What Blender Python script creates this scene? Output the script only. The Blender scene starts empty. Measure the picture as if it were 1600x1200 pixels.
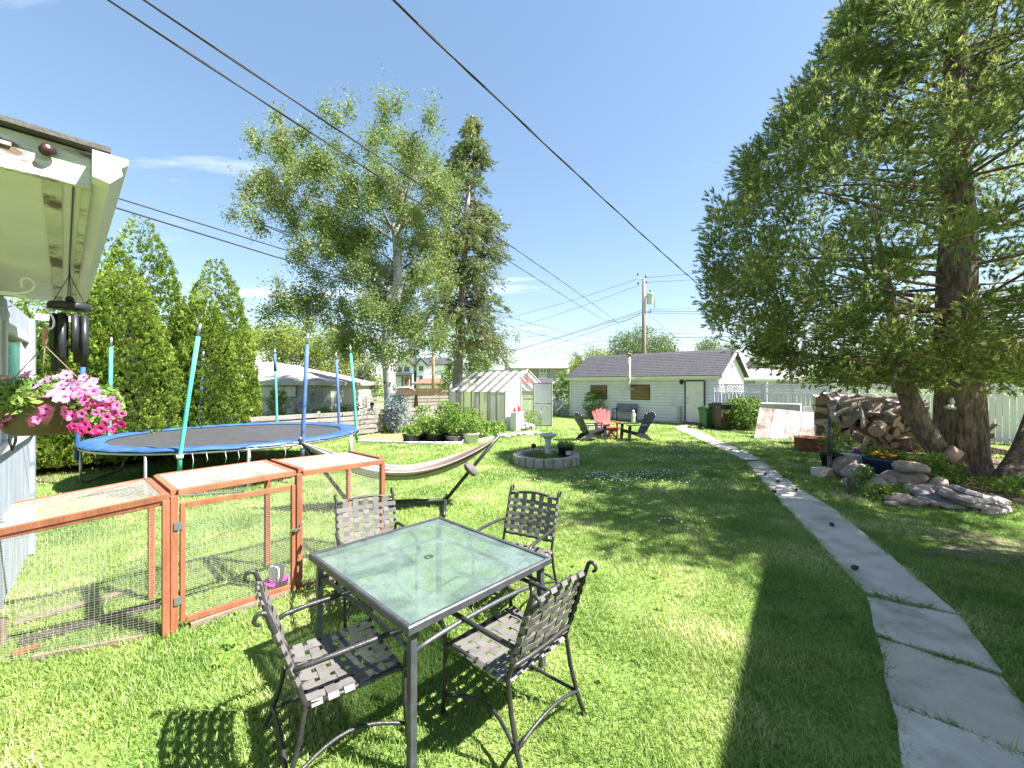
import bpy, math, random
import numpy as np
from mathutils import Vector, Matrix, Euler

random.seed(7)
RNG = np.random.default_rng(11)
SC = bpy.context.scene
COL = SC.collection
R = math.radians
CAMZ = 1.9
FPX = 642.0

# ---------------------------------------------------------------- camera, light, exposure
cam_d = bpy.data.cameras.new('camera')
cam_d.sensor_width = 36.0
cam_d.lens = 36.0 * FPX / 1600.0
cam_d.clip_start = 0.05
cam_d.clip_end = 900
cam = bpy.data.objects.new('camera', cam_d)
cam.location = (0, 0, CAMZ)
cam.rotation_euler = (R(90), 0, 0)
COL.objects.link(cam)
SC.camera = cam

SUN_EL = R(53)
SUN_DIR = Vector((0.968 * math.cos(SUN_EL), -0.25 * math.cos(SUN_EL), math.sin(SUN_EL))).normalized()
world = bpy.data.worlds.new('World')
SC.world = world
world.use_nodes = True
wn, wl = world.node_tree.nodes, world.node_tree.links
wn.clear()
w_out = wn.new('ShaderNodeOutputWorld')
w_bg = wn.new('ShaderNodeBackground')
w_bg.inputs['Strength'].default_value = 0.108
w_sky = wn.new('ShaderNodeTexSky')
w_sky.sky_type = 'NISHITA'
w_sky.sun_disc = False
w_sky.sun_elevation = SUN_EL
w_sky.sun_rotation = math.atan2(SUN_DIR.x, SUN_DIR.y)
w_sky.altitude = 300
w_sky.air_density = 1.0
w_sky.dust_density = 0.5
w_sky.ozone_density = 0.9
# thin cirrus over the whole sky
w_tc = wn.new('ShaderNodeTexCoord')
w_sep = wn.new('ShaderNodeSeparateXYZ')
w_dz = wn.new('ShaderNodeMath'); w_dz.operation = 'MAXIMUM'; w_dz.inputs[1].default_value = 0.06
w_dx = wn.new('ShaderNodeMath'); w_dx.operation = 'DIVIDE'
w_dy = wn.new('ShaderNodeMath'); w_dy.operation = 'DIVIDE'
w_cmb = wn.new('ShaderNodeCombineXYZ')
w_map = wn.new('ShaderNodeMapping')
w_map.inputs['Rotation'].default_value = (0, 0, R(58))
w_map.inputs['Scale'].default_value = (0.35, 1.0, 1.0)
w_map.inputs['Location'].default_value = (-0.9, 1.85, 0.0)
w_nz = wn.new('ShaderNodeTexNoise')
w_nz.inputs['Scale'].default_value = 0.9
w_nz.inputs['Detail'].default_value = 9
w_nz.inputs['Roughness'].default_value = 0.58
w_nz.inputs['Distortion'].default_value = 0.6
w_rmp = wn.new('ShaderNodeValToRGB')
w_rmp.color_ramp.elements[0].position = 0.55
w_rmp.color_ramp.elements[0].color = (0, 0, 0, 1)
w_rmp.color_ramp.elements[1].position = 0.80
w_rmp.color_ramp.elements[1].color = (0.75, 0.75, 0.75, 1)
w_mix = wn.new('ShaderNodeMixRGB')
w_mix.inputs['Color2'].default_value = (4.9, 5.1, 5.4, 1)
wl.new(w_tc.outputs['Generated'], w_sep.inputs[0])
wl.new(w_sep.outputs['Z'], w_dz.inputs[0])
wl.new(w_sep.outputs['X'], w_dx.inputs[0]); wl.new(w_dz.outputs[0], w_dx.inputs[1])
wl.new(w_sep.outputs['Y'], w_dy.inputs[0]); wl.new(w_dz.outputs[0], w_dy.inputs[1])
wl.new(w_dx.outputs[0], w_cmb.inputs[0]); wl.new(w_dy.outputs[0], w_cmb.inputs[1])
wl.new(w_cmb.outputs[0], w_map.inputs[0])
wl.new(w_map.outputs[0], w_nz.inputs['Vector'])
wl.new(w_nz.outputs['Fac'], w_rmp.inputs[0])
wl.new(w_rmp.outputs[0], w_mix.inputs['Fac'])
w_gam = wn.new('ShaderNodeGamma'); w_gam.inputs['Gamma'].default_value = 0.64   # evens out the dome from zenith to horizon
wl.new(w_sky.outputs[0], w_gam.inputs['Color'])
w_sat = wn.new('ShaderNodeHueSaturation'); w_sat.inputs['Saturation'].default_value = 1.28
wl.new(w_gam.outputs[0], w_sat.inputs['Color']); wl.new(w_sat.outputs[0], w_mix.inputs['Color1'])
wl.new(w_mix.outputs[0], w_bg.inputs['Color'])
wl.new(w_bg.outputs[0], w_out.inputs[0])

sun_d = bpy.data.lights.new('sun', 'SUN')
sun_d.energy = 5.0
sun_d.angle = R(0.53)
sun_d.color = (1.0, 0.975, 0.94)
sun = bpy.data.objects.new('sun', sun_d)
sun.rotation_euler = SUN_DIR.to_track_quat('Z', 'Y').to_euler()
sun.location = (20, -20, 40)
COL.objects.link(sun)

SC.view_settings.view_transform = 'Standard'
SC.view_settings.look = 'None'
SC.view_settings.gamma = 1.0
SC.view_settings.use_curve_mapping = False
SC.view_settings.exposure = 2.0
SC.cycles.max_bounces = 8
SC.cycles.transparent_max_bounces = 24
SC.cycles.caustics_reflective = False
SC.cycles.caustics_refractive = False


# ---------------------------------------------------------------- helpers
def P(px, py, Y):
    """world point seen at a photo pixel (1600 x 1200) at distance Y"""
    return Vector(((px - 800) / FPX * Y, Y, CAMZ - (py - 600) / FPX * Y))


def G(px, py, z=0.0):
    """point of the ground (height z) seen at a photo pixel"""
    return P(px, py, FPX * (CAMZ - z) / (py - 600))


def rz(a):
    return Matrix.Rotation(a, 3, 'Z')


def link(o, parent=None):
    COL.objects.link(o)
    if parent is not None:
        o.parent = parent
    return o


FRAMES = {}


def thing(name, label, cat, loc=(0, 0, 0), rotz=0.0, group=None, kind=None):
    o = bpy.data.objects.new(name, None)
    o.empty_display_size = 0.1
    o.location = loc
    o.rotation_euler = (0, 0, rotz)
    tag(o, label, cat, group, kind)
    FRAMES[o.name] = Matrix.Translation(Vector(loc)) @ Matrix.Rotation(rotz, 4, 'Z')
    return link(o)


def tag(o, label=None, cat=None, group=None, kind=None):
    if label: o['label'] = label
    if cat: o['category'] = cat
    if group: o['group'] = group
    if kind: o['kind'] = kind
    return o


def root_frame(o):
    while o.parent is not None:
        o = o.parent
    return FRAMES.get(o.name, Matrix.Identity(4))


def children(o):
    return [c for c in CHILD.get(o.name, [])]


CHILD = {}


def dup(o, parent=None):
    """copy of a thing with copies of its parts and sub-parts"""
    c = o.copy()
    COL.objects.link(c)
    if parent is not None:
        c.parent = parent
        CHILD.setdefault(parent.name, []).append(c)
    for ch in list(CHILD.get(o.name, [])):
        dup(ch, c)
    return c


class MB:
    def __init__(s):
        s.v, s.f, s.m, s.s = [], [], [], []

    def add(s, vs, fs, m=0, smooth=False):
        n = len(s.v)
        s.v.extend([tuple(x) for x in vs])
        for f in fs:
            s.f.append(tuple(n + i for i in f)); s.m.append(m); s.s.append(smooth)
        return s

    def box(s, c, d, rot=None, m=0, taper=1.0):
        c = Vector(c); h = Vector(d) * 0.5
        vs = []
        for z in (-1, 1):
            k = taper if z > 0 else 1.0
            for x, y in ((-1, -1), (1, -1), (1, 1), (-1, 1)):
                q = Vector((x * h.x * k, y * h.y * k, z * h.z))
                if rot is not None: q = rot @ q
                vs.append(c + q)
        s.add(vs, [(0, 3, 2, 1), (4, 5, 6, 7), (0, 1, 5, 4), (1, 2, 6, 5), (2, 3, 7, 6), (3, 0, 4, 7)], m)
        return s

    def beam(s, a, b, w, h, up=(0, 0, 1), m=0):
        a, b = Vector(a), Vector(b)
        d = (b - a)
        L = d.length
        d = d.normalized(); up = Vector(up)
        if abs(d.dot(up)) > 0.98: up = Vector((1, 0, 0))
        x = d.cross(up).normalized(); y = x.cross(d).normalized()
        rot = Matrix((x, y, d)).transposed()
        return s.box((a + b) * 0.5, (w, h, L), rot, m)

    def tube(s, pts, r, n=8, m=0, caps=True, smooth=True, closed=False, flat=1.0):
        pts = [Vector(p) for p in pts]
        N = len(pts)
        rr = r if isinstance(r, (list, tuple)) else [r] * N
        vs, fs = [], []
        prev = None
        for i, p in enumerate(pts):
            if closed:
                t = (pts[(i + 1) % N] - pts[i - 1]).normalized()
            else:
                t = (pts[min(i + 1, N - 1)] - pts[max(i - 1, 0)]).normalized()
            if prev is None:
                a = Vector((0, 0, 1)) if abs(t.z) < 0.9 else Vector((1, 0, 0))
                x = t.cross(a).normalized()
            else:
                x = (prev - t * prev.dot(t))
                x = x.normalized() if x.length > 1e-6 else t.orthogonal().normalized()
            prev = x
            y = t.cross(x)
            for k in range(n):
                a = 2 * math.pi * k / n
                vs.append(p + (x * math.cos(a) + y * math.sin(a) * flat) * rr[i])
        M = N if closed else N - 1
        for i in range(M):
            j = (i + 1) % N
            for k in range(n):
                l = (k + 1) % n
                fs.append((i * n + k, i * n + l, j * n + l, j * n + k))
        s.add(vs, fs, m, smooth)
        if caps and not closed:
            base = len(s.v) - len(vs)
            s.f.append(tuple(base + k for k in reversed(range(n)))); s.m.append(m); s.s.append(False)
            e = base + (N - 1) * n
            s.f.append(tuple(e + k for k in range(n))); s.m.append(m); s.s.append(False)
        return s

    def lathe(s, prof, n=20, c=(0, 0, 0), m=0, smooth=True, sx=1.0, sy=1.0):
        c = Vector(c)
        vs, fs = [], []
        for r, z in prof:
            for k in range(n):
                a = 2 * math.pi * k / n
                vs.append(c + Vector((r * math.cos(a) * sx, r * math.sin(a) * sy, z)))
        for i in range(len(prof) - 1):
            for k in range(n):
                l = (k + 1) % n
                fs.append((i * n + k, i * n + l, (i + 1) * n + l, (i + 1) * n + k))
        return s.add(vs, fs, m, smooth)

    def ball(s, c, r, nu=10, nv=7, rot=None, m=0, noise=0.0, seed=0, smooth=True, flat_bottom=None):
        rr = r if isinstance(r, (list, tuple, Vector)) else (r, r, r)
        rnd = random.Random(seed)
        ph = [rnd.uniform(0, 6.28) for _ in range(9)]
        c = Vector(c)
        vs, fs = [], []
        def pt(u, v):
            d = Vector((math.sin(v) * math.cos(u), math.sin(v) * math.sin(u), math.cos(v)))
            k = 1.0
            if noise:
                k += noise * (math.sin(2.1 * d.x + ph[0]) * math.sin(2.7 * d.y + ph[1]) + 0.6 * math.sin(3.7 * d.z + ph[2] + 2 * d.x) + 0.5 * math.sin(5.3 * d.x + ph[3]) * math.cos(4.9 * d.y + ph[4] + 3 * d.z))
            q = Vector((d.x * rr[0] * k, d.y * rr[1] * k, d.z * rr[2] * k))
            if rot is not None: q = rot @ q
            return c + q
        vs.append(pt(0, 0))
        for j in range(1, nv):
            for i in range(nu):
                vs.append(pt(2 * math.pi * i / nu, math.pi * j / nv))
        vs.append(pt(0, math.pi))
        for i in range(nu):
            fs.append((0, 1 + i, 1 + (i + 1) % nu))
        for j in range(nv - 2):
            for i in range(nu):
                a = 1 + j * nu + i; b = 1 + j * nu + (i + 1) % nu
                fs.append((a, a + nu, b + nu, b))
        e = len(vs) - 1; o = 1 + (nv - 2) * nu
        for i in range(nu):
            fs.append((e, o + (i + 1) % nu, o + i))
        return s.add(vs, fs, m, smooth)

    def poly(s, pts, m=0):
        return s.add(pts, [tuple(range(len(pts)))], m)

    def prism(s, pts, d, m=0):
        """polygon pts pushed along vector d"""
        d = Vector(d); n = len(pts)
        a = [Vector(p) for p in pts]; b = [p + d for p in a]
        fs = [tuple(reversed(range(n))), tuple(range(n, 2 * n))]
        for i in range(n):
            j = (i + 1) % n
            fs.append((i, j, n + j, n + i))
        return s.add(a + b, fs, m)

    def obj(s, name, mats, parent=None, world=False, loc=None, rot=None, bevel=0.0):
        me = bpy.data.meshes.new(name)
        vs = s.v
        if world and parent is not None:
            inv = root_frame(parent).inverted()
            vs = [tuple(inv @ Vector(x)) for x in vs]
        me.from_pydata(vs, [], s.f)
        if not isinstance(mats, (list, tuple)): mats = [mats]
        for x in mats: me.materials.append(x)
        me.polygons.foreach_set('material_index', s.m)
        me.polygons.foreach_set('use_smooth', s.s)
        me.update()
        o = bpy.data.objects.new(name, me)
        if loc is not None: o.location = loc
        if rot is not None: o.rotation_euler = rot
        link(o, parent)
        if parent is not None: CHILD.setdefault(parent.name, []).append(o)
        if bevel:
            b = o.modifiers.new('bevel', 'BEVEL'); b.width = bevel; b.segments = 2; b.limit_method = 'ANGLE'
        return o


def place(src, name, parent, loc=(0, 0, 0), rot=(0, 0, 0), scl=(1, 1, 1)):
    """another object with the same mesh"""
    o = bpy.data.objects.new(name, src.data)
    o.location = loc; o.rotation_euler = rot; o.scale = scl
    link(o, parent)
    for md in src.modifiers:
        b = o.modifiers.new('bevel', 'BEVEL'); b.width = md.width; b.segments = 2; b.limit_method = 'ANGLE'
    if parent is not None: CHILD.setdefault(parent.name, []).append(o)
    return o


def np_mesh(name, V, F, mats, parent=None, kind=None, midx=None, smooth=False, loc=None):
    V = np.ascontiguousarray(V, dtype=np.float32); F = np.ascontiguousarray(F, dtype=np.int32)
    me = bpy.data.meshes.new(name)
    nf, k = F.shape
    me.vertices.add(len(V)); me.vertices.foreach_set('co', V.ravel())
    me.loops.add(nf * k); me.loops.foreach_set('vertex_index', F.ravel())
    me.polygons.add(nf)
    me.polygons.foreach_set('loop_start', np.arange(0, nf * k, k, dtype=np.int32))
    me.polygons.foreach_set('loop_total', np.full(nf, k, dtype=np.int32))
    if not isinstance(mats, (list, tuple)): mats = [mats]
    for x in mats: me.materials.append(x)
    if midx is not None: me.polygons.foreach_set('material_index', np.ascontiguousarray(midx, dtype=np.int32))
    if smooth: me.polygons.foreach_set('use_smooth', np.ones(nf, dtype=bool))
    me.update(calc_edges=True)
    o = bpy.data.objects.new(name, me)
    if loc is not None: o.location = loc
    link(o, parent)
    if parent is not None: CHILD.setdefault(parent.name, []).append(o)
    if kind: o['kind'] = kind
    return o


def bases(dirs, rng=RNG):
    """rotation matrices whose z axis follows dirs, with random roll"""
    z = dirs / np.linalg.norm(dirs, axis=1, keepdims=True)
    a = rng.normal(size=z.shape)
    x = np.cross(a, z); x /= np.linalg.norm(x, axis=1, keepdims=True)
    y = np.cross(z, x)
    return np.stack([x, y, z], axis=2)


def bake(protos, pts, Rm, scl, rng=RNG):
    """joined copies of small leaf shapes: protos = [(V, F tri)]"""
    pts = np.asarray(pts); scl = np.asarray(scl)
    pick = rng.integers(0, len(protos), len(pts))
    VV, FF, off = [], [], 0
    for k, (pv, pf) in enumerate(protos):
        i = np.nonzero(pick == k)[0]
        if len(i) == 0: continue
        v = np.einsum('nij,vj->nvi', Rm[i], pv) * scl[i, None, None] + pts[i, None, :]
        f = pf[None] + (np.arange(len(i)) * len(pv))[:, None, None] + off
        VV.append(v.reshape(-1, 3)); FF.append(f.reshape(-1, 3)); off += len(i) * len(pv)
    return np.concatenate(VV), np.concatenate(FF)


# ---------------------------------------------------------------- materials
def nodes_of(name):
    m = bpy.data.materials.new(name)
    m.use_nodes = True
    nt = m.node_tree
    b = nt.nodes['Principled BSDF']
    return m, nt, b


def c4(c):
    return (c[0], c[1], c[2], 1.0)


def pm(name, c1, c2=None, scale=6.0, rough=0.6, bump=0.0, bscale=None, metal=0.0, spec=0.4, stretch=None, detail=5.0, c3=None, c3scale=1.2, c3lo=0.55, c3hi=0.7, island=0.0, coord='Object', bdist=0.02):
    """principled with a noise-broken colour, optional stains (c3) and fine relief"""
    m, nt, b = nodes_of(name)
    n, l = nt.nodes, nt.links
    b.inputs['Roughness'].default_value = rough
    b.inputs['Metallic'].default_value = metal
    b.inputs['Specular IOR Level'].default_value = spec
    b.inputs['Base Color'].default_value = c4(c1)
    tc = n.new('ShaderNodeTexCoord')
    vec = tc.outputs[coord]
    if stretch:
        mp = n.new('ShaderNodeMapping'); mp.inputs['Scale'].default_value = stretch
        l.new(vec, mp.inputs[0]); vec = mp.outputs[0]
    if c2 is not None:
        nz = n.new('ShaderNodeTexNoise')
        nz.inputs['Scale'].default_value = scale; nz.inputs['Detail'].default_value = detail; nz.inputs['Roughness'].default_value = 0.62
        l.new(vec, nz.inputs['Vector'])
        rp = n.new('ShaderNodeValToRGB')
        rp.color_ramp.elements[0].position = 0.33; rp.color_ramp.elements[0].color = c4(c1)
        rp.color_ramp.elements[1].position = 0.67; rp.color_ramp.elements[1].color = c4(c2)
        l.new(nz.outputs['Fac'], rp.inputs[0])
        out = rp.outputs[0]
        if c3 is not None:
            n3 = n.new('ShaderNodeTexNoise'); n3.inputs['Scale'].default_value = c3scale; n3.inputs['Detail'].default_value = 6; n3.inputs['Roughness'].default_value = 0.65
            l.new(vec, n3.inputs['Vector'])
            r3 = n.new('ShaderNodeValToRGB')
            r3.color_ramp.elements[0].position = c3lo; r3.color_ramp.elements[0].color = (0, 0, 0, 1)
            r3.color_ramp.elements[1].position = c3hi; r3.color_ramp.elements[1].color = (1, 1, 1, 1)
            l.new(n3.outputs['Fac'], r3.inputs[0])
            mx = n.new('ShaderNodeMixRGB'); mx.inputs['Color2'].default_value = c4(c3)
            l.new(r3.outputs[0], mx.inputs['Fac']); l.new(out, mx.inputs['Color1'])
            out = mx.outputs[0]
        if island:
            oi = n.new('ShaderNodeObjectInfo')
            mr = n.new('ShaderNodeMapRange'); mr.inputs['To Min'].default_value = 1 - island; mr.inputs['To Max'].default_value = 1 + island
            l.new(oi.outputs['Random'], mr.inputs[0])
            hs = n.new('ShaderNodeHueSaturation'); l.new(mr.outputs[0], hs.inputs['Value']); l.new(out, hs.inputs['Color'])
            out = hs.outputs[0]
        l.new(out, b.inputs['Base Color'])
    if bump:
        nb = n.new('ShaderNodeTexNoise'); nb.inputs['Scale'].default_value = bscale or scale * 4; nb.inputs['Detail'].default_value = 6
        l.new(vec, nb.inputs['Vector'])
        bp = n.new('ShaderNodeBump'); bp.inputs['Strength'].default_value = bump; bp.inputs['Distance'].default_value = bdist
        l.new(nb.outputs['Fac'], bp.inputs['Height']); l.new(bp.outputs[0], b.inputs['Normal'])
    return m


def leafm(name, c1, c2, c3=None, trans=0.35, big=0.5, rough=0.55, spec=0.25, gain=1.5):
    """foliage: colour differs leaf by leaf and clump by clump; light comes through"""
    m, nt, b = nodes_of(name)
    n, l = nt.nodes, nt.links
    b.inputs['Roughness'].default_value = rough
    b.inputs['Specular IOR Level'].default_value = spec
    ge = n.new('ShaderNodeNewGeometry')
    tc = n.new('ShaderNodeTexCoord')
    nz = n.new('ShaderNodeTexNoise'); nz.inputs['Scale'].default_value = big; nz.inputs['Detail'].default_value = 4
    l.new(tc.outputs['Object'], nz.inputs['Vector'])
    ad = n.new('ShaderNodeMath'); ad.operation = 'MULTIPLY_ADD'; ad.inputs[1].default_value = 0.55
    l.new(ge.outputs['Random Per Island'], ad.inputs[0]); 
    sc = n.new('ShaderNodeMath'); sc.operation = 'MULTIPLY_ADD'; sc.inputs[1].default_value = gain; sc.inputs[2].default_value = 0.22 - 0.5 * gain
    l.new(nz.outputs['Fac'], sc.inputs[0]); l.new(sc.outputs[0], ad.inputs[2])
    rp = n.new('ShaderNodeValToRGB')
    rp.color_ramp.elements[0].position = 0.1; rp.color_ramp.elements[0].color = c4(c1)
    rp.color_ramp.elements[1].position = 0.75; rp.color_ramp.elements[1].color = c4(c2)
    if c3 is not None:
        e = rp.color_ramp.elements.new(0.97); e.color = c4(c3)
    l.new(ad.outputs[0], rp.inputs[0])
    l.new(rp.outputs[0], b.inputs['Base Color'])
    tr = n.new('ShaderNodeBsdfTranslucent')
    l.new(rp.outputs[0], tr.inputs['Color'])
    mx = n.new('ShaderNodeMixShader'); mx.inputs[0].default_value = trans
    l.new(b.outputs[0], mx.inputs[1]); l.new(tr.outputs[0], mx.inputs[2])
    l.new(mx.outputs[0], n['Material Output'].inputs[0])
    return m


M = {}
M['white_paint'] = pm('white_paint', (0.66, 0.64, 0.67), (0.74, 0.72, 0.74), 5, 0.5, 0.05, 60, c3=(0.46, 0.43, 0.44), c3scale=2.2, c3lo=0.6, c3hi=0.85)
M['old_white'] = pm('weathered_white_paint', (0.46, 0.45, 0.43), (0.6, 0.59, 0.57), 7, 0.65, 0.2, 40, c3=(0.12, 0.08, 0.052), c3scale=2.6, c3lo=0.51, c3hi=0.60, stretch=(1.6, 1.0, 5.0))
M['soffit'] = pm('soffit_paint', (0.64, 0.61, 0.7), (0.72, 0.69, 0.77), 3, 0.6, 0.1, 30, c3=(0.56, 0.53, 0.6), c3scale=1.0)
M['gutter'] = pm('gutter_enamel', (0.64, 0.62, 0.64), (0.7, 0.68, 0.69), 3, 0.35)
M['shingle_dark'] = pm('roof_edge', (0.07, 0.065, 0.06), (0.12, 0.11, 0.10), 20, 0.85, 0.3)
M['siding_blue'] = pm('pale_siding', (0.64, 0.645, 0.72), (0.71, 0.71, 0.77), 4, 0.5, c3=(0.57, 0.57, 0.64), c3scale=0.8)
M['wing_wall'] = pm('wing_wall_paint', (0.27, 0.30, 0.36), (0.36, 0.39, 0.45), 5, 0.6, 0.15, 40, stretch=(1, 1, 0.3), c3=(0.20, 0.22, 0.26), c3scale=2.5)
M['steel'] = pm('galvanised_steel', (0.3, 0.31, 0.32), (0.4, 0.405, 0.41), 10, 0.35, metal=0.8)
M['wire'] = pm('mesh_wire', (0.5, 0.47, 0.4), (0.66, 0.63, 0.56), 20, 0.45, metal=0.25)
M['black_metal'] = pm('black_metal', (0.012, 0.012, 0.016), (0.03, 0.03, 0.035), 14, 0.4, 0.05)
M['chair_metal'] = pm('bronze_frame', (0.028, 0.026, 0.028), (0.05, 0.047, 0.047), 22, 0.42, 0.15, 90, metal=0.3, c3=(0.1, 0.095, 0.09), c3scale=9, c3lo=0.62, c3hi=0.75)
M['table_metal'] = pm('grey_frame', (0.06, 0.062, 0.072), (0.1, 0.103, 0.115), 16, 0.42, 0.1, 90, metal=0.4)
M['strap'] = pm('vinyl_strap', (0.115, 0.105, 0.097), (0.14, 0.13, 0.12), 8, 0.55, 0.08, 80, c3=(0.1, 0.092, 0.085), c3scale=5, island=0.08)
M['red_wood'] = pm('cedar_stain', (0.21, 0.072, 0.036), (0.31, 0.115, 0.06), 9, 0.62, 0.25, 60, stretch=(1, 1, 0.25), c3=(0.4, 0.25, 0.17), c3scale=3.0, c3lo=0.62, c3hi=0.75, island=0.12)
M['grey_wood'] = pm('bare_board', (0.16, 0.12, 0.085), (0.24, 0.19, 0.14), 9, 0.75, 0.3, 50)
M['dark_wood'] = pm('wet_board', (0.035, 0.028, 0.025), (0.08, 0.06, 0.05), 9, 0.75, 0.3, 50)
M['plywood'] = pm('plywood_board', (0.17, 0.095, 0.045), (0.27, 0.16, 0.08), 5, 0.7, 0.2, 30, stretch=(1, 0.3, 3), c3=(0.08, 0.045, 0.025), c3scale=2.5)
M['concrete'] = pm('concrete', (0.5, 0.435, 0.375), (0.62, 0.55, 0.48), 3.5, 0.85, 0.45, 55, c3=(0.3, 0.26, 0.215), c3scale=1.7, c3lo=0.50, c3hi=0.72, detail=9)
M['stone'] = pm('field_stone', (0.22, 0.165, 0.145), (0.42, 0.345, 0.305), 6, 0.85, 0.5, 24, c3=(0.11, 0.085, 0.078), c3scale=3, island=0.25)
M['flagstone'] = pm('flagstone', (0.22, 0.185, 0.19), (0.42, 0.375, 0.36), 5, 0.8, 0.5, 30, c3=(0.12, 0.1, 0.095), c3scale=4, island=0.25)
M['block'] = pm('planter_block', (0.31, 0.265, 0.235), (0.43, 0.385, 0.345), 9, 0.9, 0.6, 40, c3=(0.22, 0.185, 0.165), c3scale=6, island=0.15)
M['soil'] = pm('soil', (0.09, 0.06, 0.04), (0.17, 0.12, 0.085), 14, 0.95, 0.6, 40)
M['black_plastic'] = pm('black_plastic', (0.02, 0.02, 0.023), (0.04, 0.04, 0.042), 6, 0.5)
M['roof_grey'] = pm('grey_shingles', (0.035, 0.033, 0.039), (0.075, 0.072, 0.078), 7, 0.9, 0.5, 22, stretch=(1, 1, 2.5), c3=(0.05, 0.048, 0.058), c3scale=0.9)
M['roof_tan'] = pm('tan_shingles', (0.3, 0.255, 0.235), (0.42, 0.37, 0.345), 5, 0.9, 0.4, 22, stretch=(1, 1, 3))
M['roof_rust'] = pm('rust_shingles', (0.16, 0.09, 0.06), (0.22, 0.13, 0.09), 5, 0.9, 0.3, 22)
M['roof_white'] = pm('white_metal_roof', (0.3, 0.295, 0.285), (0.38, 0.375, 0.36), 2, 0.6)
M['stucco'] = pm('cream_stucco', (0.42, 0.395, 0.33), (0.5, 0.475, 0.41), 4, 0.85, 0.2, 60)
M['house_white'] = pm('house_white', (0.74, 0.75, 0.77), (0.80, 0.81, 0.82), 2, 0.6)
M['house_tan'] = pm('house_tan', (0.28, 0.25, 0.21), (0.34, 0.31, 0.265), 2, 0.7)
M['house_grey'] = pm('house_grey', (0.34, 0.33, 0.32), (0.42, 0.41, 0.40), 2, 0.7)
M['trim_black'] = pm('dark_trim', (0.03, 0.032, 0.04), (0.05, 0.05, 0.06), 4, 0.5)
M['door_red'] = pm('brown_door', (0.30, 0.10, 0.06), (0.36, 0.13, 0.08), 5, 0.5)
M['slat'] = pm('whitewashed_slat', (0.16, 0.14, 0.125), (0.29, 0.265, 0.24), 3.5, 0.75, 0.25, 30, stretch=(1, 1, 6), c3=(0.09, 0.07, 0.06), c3scale=1.8, c3lo=0.55, c3hi=0.75, island=0.12)
M['fence_brown'] = pm('brown_fence', (0.15, 0.085, 0.045), (0.21, 0.13, 0.07), 4, 0.8, 0.2, island=0.12)
M['fence_white'] = pm('white_fence', (0.7, 0.65, 0.84), (0.78, 0.73, 0.87), 2.5, 0.6, 0.1, 30, c3=(0.62, 0.55, 0.66), c3scale=1.1, c3lo=0.6, c3hi=0.8, island=0.05)
M['bark_pine'] = pm('pine_bark', (0.055, 0.036, 0.028), (0.27, 0.20, 0.16), 13, 0.95, 1.0, 15, stretch=(1, 1, 0.28), c3=(0.34, 0.30, 0.25), c3scale=2.4, c3lo=0.56, c3hi=0.72, bdist=0.09)
M['bark_twig'] = pm('twig_bark', (0.10, 0.07, 0.055), (0.18, 0.13, 0.10), 8, 0.9, 0.4, 30)
M['birch_twig'] = pm('birch_twig_bark', (0.17, 0.14, 0.12), (0.34, 0.30, 0.27), 4, 0.9)
M['bark_birch'] = pm('birch_bark', (0.34, 0.33, 0.315), (0.46, 0.45, 0.435), 5, 0.75, 0.2, 20, stretch=(1, 1, 3.5), c3=(0.04, 0.035, 0.035), c3scale=2.3, c3lo=0.58, c3hi=0.66)
M['bark_spruce'] = pm('spruce_bark', (0.24, 0.20, 0.17), (0.38, 0.33, 0.29), 7, 0.95, 0.8, 14)
M['pole_wood'] = pm('pole_wood', (0.17, 0.125, 0.088), (0.26, 0.205, 0.155), 5, 0.85, 0.2, 30, stretch=(3, 3, 0.3))
M['transformer'] = pm('transformer_grey', (0.50, 0.53, 0.55), (0.57, 0.60, 0.62), 4, 0.4)
M['cable'] = pm('cable_black', (0.02, 0.02, 0.022), (0.04, 0.04, 0.045), 8, 0.6)
M['pad_blue'] = pm('blue_pad', (0.026, 0.075, 0.19), (0.05, 0.12, 0.27), 3.5, 0.45, 0.2, 12, c3=(0.11, 0.17, 0.28), c3scale=2, c3lo=0.6, c3hi=0.8)
M['foam_blue'] = pm('blue_foam', (0.02, 0.065, 0.2), (0.035, 0.1, 0.26), 5, 0.7, 0.1, 40)
M['foam_pale'] = pm('faded_blue_foam', (0.05, 0.1, 0.22), (0.08, 0.14, 0.28), 5, 0.7, 0.1, 40)
M['foam_teal'] = pm('teal_foam', (0.06, 0.31, 0.255), (0.09, 0.39, 0.33), 5, 0.7, 0.1, 40)
M['tramp_mat'] = pm('jumping_mat', (0.042, 0.042, 0.047), (0.062, 0.06, 0.062), 6, 0.6, 0.05, 90)
M['terracotta'] = pm('brown_basket', (0.085, 0.047, 0.036), (0.115, 0.068, 0.05), 5, 0.5)
M['rust'] = pm('rusty_steel', (0.13, 0.05, 0.028), (0.27, 0.12, 0.06), 7, 0.85, 0.3, 30)
M['bin_green'] = pm('green_bin', (0.02, 0.1, 0.032), (0.03, 0.14, 0.045), 3, 0.45)
M['bin_brown'] = pm('brown_bin', (0.045, 0.035, 0.03), (0.07, 0.055, 0.048), 3, 0.5)
M['bin_lid'] = pm('black_lid', (0.02, 0.02, 0.02), (0.035, 0.035, 0.035), 3, 0.5)
M['adi_black'] = pm('black_resin', (0.02, 0.024, 0.026), (0.04, 0.045, 0.048), 5, 0.5)
M['adi_red'] = pm('pink_red_resin', (0.3, 0.05, 0.048), (0.4, 0.09, 0.08), 4, 0.5, island=0.06)
M['bench_wood'] = pm('bench_slats', (0.13, 0.14, 0.15), (0.22, 0.23, 0.24), 7, 0.7)
M['log_bark'] = pm('log_bark', (0.14, 0.1, 0.075), (0.28, 0.22, 0.175), 9, 0.95, 0.8, 22, island=0.3)
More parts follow.
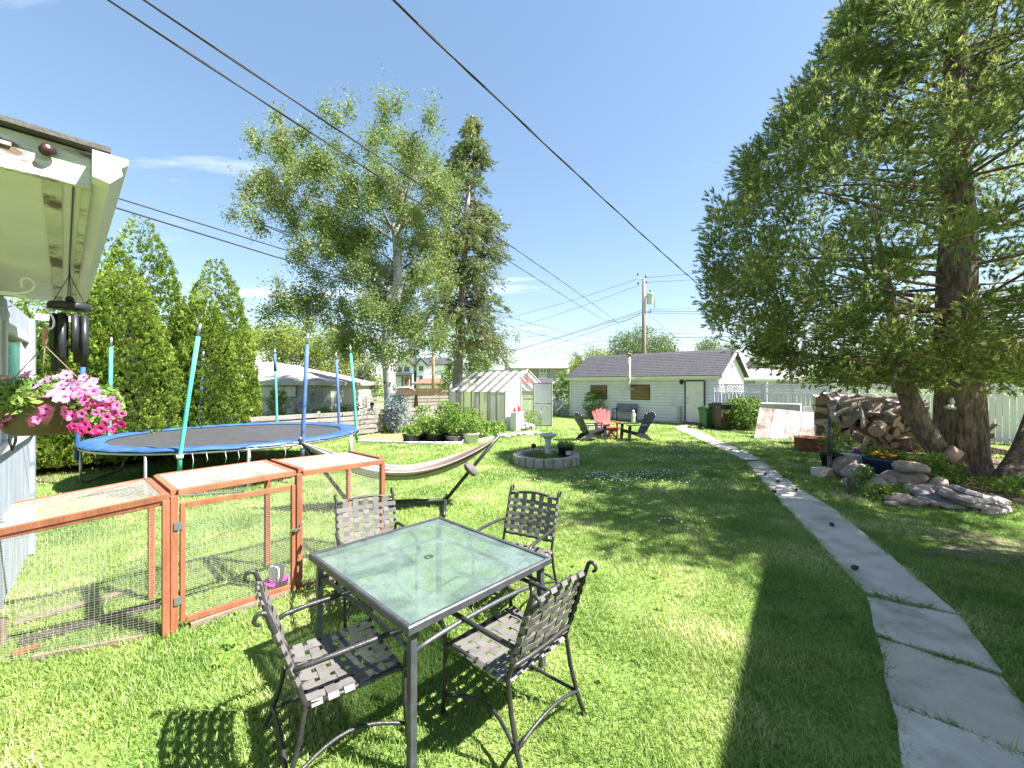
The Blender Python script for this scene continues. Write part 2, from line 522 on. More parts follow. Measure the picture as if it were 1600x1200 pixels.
M['log_wood'] = pm('split_wood', (0.42, 0.29, 0.18), (0.6, 0.47, 0.34), 8, 0.85, 0.4, 30, stretch=(3, 3, 0.4), c3=(0.28, 0.2, 0.15), c3scale=3, island=0.2)
M['tarp'] = pm('grey_brown_tarp', (0.23, 0.185, 0.185), (0.36, 0.3, 0.29), 4, 0.6, 0.5, 9)
M['driftwood'] = pm('weathered_branch', (0.34, 0.28, 0.255), (0.5, 0.43, 0.4), 7, 0.85, 0.6, 24, stretch=(1, 1, 0.4))
M['tub_blue'] = pm('blue_tub', (0.03, 0.06, 0.16), (0.05, 0.09, 0.21), 4, 0.45)
M['birdbath'] = pm('white_concrete', (0.46, 0.455, 0.45), (0.56, 0.555, 0.55), 6, 0.8, 0.3, 40)
M['dirty_panel'] = pm('dirty_white_panel', (0.3, 0.285, 0.27), (0.42, 0.41, 0.395), 3, 0.7, 0.1, 30, c3=(0.13, 0.088, 0.062), c3scale=1.5, c3lo=0.42, c3hi=0.62)
M['glass_dark'] = pm('window_glass', (0.05, 0.06, 0.07), (0.08, 0.09, 0.10), 2, 0.08, spec=0.8)
M['glass_pale'] = pm('bright_window', (0.30, 0.36, 0.37), (0.42, 0.48, 0.48), 1.5, 0.12, spec=0.8)
M['orange'] = pm('orange_petal', (0.75, 0.25, 0.02), (0.85, 0.36, 0.04), 30, 0.6)
M['purple'] = pm('purple_petal', (0.14, 0.02, 0.20), (0.24, 0.05, 0.32), 30, 0.6)
M['white_petal'] = pm('clover_white', (0.72, 0.74, 0.66), (0.82, 0.82, 0.76), 30, 0.7)
M['skin'] = pm('skin', (0.50, 0.32, 0.24), (0.55, 0.36, 0.27), 9, 0.6)
M['hair'] = pm('hair', (0.02, 0.015, 0.012), (0.04, 0.03, 0.025), 20, 0.6)
M['shirt'] = pm('shirt', (0.66, 0.67, 0.72), (0.74, 0.75, 0.78), 9, 0.8)
M['red_plastic'] = pm('red_plastic', (0.55, 0.04, 0.03), (0.62, 0.07, 0.05), 9, 0.4)
M['green_tool'] = pm('green_handle', (0.03, 0.22, 0.17), (0.05, 0.28, 0.22), 9, 0.5)
M['magenta'] = pm('magenta_plastic', (0.52, 0.04, 0.34), (0.60, 0.07, 0.40), 9, 0.4)
M['jug'] = pm('cloudy_plastic', (0.62, 0.60, 0.60), (0.72, 0.70, 0.69), 6, 0.3)

LF = {}
LF['pine'] = leafm('pine_needles', (0.10, 0.18, 0.052), (0.36, 0.40, 0.11), (0.68, 0.62, 0.24), 0.5, 0.8)
LF['cedar'] = leafm('cedar_scales', (0.075, 0.145, 0.02), (0.25, 0.335, 0.05), (0.38, 0.43, 0.09), 0.32, 0.8)
LF['birch'] = leafm('birch_leaves', (0.10, 0.17, 0.045), (0.24, 0.30, 0.085), (0.36, 0.38, 0.15), 0.38, 0.35)
LF['spruce'] = leafm('spruce_needles', (0.09, 0.14, 0.05), (0.22, 0.26, 0.09), (0.34, 0.33, 0.14), 0.25, 0.6)
LF['maple'] = leafm('yellow_green_leaves', (0.15, 0.22, 0.035), (0.32, 0.36, 0.06), (0.46, 0.42, 0.08), 0.4, 0.3)
LF['green'] = leafm('mid_green_leaves', (0.09, 0.17, 0.03), (0.20, 0.29, 0.06), (0.30, 0.37, 0.10), 0.38, 0.4)
LF['far'] = leafm('far_leaves', (0.10, 0.16, 0.06), (0.19, 0.25, 0.10), (0.30, 0.33, 0.17), 0.35, 0.3)
LF['bluegreen'] = leafm('blue_green_leaves', (0.17, 0.23, 0.24), (0.30, 0.36, 0.36), None, 0.3, 1.0)
LF['garden'] = leafm('garden_leaves', (0.10, 0.20, 0.03), (0.25, 0.36, 0.07), (0.36, 0.42, 0.10), 0.4, 1.5)
LF['petunia'] = leafm('petunia_leaves', (0.10, 0.19, 0.04), (0.24, 0.34, 0.08), (0.35, 0.40, 0.12), 0.35, 6)
LF['grass'] = leafm('grass_blades', (0.13, 0.25, 0.042), (0.35, 0.445, 0.115), (0.70, 0.64, 0.36), 0.45, 1.0, 0.42, 0.45, 2.3)
# ================================================================ THE SETTING
GRID = R(48.8)                       # the lots are laid out along A and B
A = Vector((math.cos(GRID), math.sin(GRID), 0)); B = Vector((-math.sin(GRID), math.cos(GRID), 0))

# ---- ground: one sheet to the horizon
def ground_material():
    m, nt, b = nodes_of('lawn_ground')
    n, l = nt.nodes, nt.links
    b.inputs['Roughness'].default_value = 0.95; b.inputs['Specular IOR Level'].default_value = 0.1
    tc = n.new('ShaderNodeTexCoord')
    def noise(sc, de=6):
        q = n.new('ShaderNodeTexNoise'); q.inputs['Scale'].default_value = sc; q.inputs['Detail'].default_value = de; q.inputs['Roughness'].default_value = 0.65
        l.new(tc.outputs['Object'], q.inputs['Vector']); return q.outputs['Fac']
    def ramp(f, stops):
        q = n.new('ShaderNodeValToRGB')
        q.color_ramp.elements[0].position = stops[0][0]; q.color_ramp.elements[0].color = c4(stops[0][1])
        q.color_ramp.elements[1].position = stops[-1][0]; q.color_ramp.elements[1].color = c4(stops[-1][1])
        for p_, c_ in stops[1:-1]:
            e = q.color_ramp.elements.new(p_); e.color = c4(c_)
        l.new(f, q.inputs[0]); return q.outputs[0]
    fine = ramp(noise(38, 8), [(0.3, (0.08, 0.135, 0.03)), (0.5, (0.16, 0.235, 0.055)), (0.72, (0.30, 0.35, 0.11))])
    dry = ramp(noise(55, 8), [(0.3, (0.16, 0.13, 0.05)), (0.7, (0.36, 0.31, 0.15))])
    patch = ramp(noise(0.8, 7), [(0.52, (0, 0, 0)), (0.75, (0.75, 0.75, 0.75))])
    mx = n.new('ShaderNodeMixRGB'); l.new(patch, mx.inputs['Fac']); l.new(fine, mx.inputs['Color1']); l.new(dry, mx.inputs['Color2'])
    l.new(mx.outputs[0], b.inputs['Base Color'])
    bp = n.new('ShaderNodeBump'); bp.inputs['Strength'].default_value = 0.7; bp.inputs['Distance'].default_value = 0.03
    l.new(noise(60, 8), bp.inputs['Height']); l.new(bp.outputs[0], b.inputs['Normal'])
    return m

g = MB(); g.poly([(-400, -200, 0), (400, -200, 0), (400, 600, 0), (-400, 600, 0)])
tag(g.obj('ground', ground_material()), kind='structure')

# ---- bare soil: under the pine, along the hedge and in the garden bed
def patch(name, pts, mat, z=0.004, rag=0.12, seed=1):
    rnd = random.Random(seed)
    out = []
    for i, p in enumerate(pts):
        q = pts[(i + 1) % len(pts)]
        for k in range(8):
            t = k / 8
            out.append(Vector((p[0] + (q[0] - p[0]) * t + rnd.uniform(-rag, rag), p[1] + (q[1] - p[1]) * t + rnd.uniform(-rag, rag), z)))
    b = MB(); b.poly(out)
    return tag(b.obj(name, mat), kind='structure')

PINE = Vector((9.55, 8.75, 0))
bed_poly = [(7.3, 9.9), (7.0, 8.6), (6.8, 7.4), (7.4, 6.5), (8.9, 6.3), (10.6, 7.0), (12.6, 8.6), (12.4, 11.4), (9.6, 11.9)]
patch('soil_bed', bed_poly, M['soil'], 0.006, 0.15, 2)
patch('hedge_soil', [(-8.15, 9.9), (-9.2, 8.6), (-8.6, 7.9), (-10.8, 6.2), (-11.6, 7.4), (-9.3, 11.4), (-8.2, 12.6), (-7.7, 12.0)], M['soil'], 0.005, 0.12, 3)
garden_poly = [tuple(G(566, 692)[:2]), tuple(G(700, 693)[:2]), tuple(G(752, 690)[:2]), tuple(G(785, 678)[:2]), (-0.5, 16.9), (-3.0, 18.7), (-5.6, 15.0)]
patch('garden_bed', garden_poly, pm('garden_soil', (0.17, 0.15, 0.07), (0.34, 0.33, 0.15), 9, 0.95, 0.6, 30), 0.006, 0.06, 4)

def soil_blot(c, rx, ry, seed):
    rnd = random.Random(seed); n = 40; ph = [rnd.uniform(0, 6.28) for _ in range(4)]; b = MB()
    b.poly([(c[0] + rx * math.cos(a) * k, c[1] + ry * math.sin(a) * k, 0.004 + 0.001 * seed) for a, k in ((2 * math.pi * i / n, 1 + 0.22 * math.sin(3 * 2 * math.pi * i / n + ph[0]) + 0.15 * math.sin(7 * 2 * math.pi * i / n + ph[1]) + 0.1 * rnd.uniform(-1, 1)) for i in range(n))])
    tag(b.obj('bare_soil', DRY), kind='structure')
DRY = pm('dry_soil', (0.12, 0.10, 0.06), (0.23, 0.195, 0.12), 16, 0.95, 0.8, 60, c3=(0.10, 0.15, 0.04), c3scale=5, c3lo=0.5, c3hi=0.6)
soil_blot(G(1575, 862), 0.85, 0.38, 5); soil_blot(G(1500, 838), 0.45, 0.2, 6)
# ---- concrete path: every slab a piece of its own
SLAB_TAN = pm('warm_concrete', (0.44, 0.37, 0.30), (0.56, 0.48, 0.40), 3.5, 0.85, 0.45, 55, c3=(0.20, 0.19, 0.175), c3scale=1.6, c3lo=0.5, c3hi=0.75, detail=9)
path = bpy.data.objects.new('path', None); link(path); path['kind'] = 'structure'
slab_px = [
    [(1394, 1100), (1500, 1139), (1600, 1180), (1700, 1290), (1430, 1290)],
    [(1371, 994), (1568, 1056), (1700, 1240), (1502, 1136), (1393, 1097)],
    [(1354, 933), (1500, 963), (1567, 1052), (1370, 990)],
    [(1166, 721), (1192, 719), (1253, 765), (1303, 793), (1391, 866), (1500, 958), (1353, 922), (1275, 840), (1217, 780)],
    [(1130, 704), (1160, 703), (1190, 717), (1164, 719)],
    [(1098, 689), (1124, 688), (1158, 702), (1128, 703)],
    [(1072, 677), (1096, 676), (1122, 687), (1096, 688)],
    [(1050, 666.5), (1072, 664.5), (1095, 675), (1070, 676)],
    [(1062, 664.5), (1070, 661.6), (1104, 662.4), (1074, 664.3)],
]
PATH_POLYS = []
for i, q in enumerate(slab_px):
    pts = [G(x, y, 0.03) for x, y in q]
    c = sum(pts, Vector()) / len(pts)
    PATH_POLYS.append([(p.x, p.y) for p in pts])
    rnd = random.Random(i)
    dz = rnd.uniform(-0.008, 0.008)
    edge = []
    for k, p in enumerate(pts):          # slightly broken edges
        nx = pts[(k + 1) % len(pts)]
        for j in range(6):
            t = j / 6
            o = rnd.uniform(-0.012, 0.012) if j else 0
            e = (nx - p).normalized()
            edge.append(p.lerp(nx, t) + Vector((-e.y, e.x, 0)) * o + Vector((0, 0, dz)))
    b = MB(); b.prism([e - Vector((0, 0, 0.07)) for e in edge], (0, 0, 0.07))
    b.obj('slab', SLAB_TAN if i in (1, 7) else M['concrete'], path, bevel=0.006)

# ---- grass blades (nobody could count them)
def in_poly(x, y, poly):
    inside = np.zeros(len(x), bool)
    n = len(poly)
    for i in range(n):
        x1, y1 = poly[i]; x2, y2 = poly[(i + 1) % n]
        c = ((y1 > y) != (y2 > y)) & (x < (x2 - x1) * (y - y1) / (y2 - y1 + 1e-12) + x1)
        inside ^= c
    return inside

PLANTER = Vector((0.82, 9.92, 0))
def grass_ring(y0, y1, n, h, w, segs, seed):
    rng = np.random.default_rng(seed)
    u = rng.random(n); y = np.sqrt(y0 ** 2 + u * (y1 ** 2 - y0 ** 2)); x = (rng.random(n) * 2 - 1) * 1.32 * y
    clump = np.sin(x * 3.1 + 1.3 * np.sin(y * 2.3)) * np.sin(y * 3.7 + np.sin(x * 1.9)) + 0.6 * np.sin(x * 9.1 + y * 4.0) * np.sin(y * 8.3 - x * 3)
    keep = rng.random(n) < np.clip(0.80 + 0.30 * clump, 0.30, 1)
    for poly in PATH_POLYS: keep &= ~in_poly(x, y, poly)
    keep &= ~((x - PLANTER.x) ** 2 + (y - PLANTER.y) ** 2 < 0.80 ** 2)
    soil = in_poly(x, y, bed_poly)
    keep &= ~(soil & (rng.random(n) < 0.93))
    keep &= ~(in_poly(x, y, garden_poly) & (rng.random(n) < 0.72))
    # worn ground to the right of the path
    worn = 0.8 * np.exp(-(((x - 6.2) / 1.3) ** 2 + ((y - 4.7) / 0.8) ** 2)) + 0.35 * np.exp(-(((x - 3.6) / 0.5) ** 2 + ((y - 3.1) / 0.9) ** 2))
    ex = np.interp(y, [1.7, 2.4, 3.1, 3.7, 5.0, 6.8], [1.95, 2.2, 2.63, 3.2, 3.72, 4.42])
    worn = worn + 0.75 * np.exp(-((x - ex + 0.09 + 0.05 * np.sin(9 * y)) / (0.10 + 0.03 * np.sin(5 * y))) ** 2) * (y < 6.8)
    wn_ = 0.5 + 0.5 * np.sin(x * 5 + 2 * np.sin(y * 4)) * np.sin(y * 6 + x)
    keep &= ~(rng.random(n) < worn * (0.45 + 0.6 * wn_))
    d = x * 0.838 - 0.545 * y   # behind the house wing and the garage nothing grows in view
    x, y, clump = x[keep], y[keep], clump[keep]
    n = len(x)
    az = rng.random(n) * 2 * np.pi
    hh = h * (0.55 + 0.75 * rng.random(n)) * (1 + 0.22 * clump)
    # longer tufts along the path
    lean = (0.3 + 0.9 * rng.random(n)) * hh
    ww = w * (0.7 + 0.6 * rng.random(n))
    dx, dy = np.cos(az), np.sin(az)
    a2 = az + np.pi / 2 + rng.normal(0, 0.5, n)
    sx, sy = np.cos(a2) * ww / 2, np.sin(a2) * ww / 2
    base = np.stack([x, y, np.zeros(n)], 1)
    s = np.stack([sx, sy, np.zeros(n)], 1)
    tip = base + np.stack([dx * lean, dy * lean, hh], 1)
    if segs == 1:
        V = np.stack([base - s, base + s, tip], 1).reshape(-1, 3)
        F = np.arange(3 * n).reshape(n, 3)
    else:
        mid = base + np.stack([dx * lean * 0.35, dy * lean * 0.35, hh * 0.62], 1)
        V = np.stack([base - s, base + s, mid - s * 0.8, mid + s * 0.8, tip], 1).reshape(-1, 3)
        k = np.arange(n)[:, None] * 5
        F = np.concatenate([k + np.array([[0, 1, 3]]), k + np.array([[0, 3, 2]]), k + np.array([[2, 3, 4]])], 0)
    return V, F

VV, FF, off = [], [], 0
for args in ((1.7, 3.4, 105000, 0.038, 0.0050, 2, 1), (3.4, 6.0, 165000, 0.040, 0.0072, 1, 2), (6.0, 10.5, 175000, 0.045, 0.012, 1, 3), (10.5, 17.5, 150000, 0.055, 0.021, 1, 4), (17.5, 30.0, 80000, 0.06, 0.036, 1, 5)):
    v, f = grass_ring(*args)
    VV.append(v); FF.append(f + off); off += len(v)
rg_ = np.random.default_rng(77); ep = []         # longer blades that creep over the slab edges
for poly in PATH_POLYS:
    for i in range(len(poly)):
        a_, b_ = np.array(poly[i]), np.array(poly[(i + 1) % len(poly)]); L_ = np.linalg.norm(b_ - a_)
        if L_ > 9: continue
        n_ = int(L_ * 170); t_ = rg_.random(n_)
        gate = np.sin(t_ * L_ * 7 + i) + 0.8 * np.sin(t_ * L_ * 19 + 2 * i) > -0.35
        q_ = a_ + (b_ - a_) * t_[:, None] + rg_.normal(0, 0.016, (n_, 2)); ep.append(q_[gate])
ep = np.concatenate(ep); n_ = len(ep); az_ = rg_.random(n_) * 6.283; hh_ = rg_.uniform(0.03, 0.085, n_); ww_ = 0.0028 + 0.0006 * ep[:, 1]
b3 = np.concatenate([ep, np.full((n_, 1), 0.012)], 1); s3 = np.stack([np.sin(az_) * ww_, np.cos(az_) * ww_, np.zeros(n_)], 1); t3 = b3 + np.stack([np.cos(az_ * 1.7) * hh_ * 0.8, np.sin(az_ * 1.7) * hh_ * 0.8, hh_ * 0.8], 1)
VV.append(np.stack([b3 - s3, b3 + s3, t3], 1).reshape(-1, 3)); FF.append(np.arange(3 * n_).reshape(n_, 3) + off)
np_mesh('grass', np.concatenate(VV), np.concatenate(FF), LF['grass'], kind='stuff')

# broad-leaved weeds, dandelion rosettes and clover in the lawn
def weeds():
    rng = np.random.default_rng(21)
    leaf = (np.array([[0, 0, 0], [0.5, 0.22, 0.25], [0.5, -0.22, 0.25], [1.0, 0, 0.18]]), np.array([[0, 2, 1], [1, 2, 3]]))
    rounds = (np.array([[0, 0, 0.8], [0.5, 0.35, 1.0], [0.8, 0.0, 0.95], [0.5, -0.35, 1.0]]), np.array([[0, 3, 2], [0, 2, 1]]))
    pts, dirs, sc, pk = [], [], [], []
    spots = [(G(x, y), k) for x, y, k in ((345, 1040, 0.09), (362, 1010, 0.08), (1062, 818, 0.09), (520, 930, 0.10), (545, 920, 0.11), (532, 915, 0.10), (1490, 930, 0.06), (1440, 930, 0.07))]
    for _ in range(260):
        y = rng.uniform(2.5, 13); spots.append((Vector((rng.uniform(-0.9, 1.1) * y, y, 0)), rng.uniform(0.025, 0.05)))
    allV, allF, off = [], [], 0
    for p, k in spots:
        if any(in_poly(np.array([p.x]), np.array([p.y]), q)[0] for q in PATH_POLYS): continue
        n = int(rng.integers(6, 12))
        for i in range(n):
            a = rng.uniform(0, 6.28); s = k * rng.uniform(0.6, 1.1)
            c, sn = math.cos(a), math.sin(a)
            v = leaf[0] * s
            v = np.stack([v[:, 0] * c - v[:, 1] * sn, v[:, 0] * sn + v[:, 1] * c, v[:, 2] * rng.uniform(0.8, 2.6) + 0.01], 1) + np.array([p.x, p.y, 0])
            allV.append(v); allF.append(leaf[1] + off); off += 4
    np_mesh('lawn_weeds', np.concatenate(allV), np.concatenate(allF), LF['garden'], kind='stuff')
    # clover: leaves and white heads
    cl = [((960, 752), 0.9, 0.35, 240), ((1010, 745), 0.6, 0.22, 130), ((1060, 742), 0.6, 0.2, 110), ((1055, 708), 0.9, 0.3, 150), ((1010, 722), 0.5, 0.2, 60), ((1085, 720), 0.7, 0.3, 90), ((1060, 820), 0.35, 0.2, 40), ((935, 745), 0.5, 0.2, 70), ((880, 780), 0.8, 0.5, 26), ((800, 745), 0.8, 0.4, 40), ((1000, 850), 0.9, 0.4, 18), ((1100, 760), 0.6, 0.4, 50)]
    hv, hf, ho = [], [], 0
    lv, lf, lo = [], [], 0
    oc = np.array([[1, 0, 0], [0, 1, 0], [-1, 0, 0], [0, -1, 0], [0, 0, 1], [0, 0, -1]], float)
    of = np.array([[0, 1, 4], [1, 2, 4], [2, 3, 4], [3, 0, 4], [1, 0, 5], [2, 1, 5], [3, 2, 5], [0, 3, 5]])
    for (px, py), rx, ry, n in cl:
        c = G(px, py)
        for i in range(n):
            x, y = c.x + rng.normal(0, rx * 0.5), c.y + rng.normal(0, ry * 0.8)
            if rng.random() < 0.62:
                hv.append(oc * rng.uniform(0.008, 0.013) + np.array([x, y, rng.uniform(0.045, 0.085)])); hf.append(of + ho); ho += 6
            for _ in range(5):
                a = rng.uniform(0, 6.28); s = rng.uniform(0.025, 0.045)
                v = rounds[0] * np.array([s, s, 0.05 * rng.uniform(0.7, 1.3)])
                v = np.stack([v[:, 0] * math.cos(a) - v[:, 1] * math.sin(a), v[:, 0] * math.sin(a) + v[:, 1] * math.cos(a), v[:, 2]], 1) + np.array([x + rng.normal(0, 0.06), y + rng.normal(0, 0.06), 0])
                lv.append(v); lf.append(rounds[1] + lo); lo += 4
    np_mesh('clover_flowers', np.concatenate(hv), np.concatenate(hf), M['white_petal'], kind='stuff')
    np_mesh('clover_leaves', np.concatenate(lv), np.concatenate(lf), LF['green'], kind='stuff')
weeds()

# ================================================================ THE HOUSE WING (left) AND THE HOUSE BESIDE THE PATH (right, throws the shade)
HW = R(47.5)
wing = thing('house', 'white house corner with pale soffit, peeling fascia and gutter above the flower basket', 'house', (0, 0, 0), HW)
# local x = away from the gutter side, local y = along the gutter; gutter face at x = 0.16
zs = 2.65
b = MB(); b.box((-1.47, 3.9, zs + 0.02), (3.06, 3.36, 0.04)); b.obj('soffit', M['soffit'], wing)
b = MB()
b.box((-1.47, 2.205, zs + 0.045), (3.08, 0.026, 0.135)); b.obj('fascia', M['old_white'], wing, bevel=0.004)
b = MB(); b.box((0.058, 3.9, zs + 0.035), (0.024, 3.36, 0.115)); b.obj('fascia', M['old_white'], wing)
b = MB()
for i in range(3):
    b.box((-0.9 - 0.6 * (i - 1), 2.24, zs + 0.02), (0.003, 0.05, 0.13))
b = MB(); b.beam((-2.2, 2.193, zs + 0.075), (-0.12, 2.193, zs + 0.060), 0.02, 0.010); b.obj('trim_strip', M['white_paint'], wing)
# roof: low slope with a ragged shingle edge
b = MB()
b.add([(0.12, 2.15, zs + 0.118), (-3.0, 2.15, zs + 0.118), (-3.0, 5.62, zs + 0.118), (0.12, 5.62, zs + 0.118), (0.12, 2.15, zs + 0.136), (-3.0, 2.15, zs + 0.136), (-3.0, 5.62, zs + 0.5), (-1.6, 3.9, zs + 0.42), (0.12, 5.62, zs + 0.136)],
      [(0, 1, 2, 3), (0, 4, 5, 1), (3, 8, 4, 0), (4, 7, 5), (4, 8, 7), (8, 6, 7), (5, 7, 6), (1, 5, 6, 2), (2, 6, 8, 3)])
b.obj('roof', M['shingle_dark'], wing)
# gutter: K-profile with end cap
prof = [(0.07, zs + 0.095), (0.07, zs + 0.0), (0.115, zs - 0.012), (0.15, zs + 0.03), (0.145, zs + 0.055), (0.165, zs + 0.075), (0.165, zs + 0.095), (0.155, zs + 0.095), (0.155, zs + 0.08), (0.135, zs + 0.058), (0.14, zs + 0.035), (0.11, zs - 0.004), (0.078, zs + 0.006), (0.078, zs + 0.095)]
b = MB(); b.prism([(x, 2.12, z) for x, z in prof], (0, 3.42, 0)); gt = b.obj('gutter', M['gutter'], wing)
b = MB(); b.prism([(x, 2.114, z) for x, z in prof[:8]], (0, 0.006, 0)); b.obj('end_cap', M['gutter'], gt)
# narrow soffit strips and the dark joint beside the gutter
b = MB(); b.box((-0.03, 3.85, zs - 0.004), (0.05, 3.2, 0.008)); b.obj('trim_strip', M['old_white'], wing)
b = MB(); b.box((0.025, 3.85, zs - 0.002), (0.006, 3.2, 0.006)); b.obj('soffit_joint', M['trim_black'], wing)
# brown porcelain knob on the fascia, with its cable clamp
b = MB(); b.lathe([(0.0, 0.0), (0.026, 0.0), (0.03, 0.012), (0.02, 0.02), (0.03, 0.03), (0.034, 0.045), (0.022, 0.056), (0.0, 0.058)], 12)
kn = b.obj('knob', pm('brown_porcelain', (0.035, 0.014, 0.013), (0.06, 0.022, 0.02), 8, 0.35), wing, loc=(-0.045, 2.19, zs + 0.07), rot=(R(90), 0, R(20)))
kn.scale = (0.62, 0.62, 0.62)
# wall: seen at a glance along its face
W0, W1 = Vector((-3.25, 2.39, 0)), Vector((-5.41, 4.6, 0))
wd = (W1 - W0).normalized(); wnrm = Vector((wd.y, -wd.x, 0))
if wnrm.x < 0: wnrm = -wnrm
def wall_pt(s, z, o=0.0): return W0 + wd * s + wnrm * o + Vector((0, 0, z))
LW = (W1 - W0).length
wall = MB()
wall.prism([wall_pt(0, 0), wall_pt(LW, 0), wall_pt(LW, 0) - wnrm * 2.2, wall_pt(0, 0) - wnrm * 2.2], (0, 0, 2.645))
wall.obj('wall', M['wing_wall'], wing, world=True)
nb = 13
for i in range(nb):                      # vertical cladding boards under the window
    s0, s1 = LW * i / nb, LW * (i + 1) / nb - 0.012
    q = MB(); q.prism([wall_pt(s0, 0.1, 0.002), wall_pt(s1, 0.1, 0.002), wall_pt(s1, 0.1, 0.020), wall_pt(s0, 0.1, 0.020)], (0, 0, 1.25))
    q.obj('cladding_board', M['wing_wall'], wing, world=True)
q = MB(); q.prism([wall_pt(LW - 0.12, 0.02, 0.003), wall_pt(LW + 0.03, 0.02, 0.003), wall_pt(LW + 0.03, 0.02, 0.05), wall_pt(LW - 0.12, 0.02, 0.05)], (0, 0, 2.6)); q.obj('corner_board', M['wing_wall'], wing, world=True)
q = MB(); q.prism([wall_pt(0.0, 1.36, 0.003), wall_pt(LW - 0.125, 1.36, 0.003), wall_pt(LW - 0.125, 1.36, 0.06), wall_pt(0, 1.36, 0.06)], (0, 0, 0.07)); q.obj('sill_board', M['white_paint'], wing, world=True)
for s0, s1 in ((0.25, 1.05), (1.35, 2.75)):
    wf = MB()
    for a_, b_ in (((s0, 1.45), (s0, 2.42)), ((s1, 1.45), (s1, 2.42))):
        wf.prism([wall_pt(a_[0] - 0.05, a_[1], 0.003), wall_pt(a_[0] + 0.05, a_[1], 0.003), wall_pt(a_[0] + 0.05, a_[1], 0.045), wall_pt(a_[0] - 0.05, a_[1], 0.045)], (0, 0, b_[1] - a_[1]))
    wf.prism([wall_pt(s0 + 0.052, 2.34, 0.003), wall_pt(s1 - 0.052, 2.34, 0.003), wall_pt(s1 - 0.052, 2.34, 0.043), wall_pt(s0 + 0.052, 2.34, 0.043)], (0, 0, 0.08))
    fo = wf.obj('window', M['white_paint'], wing, world=True)
    q = MB(); q.prism([wall_pt(s0 + 0.05, 1.45, 0.004), wall_pt(s1 - 0.05, 1.45, 0.004), wall_pt(s1 - 0.05, 1.45, 0.012), wall_pt(s0 + 0.05, 1.45, 0.012)], (0, 0, 0.885)); q.obj('pane', M['glass_dark'], fo, world=True)
q = MB(); q.beam(wall_pt(LW, 2.66, 0.05), wall_pt(LW, 2.66, 0.05) + A * 0.33, 0.05, 0.065); q.obj('beam', M['white_paint'], wing, world=True)
# dark hose bracket below the basket
q = MB(); hb = [P(x, y, 2.62) for x, y in ((17, 668), (15, 690), (19, 703), (24, 690), (26, 668))]
q.tube(hb, 0.008, 6); q.obj('hose_bracket', M['black_metal'], wing, world=True)

shade = thing('house', 'white lap-sided house standing right of the concrete path, its eave shading the lawn', 'house', (0, 0, 0), 0)
sd = Vector((0.58, 0.815, 0)).normalized(); sn = Vector((sd.y, -sd.x, 0))
E1 = Vector((6.56, 4.74, 0)); E0 = E1 - sd * 7.0
def sp(s, o, z): return E1 - sd * s + sn * o + Vector((0, 0, z))
q = MB(); q.prism([sp(0.3, 0.42, 0), sp(6.8, 0.42, 0), sp(6.8, 6, 0), sp(0.3, 6, 0)], (0, 0, 4.05)); q.obj('wall', M['white_paint'], shade, world=True)
for i in range(32):
    q = MB(); q.prism([sp(0.3, 0.415, 0.15 + i * 0.12), sp(0.3, 0.40, 0.15 + i * 0.12), sp(0.3, 0.412, 0.268 + i * 0.12)], -sd * 6.5); q.obj('siding_board', M['white_paint'], shade, world=True)
q = MB(); q.prism([sp(0, 0, 4.06), sp(0, 0, 4.2), sp(0, 3.2, 5.3), sp(0, 6.4, 4.2), sp(0, 6.4, 4.06)], -sd * 7.0); q.obj('roof', M['shingle_dark'], shade, world=True)
fr = MB(); fr.prism([sp(2.0, 0.399, 1.0), sp(3.4, 0.399, 1.0), sp(3.4, 0.37, 1.0), sp(2.0, 0.37, 1.0)], (0, 0, 1.1)); fo = fr.obj('window', M['white_paint'], shade, world=True)
fr = MB(); fr.prism([sp(2.08, 0.372, 1.08), sp(3.32, 0.372, 1.08), sp(3.32, 0.362, 1.08), sp(2.08, 0.362, 1.08)], (0, 0, 0.94)); fr.obj('pane', M['glass_dark'], fo, world=True)

# ================================================================ THE GARAGE
GO = Vector((9.36, 18.67, 0))
gar = thing('garage', 'pale lap-sided garage with grey shingle roof and two boarded windows beyond the lawn', 'garage', GO, GRID)
GL, GW, GE, GRZ = 7.87, 5.0, 2.36, 3.6
def plane_hit(px, py, o, u):
    """photo ray against the vertical plane through o along u"""
    d = Vector(((px - 800) / FPX, 1, -(py - 600) / FPX)); n = Vector((-u.y, u.x, 0)); c = Vector((0, 0, CAMZ))
    t = (Vector(o) - c).dot(n) / d.dot(n)
    return c + d * t
def on_front(px, py):
    h = plane_hit(px, py, GO, B); return (h - GO).dot(B), h.z
w = MB()
w.box((GW / 2 + 0.01, GL / 2, GE / 2), (GW - 0.04, GL - 0.04, GE))
w.add([(0.02, 0.02, GE), (GW - 0.02, 0.02, GE), (GW / 2, 0.02, GRZ - 0.07), (0.02, GL - 0.02, GE), (GW - 0.02, GL - 0.02, GE), (GW / 2, GL - 0.02, GRZ - 0.07)], [(0, 1, 2), (4, 3, 5)])
w.obj('wall', M['siding_blue'], gar)
lap = MB()
nl = 15
for i in range(nl):                       # front laps
    z0, z1 = 0.1 + i * (GE - 0.12) / nl, 0.1 + (i + 1) * (GE - 0.12) / nl
    lap.add([(0.018, 0, z0), (-0.038, 0, z0), (-0.002, 0, z1), (0.018, GL, z0), (-0.038, GL, z0), (-0.002, GL, z1)], [(0, 1, 4, 3), (1, 2, 5, 4), (0, 2, 1), (3, 4, 5)])
for i in range(1, nl):                    # dark strip painted in as the shadow line under every lap
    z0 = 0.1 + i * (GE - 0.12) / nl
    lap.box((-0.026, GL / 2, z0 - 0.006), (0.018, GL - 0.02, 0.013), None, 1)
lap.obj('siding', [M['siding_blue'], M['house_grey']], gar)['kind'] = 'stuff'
lap = MB()
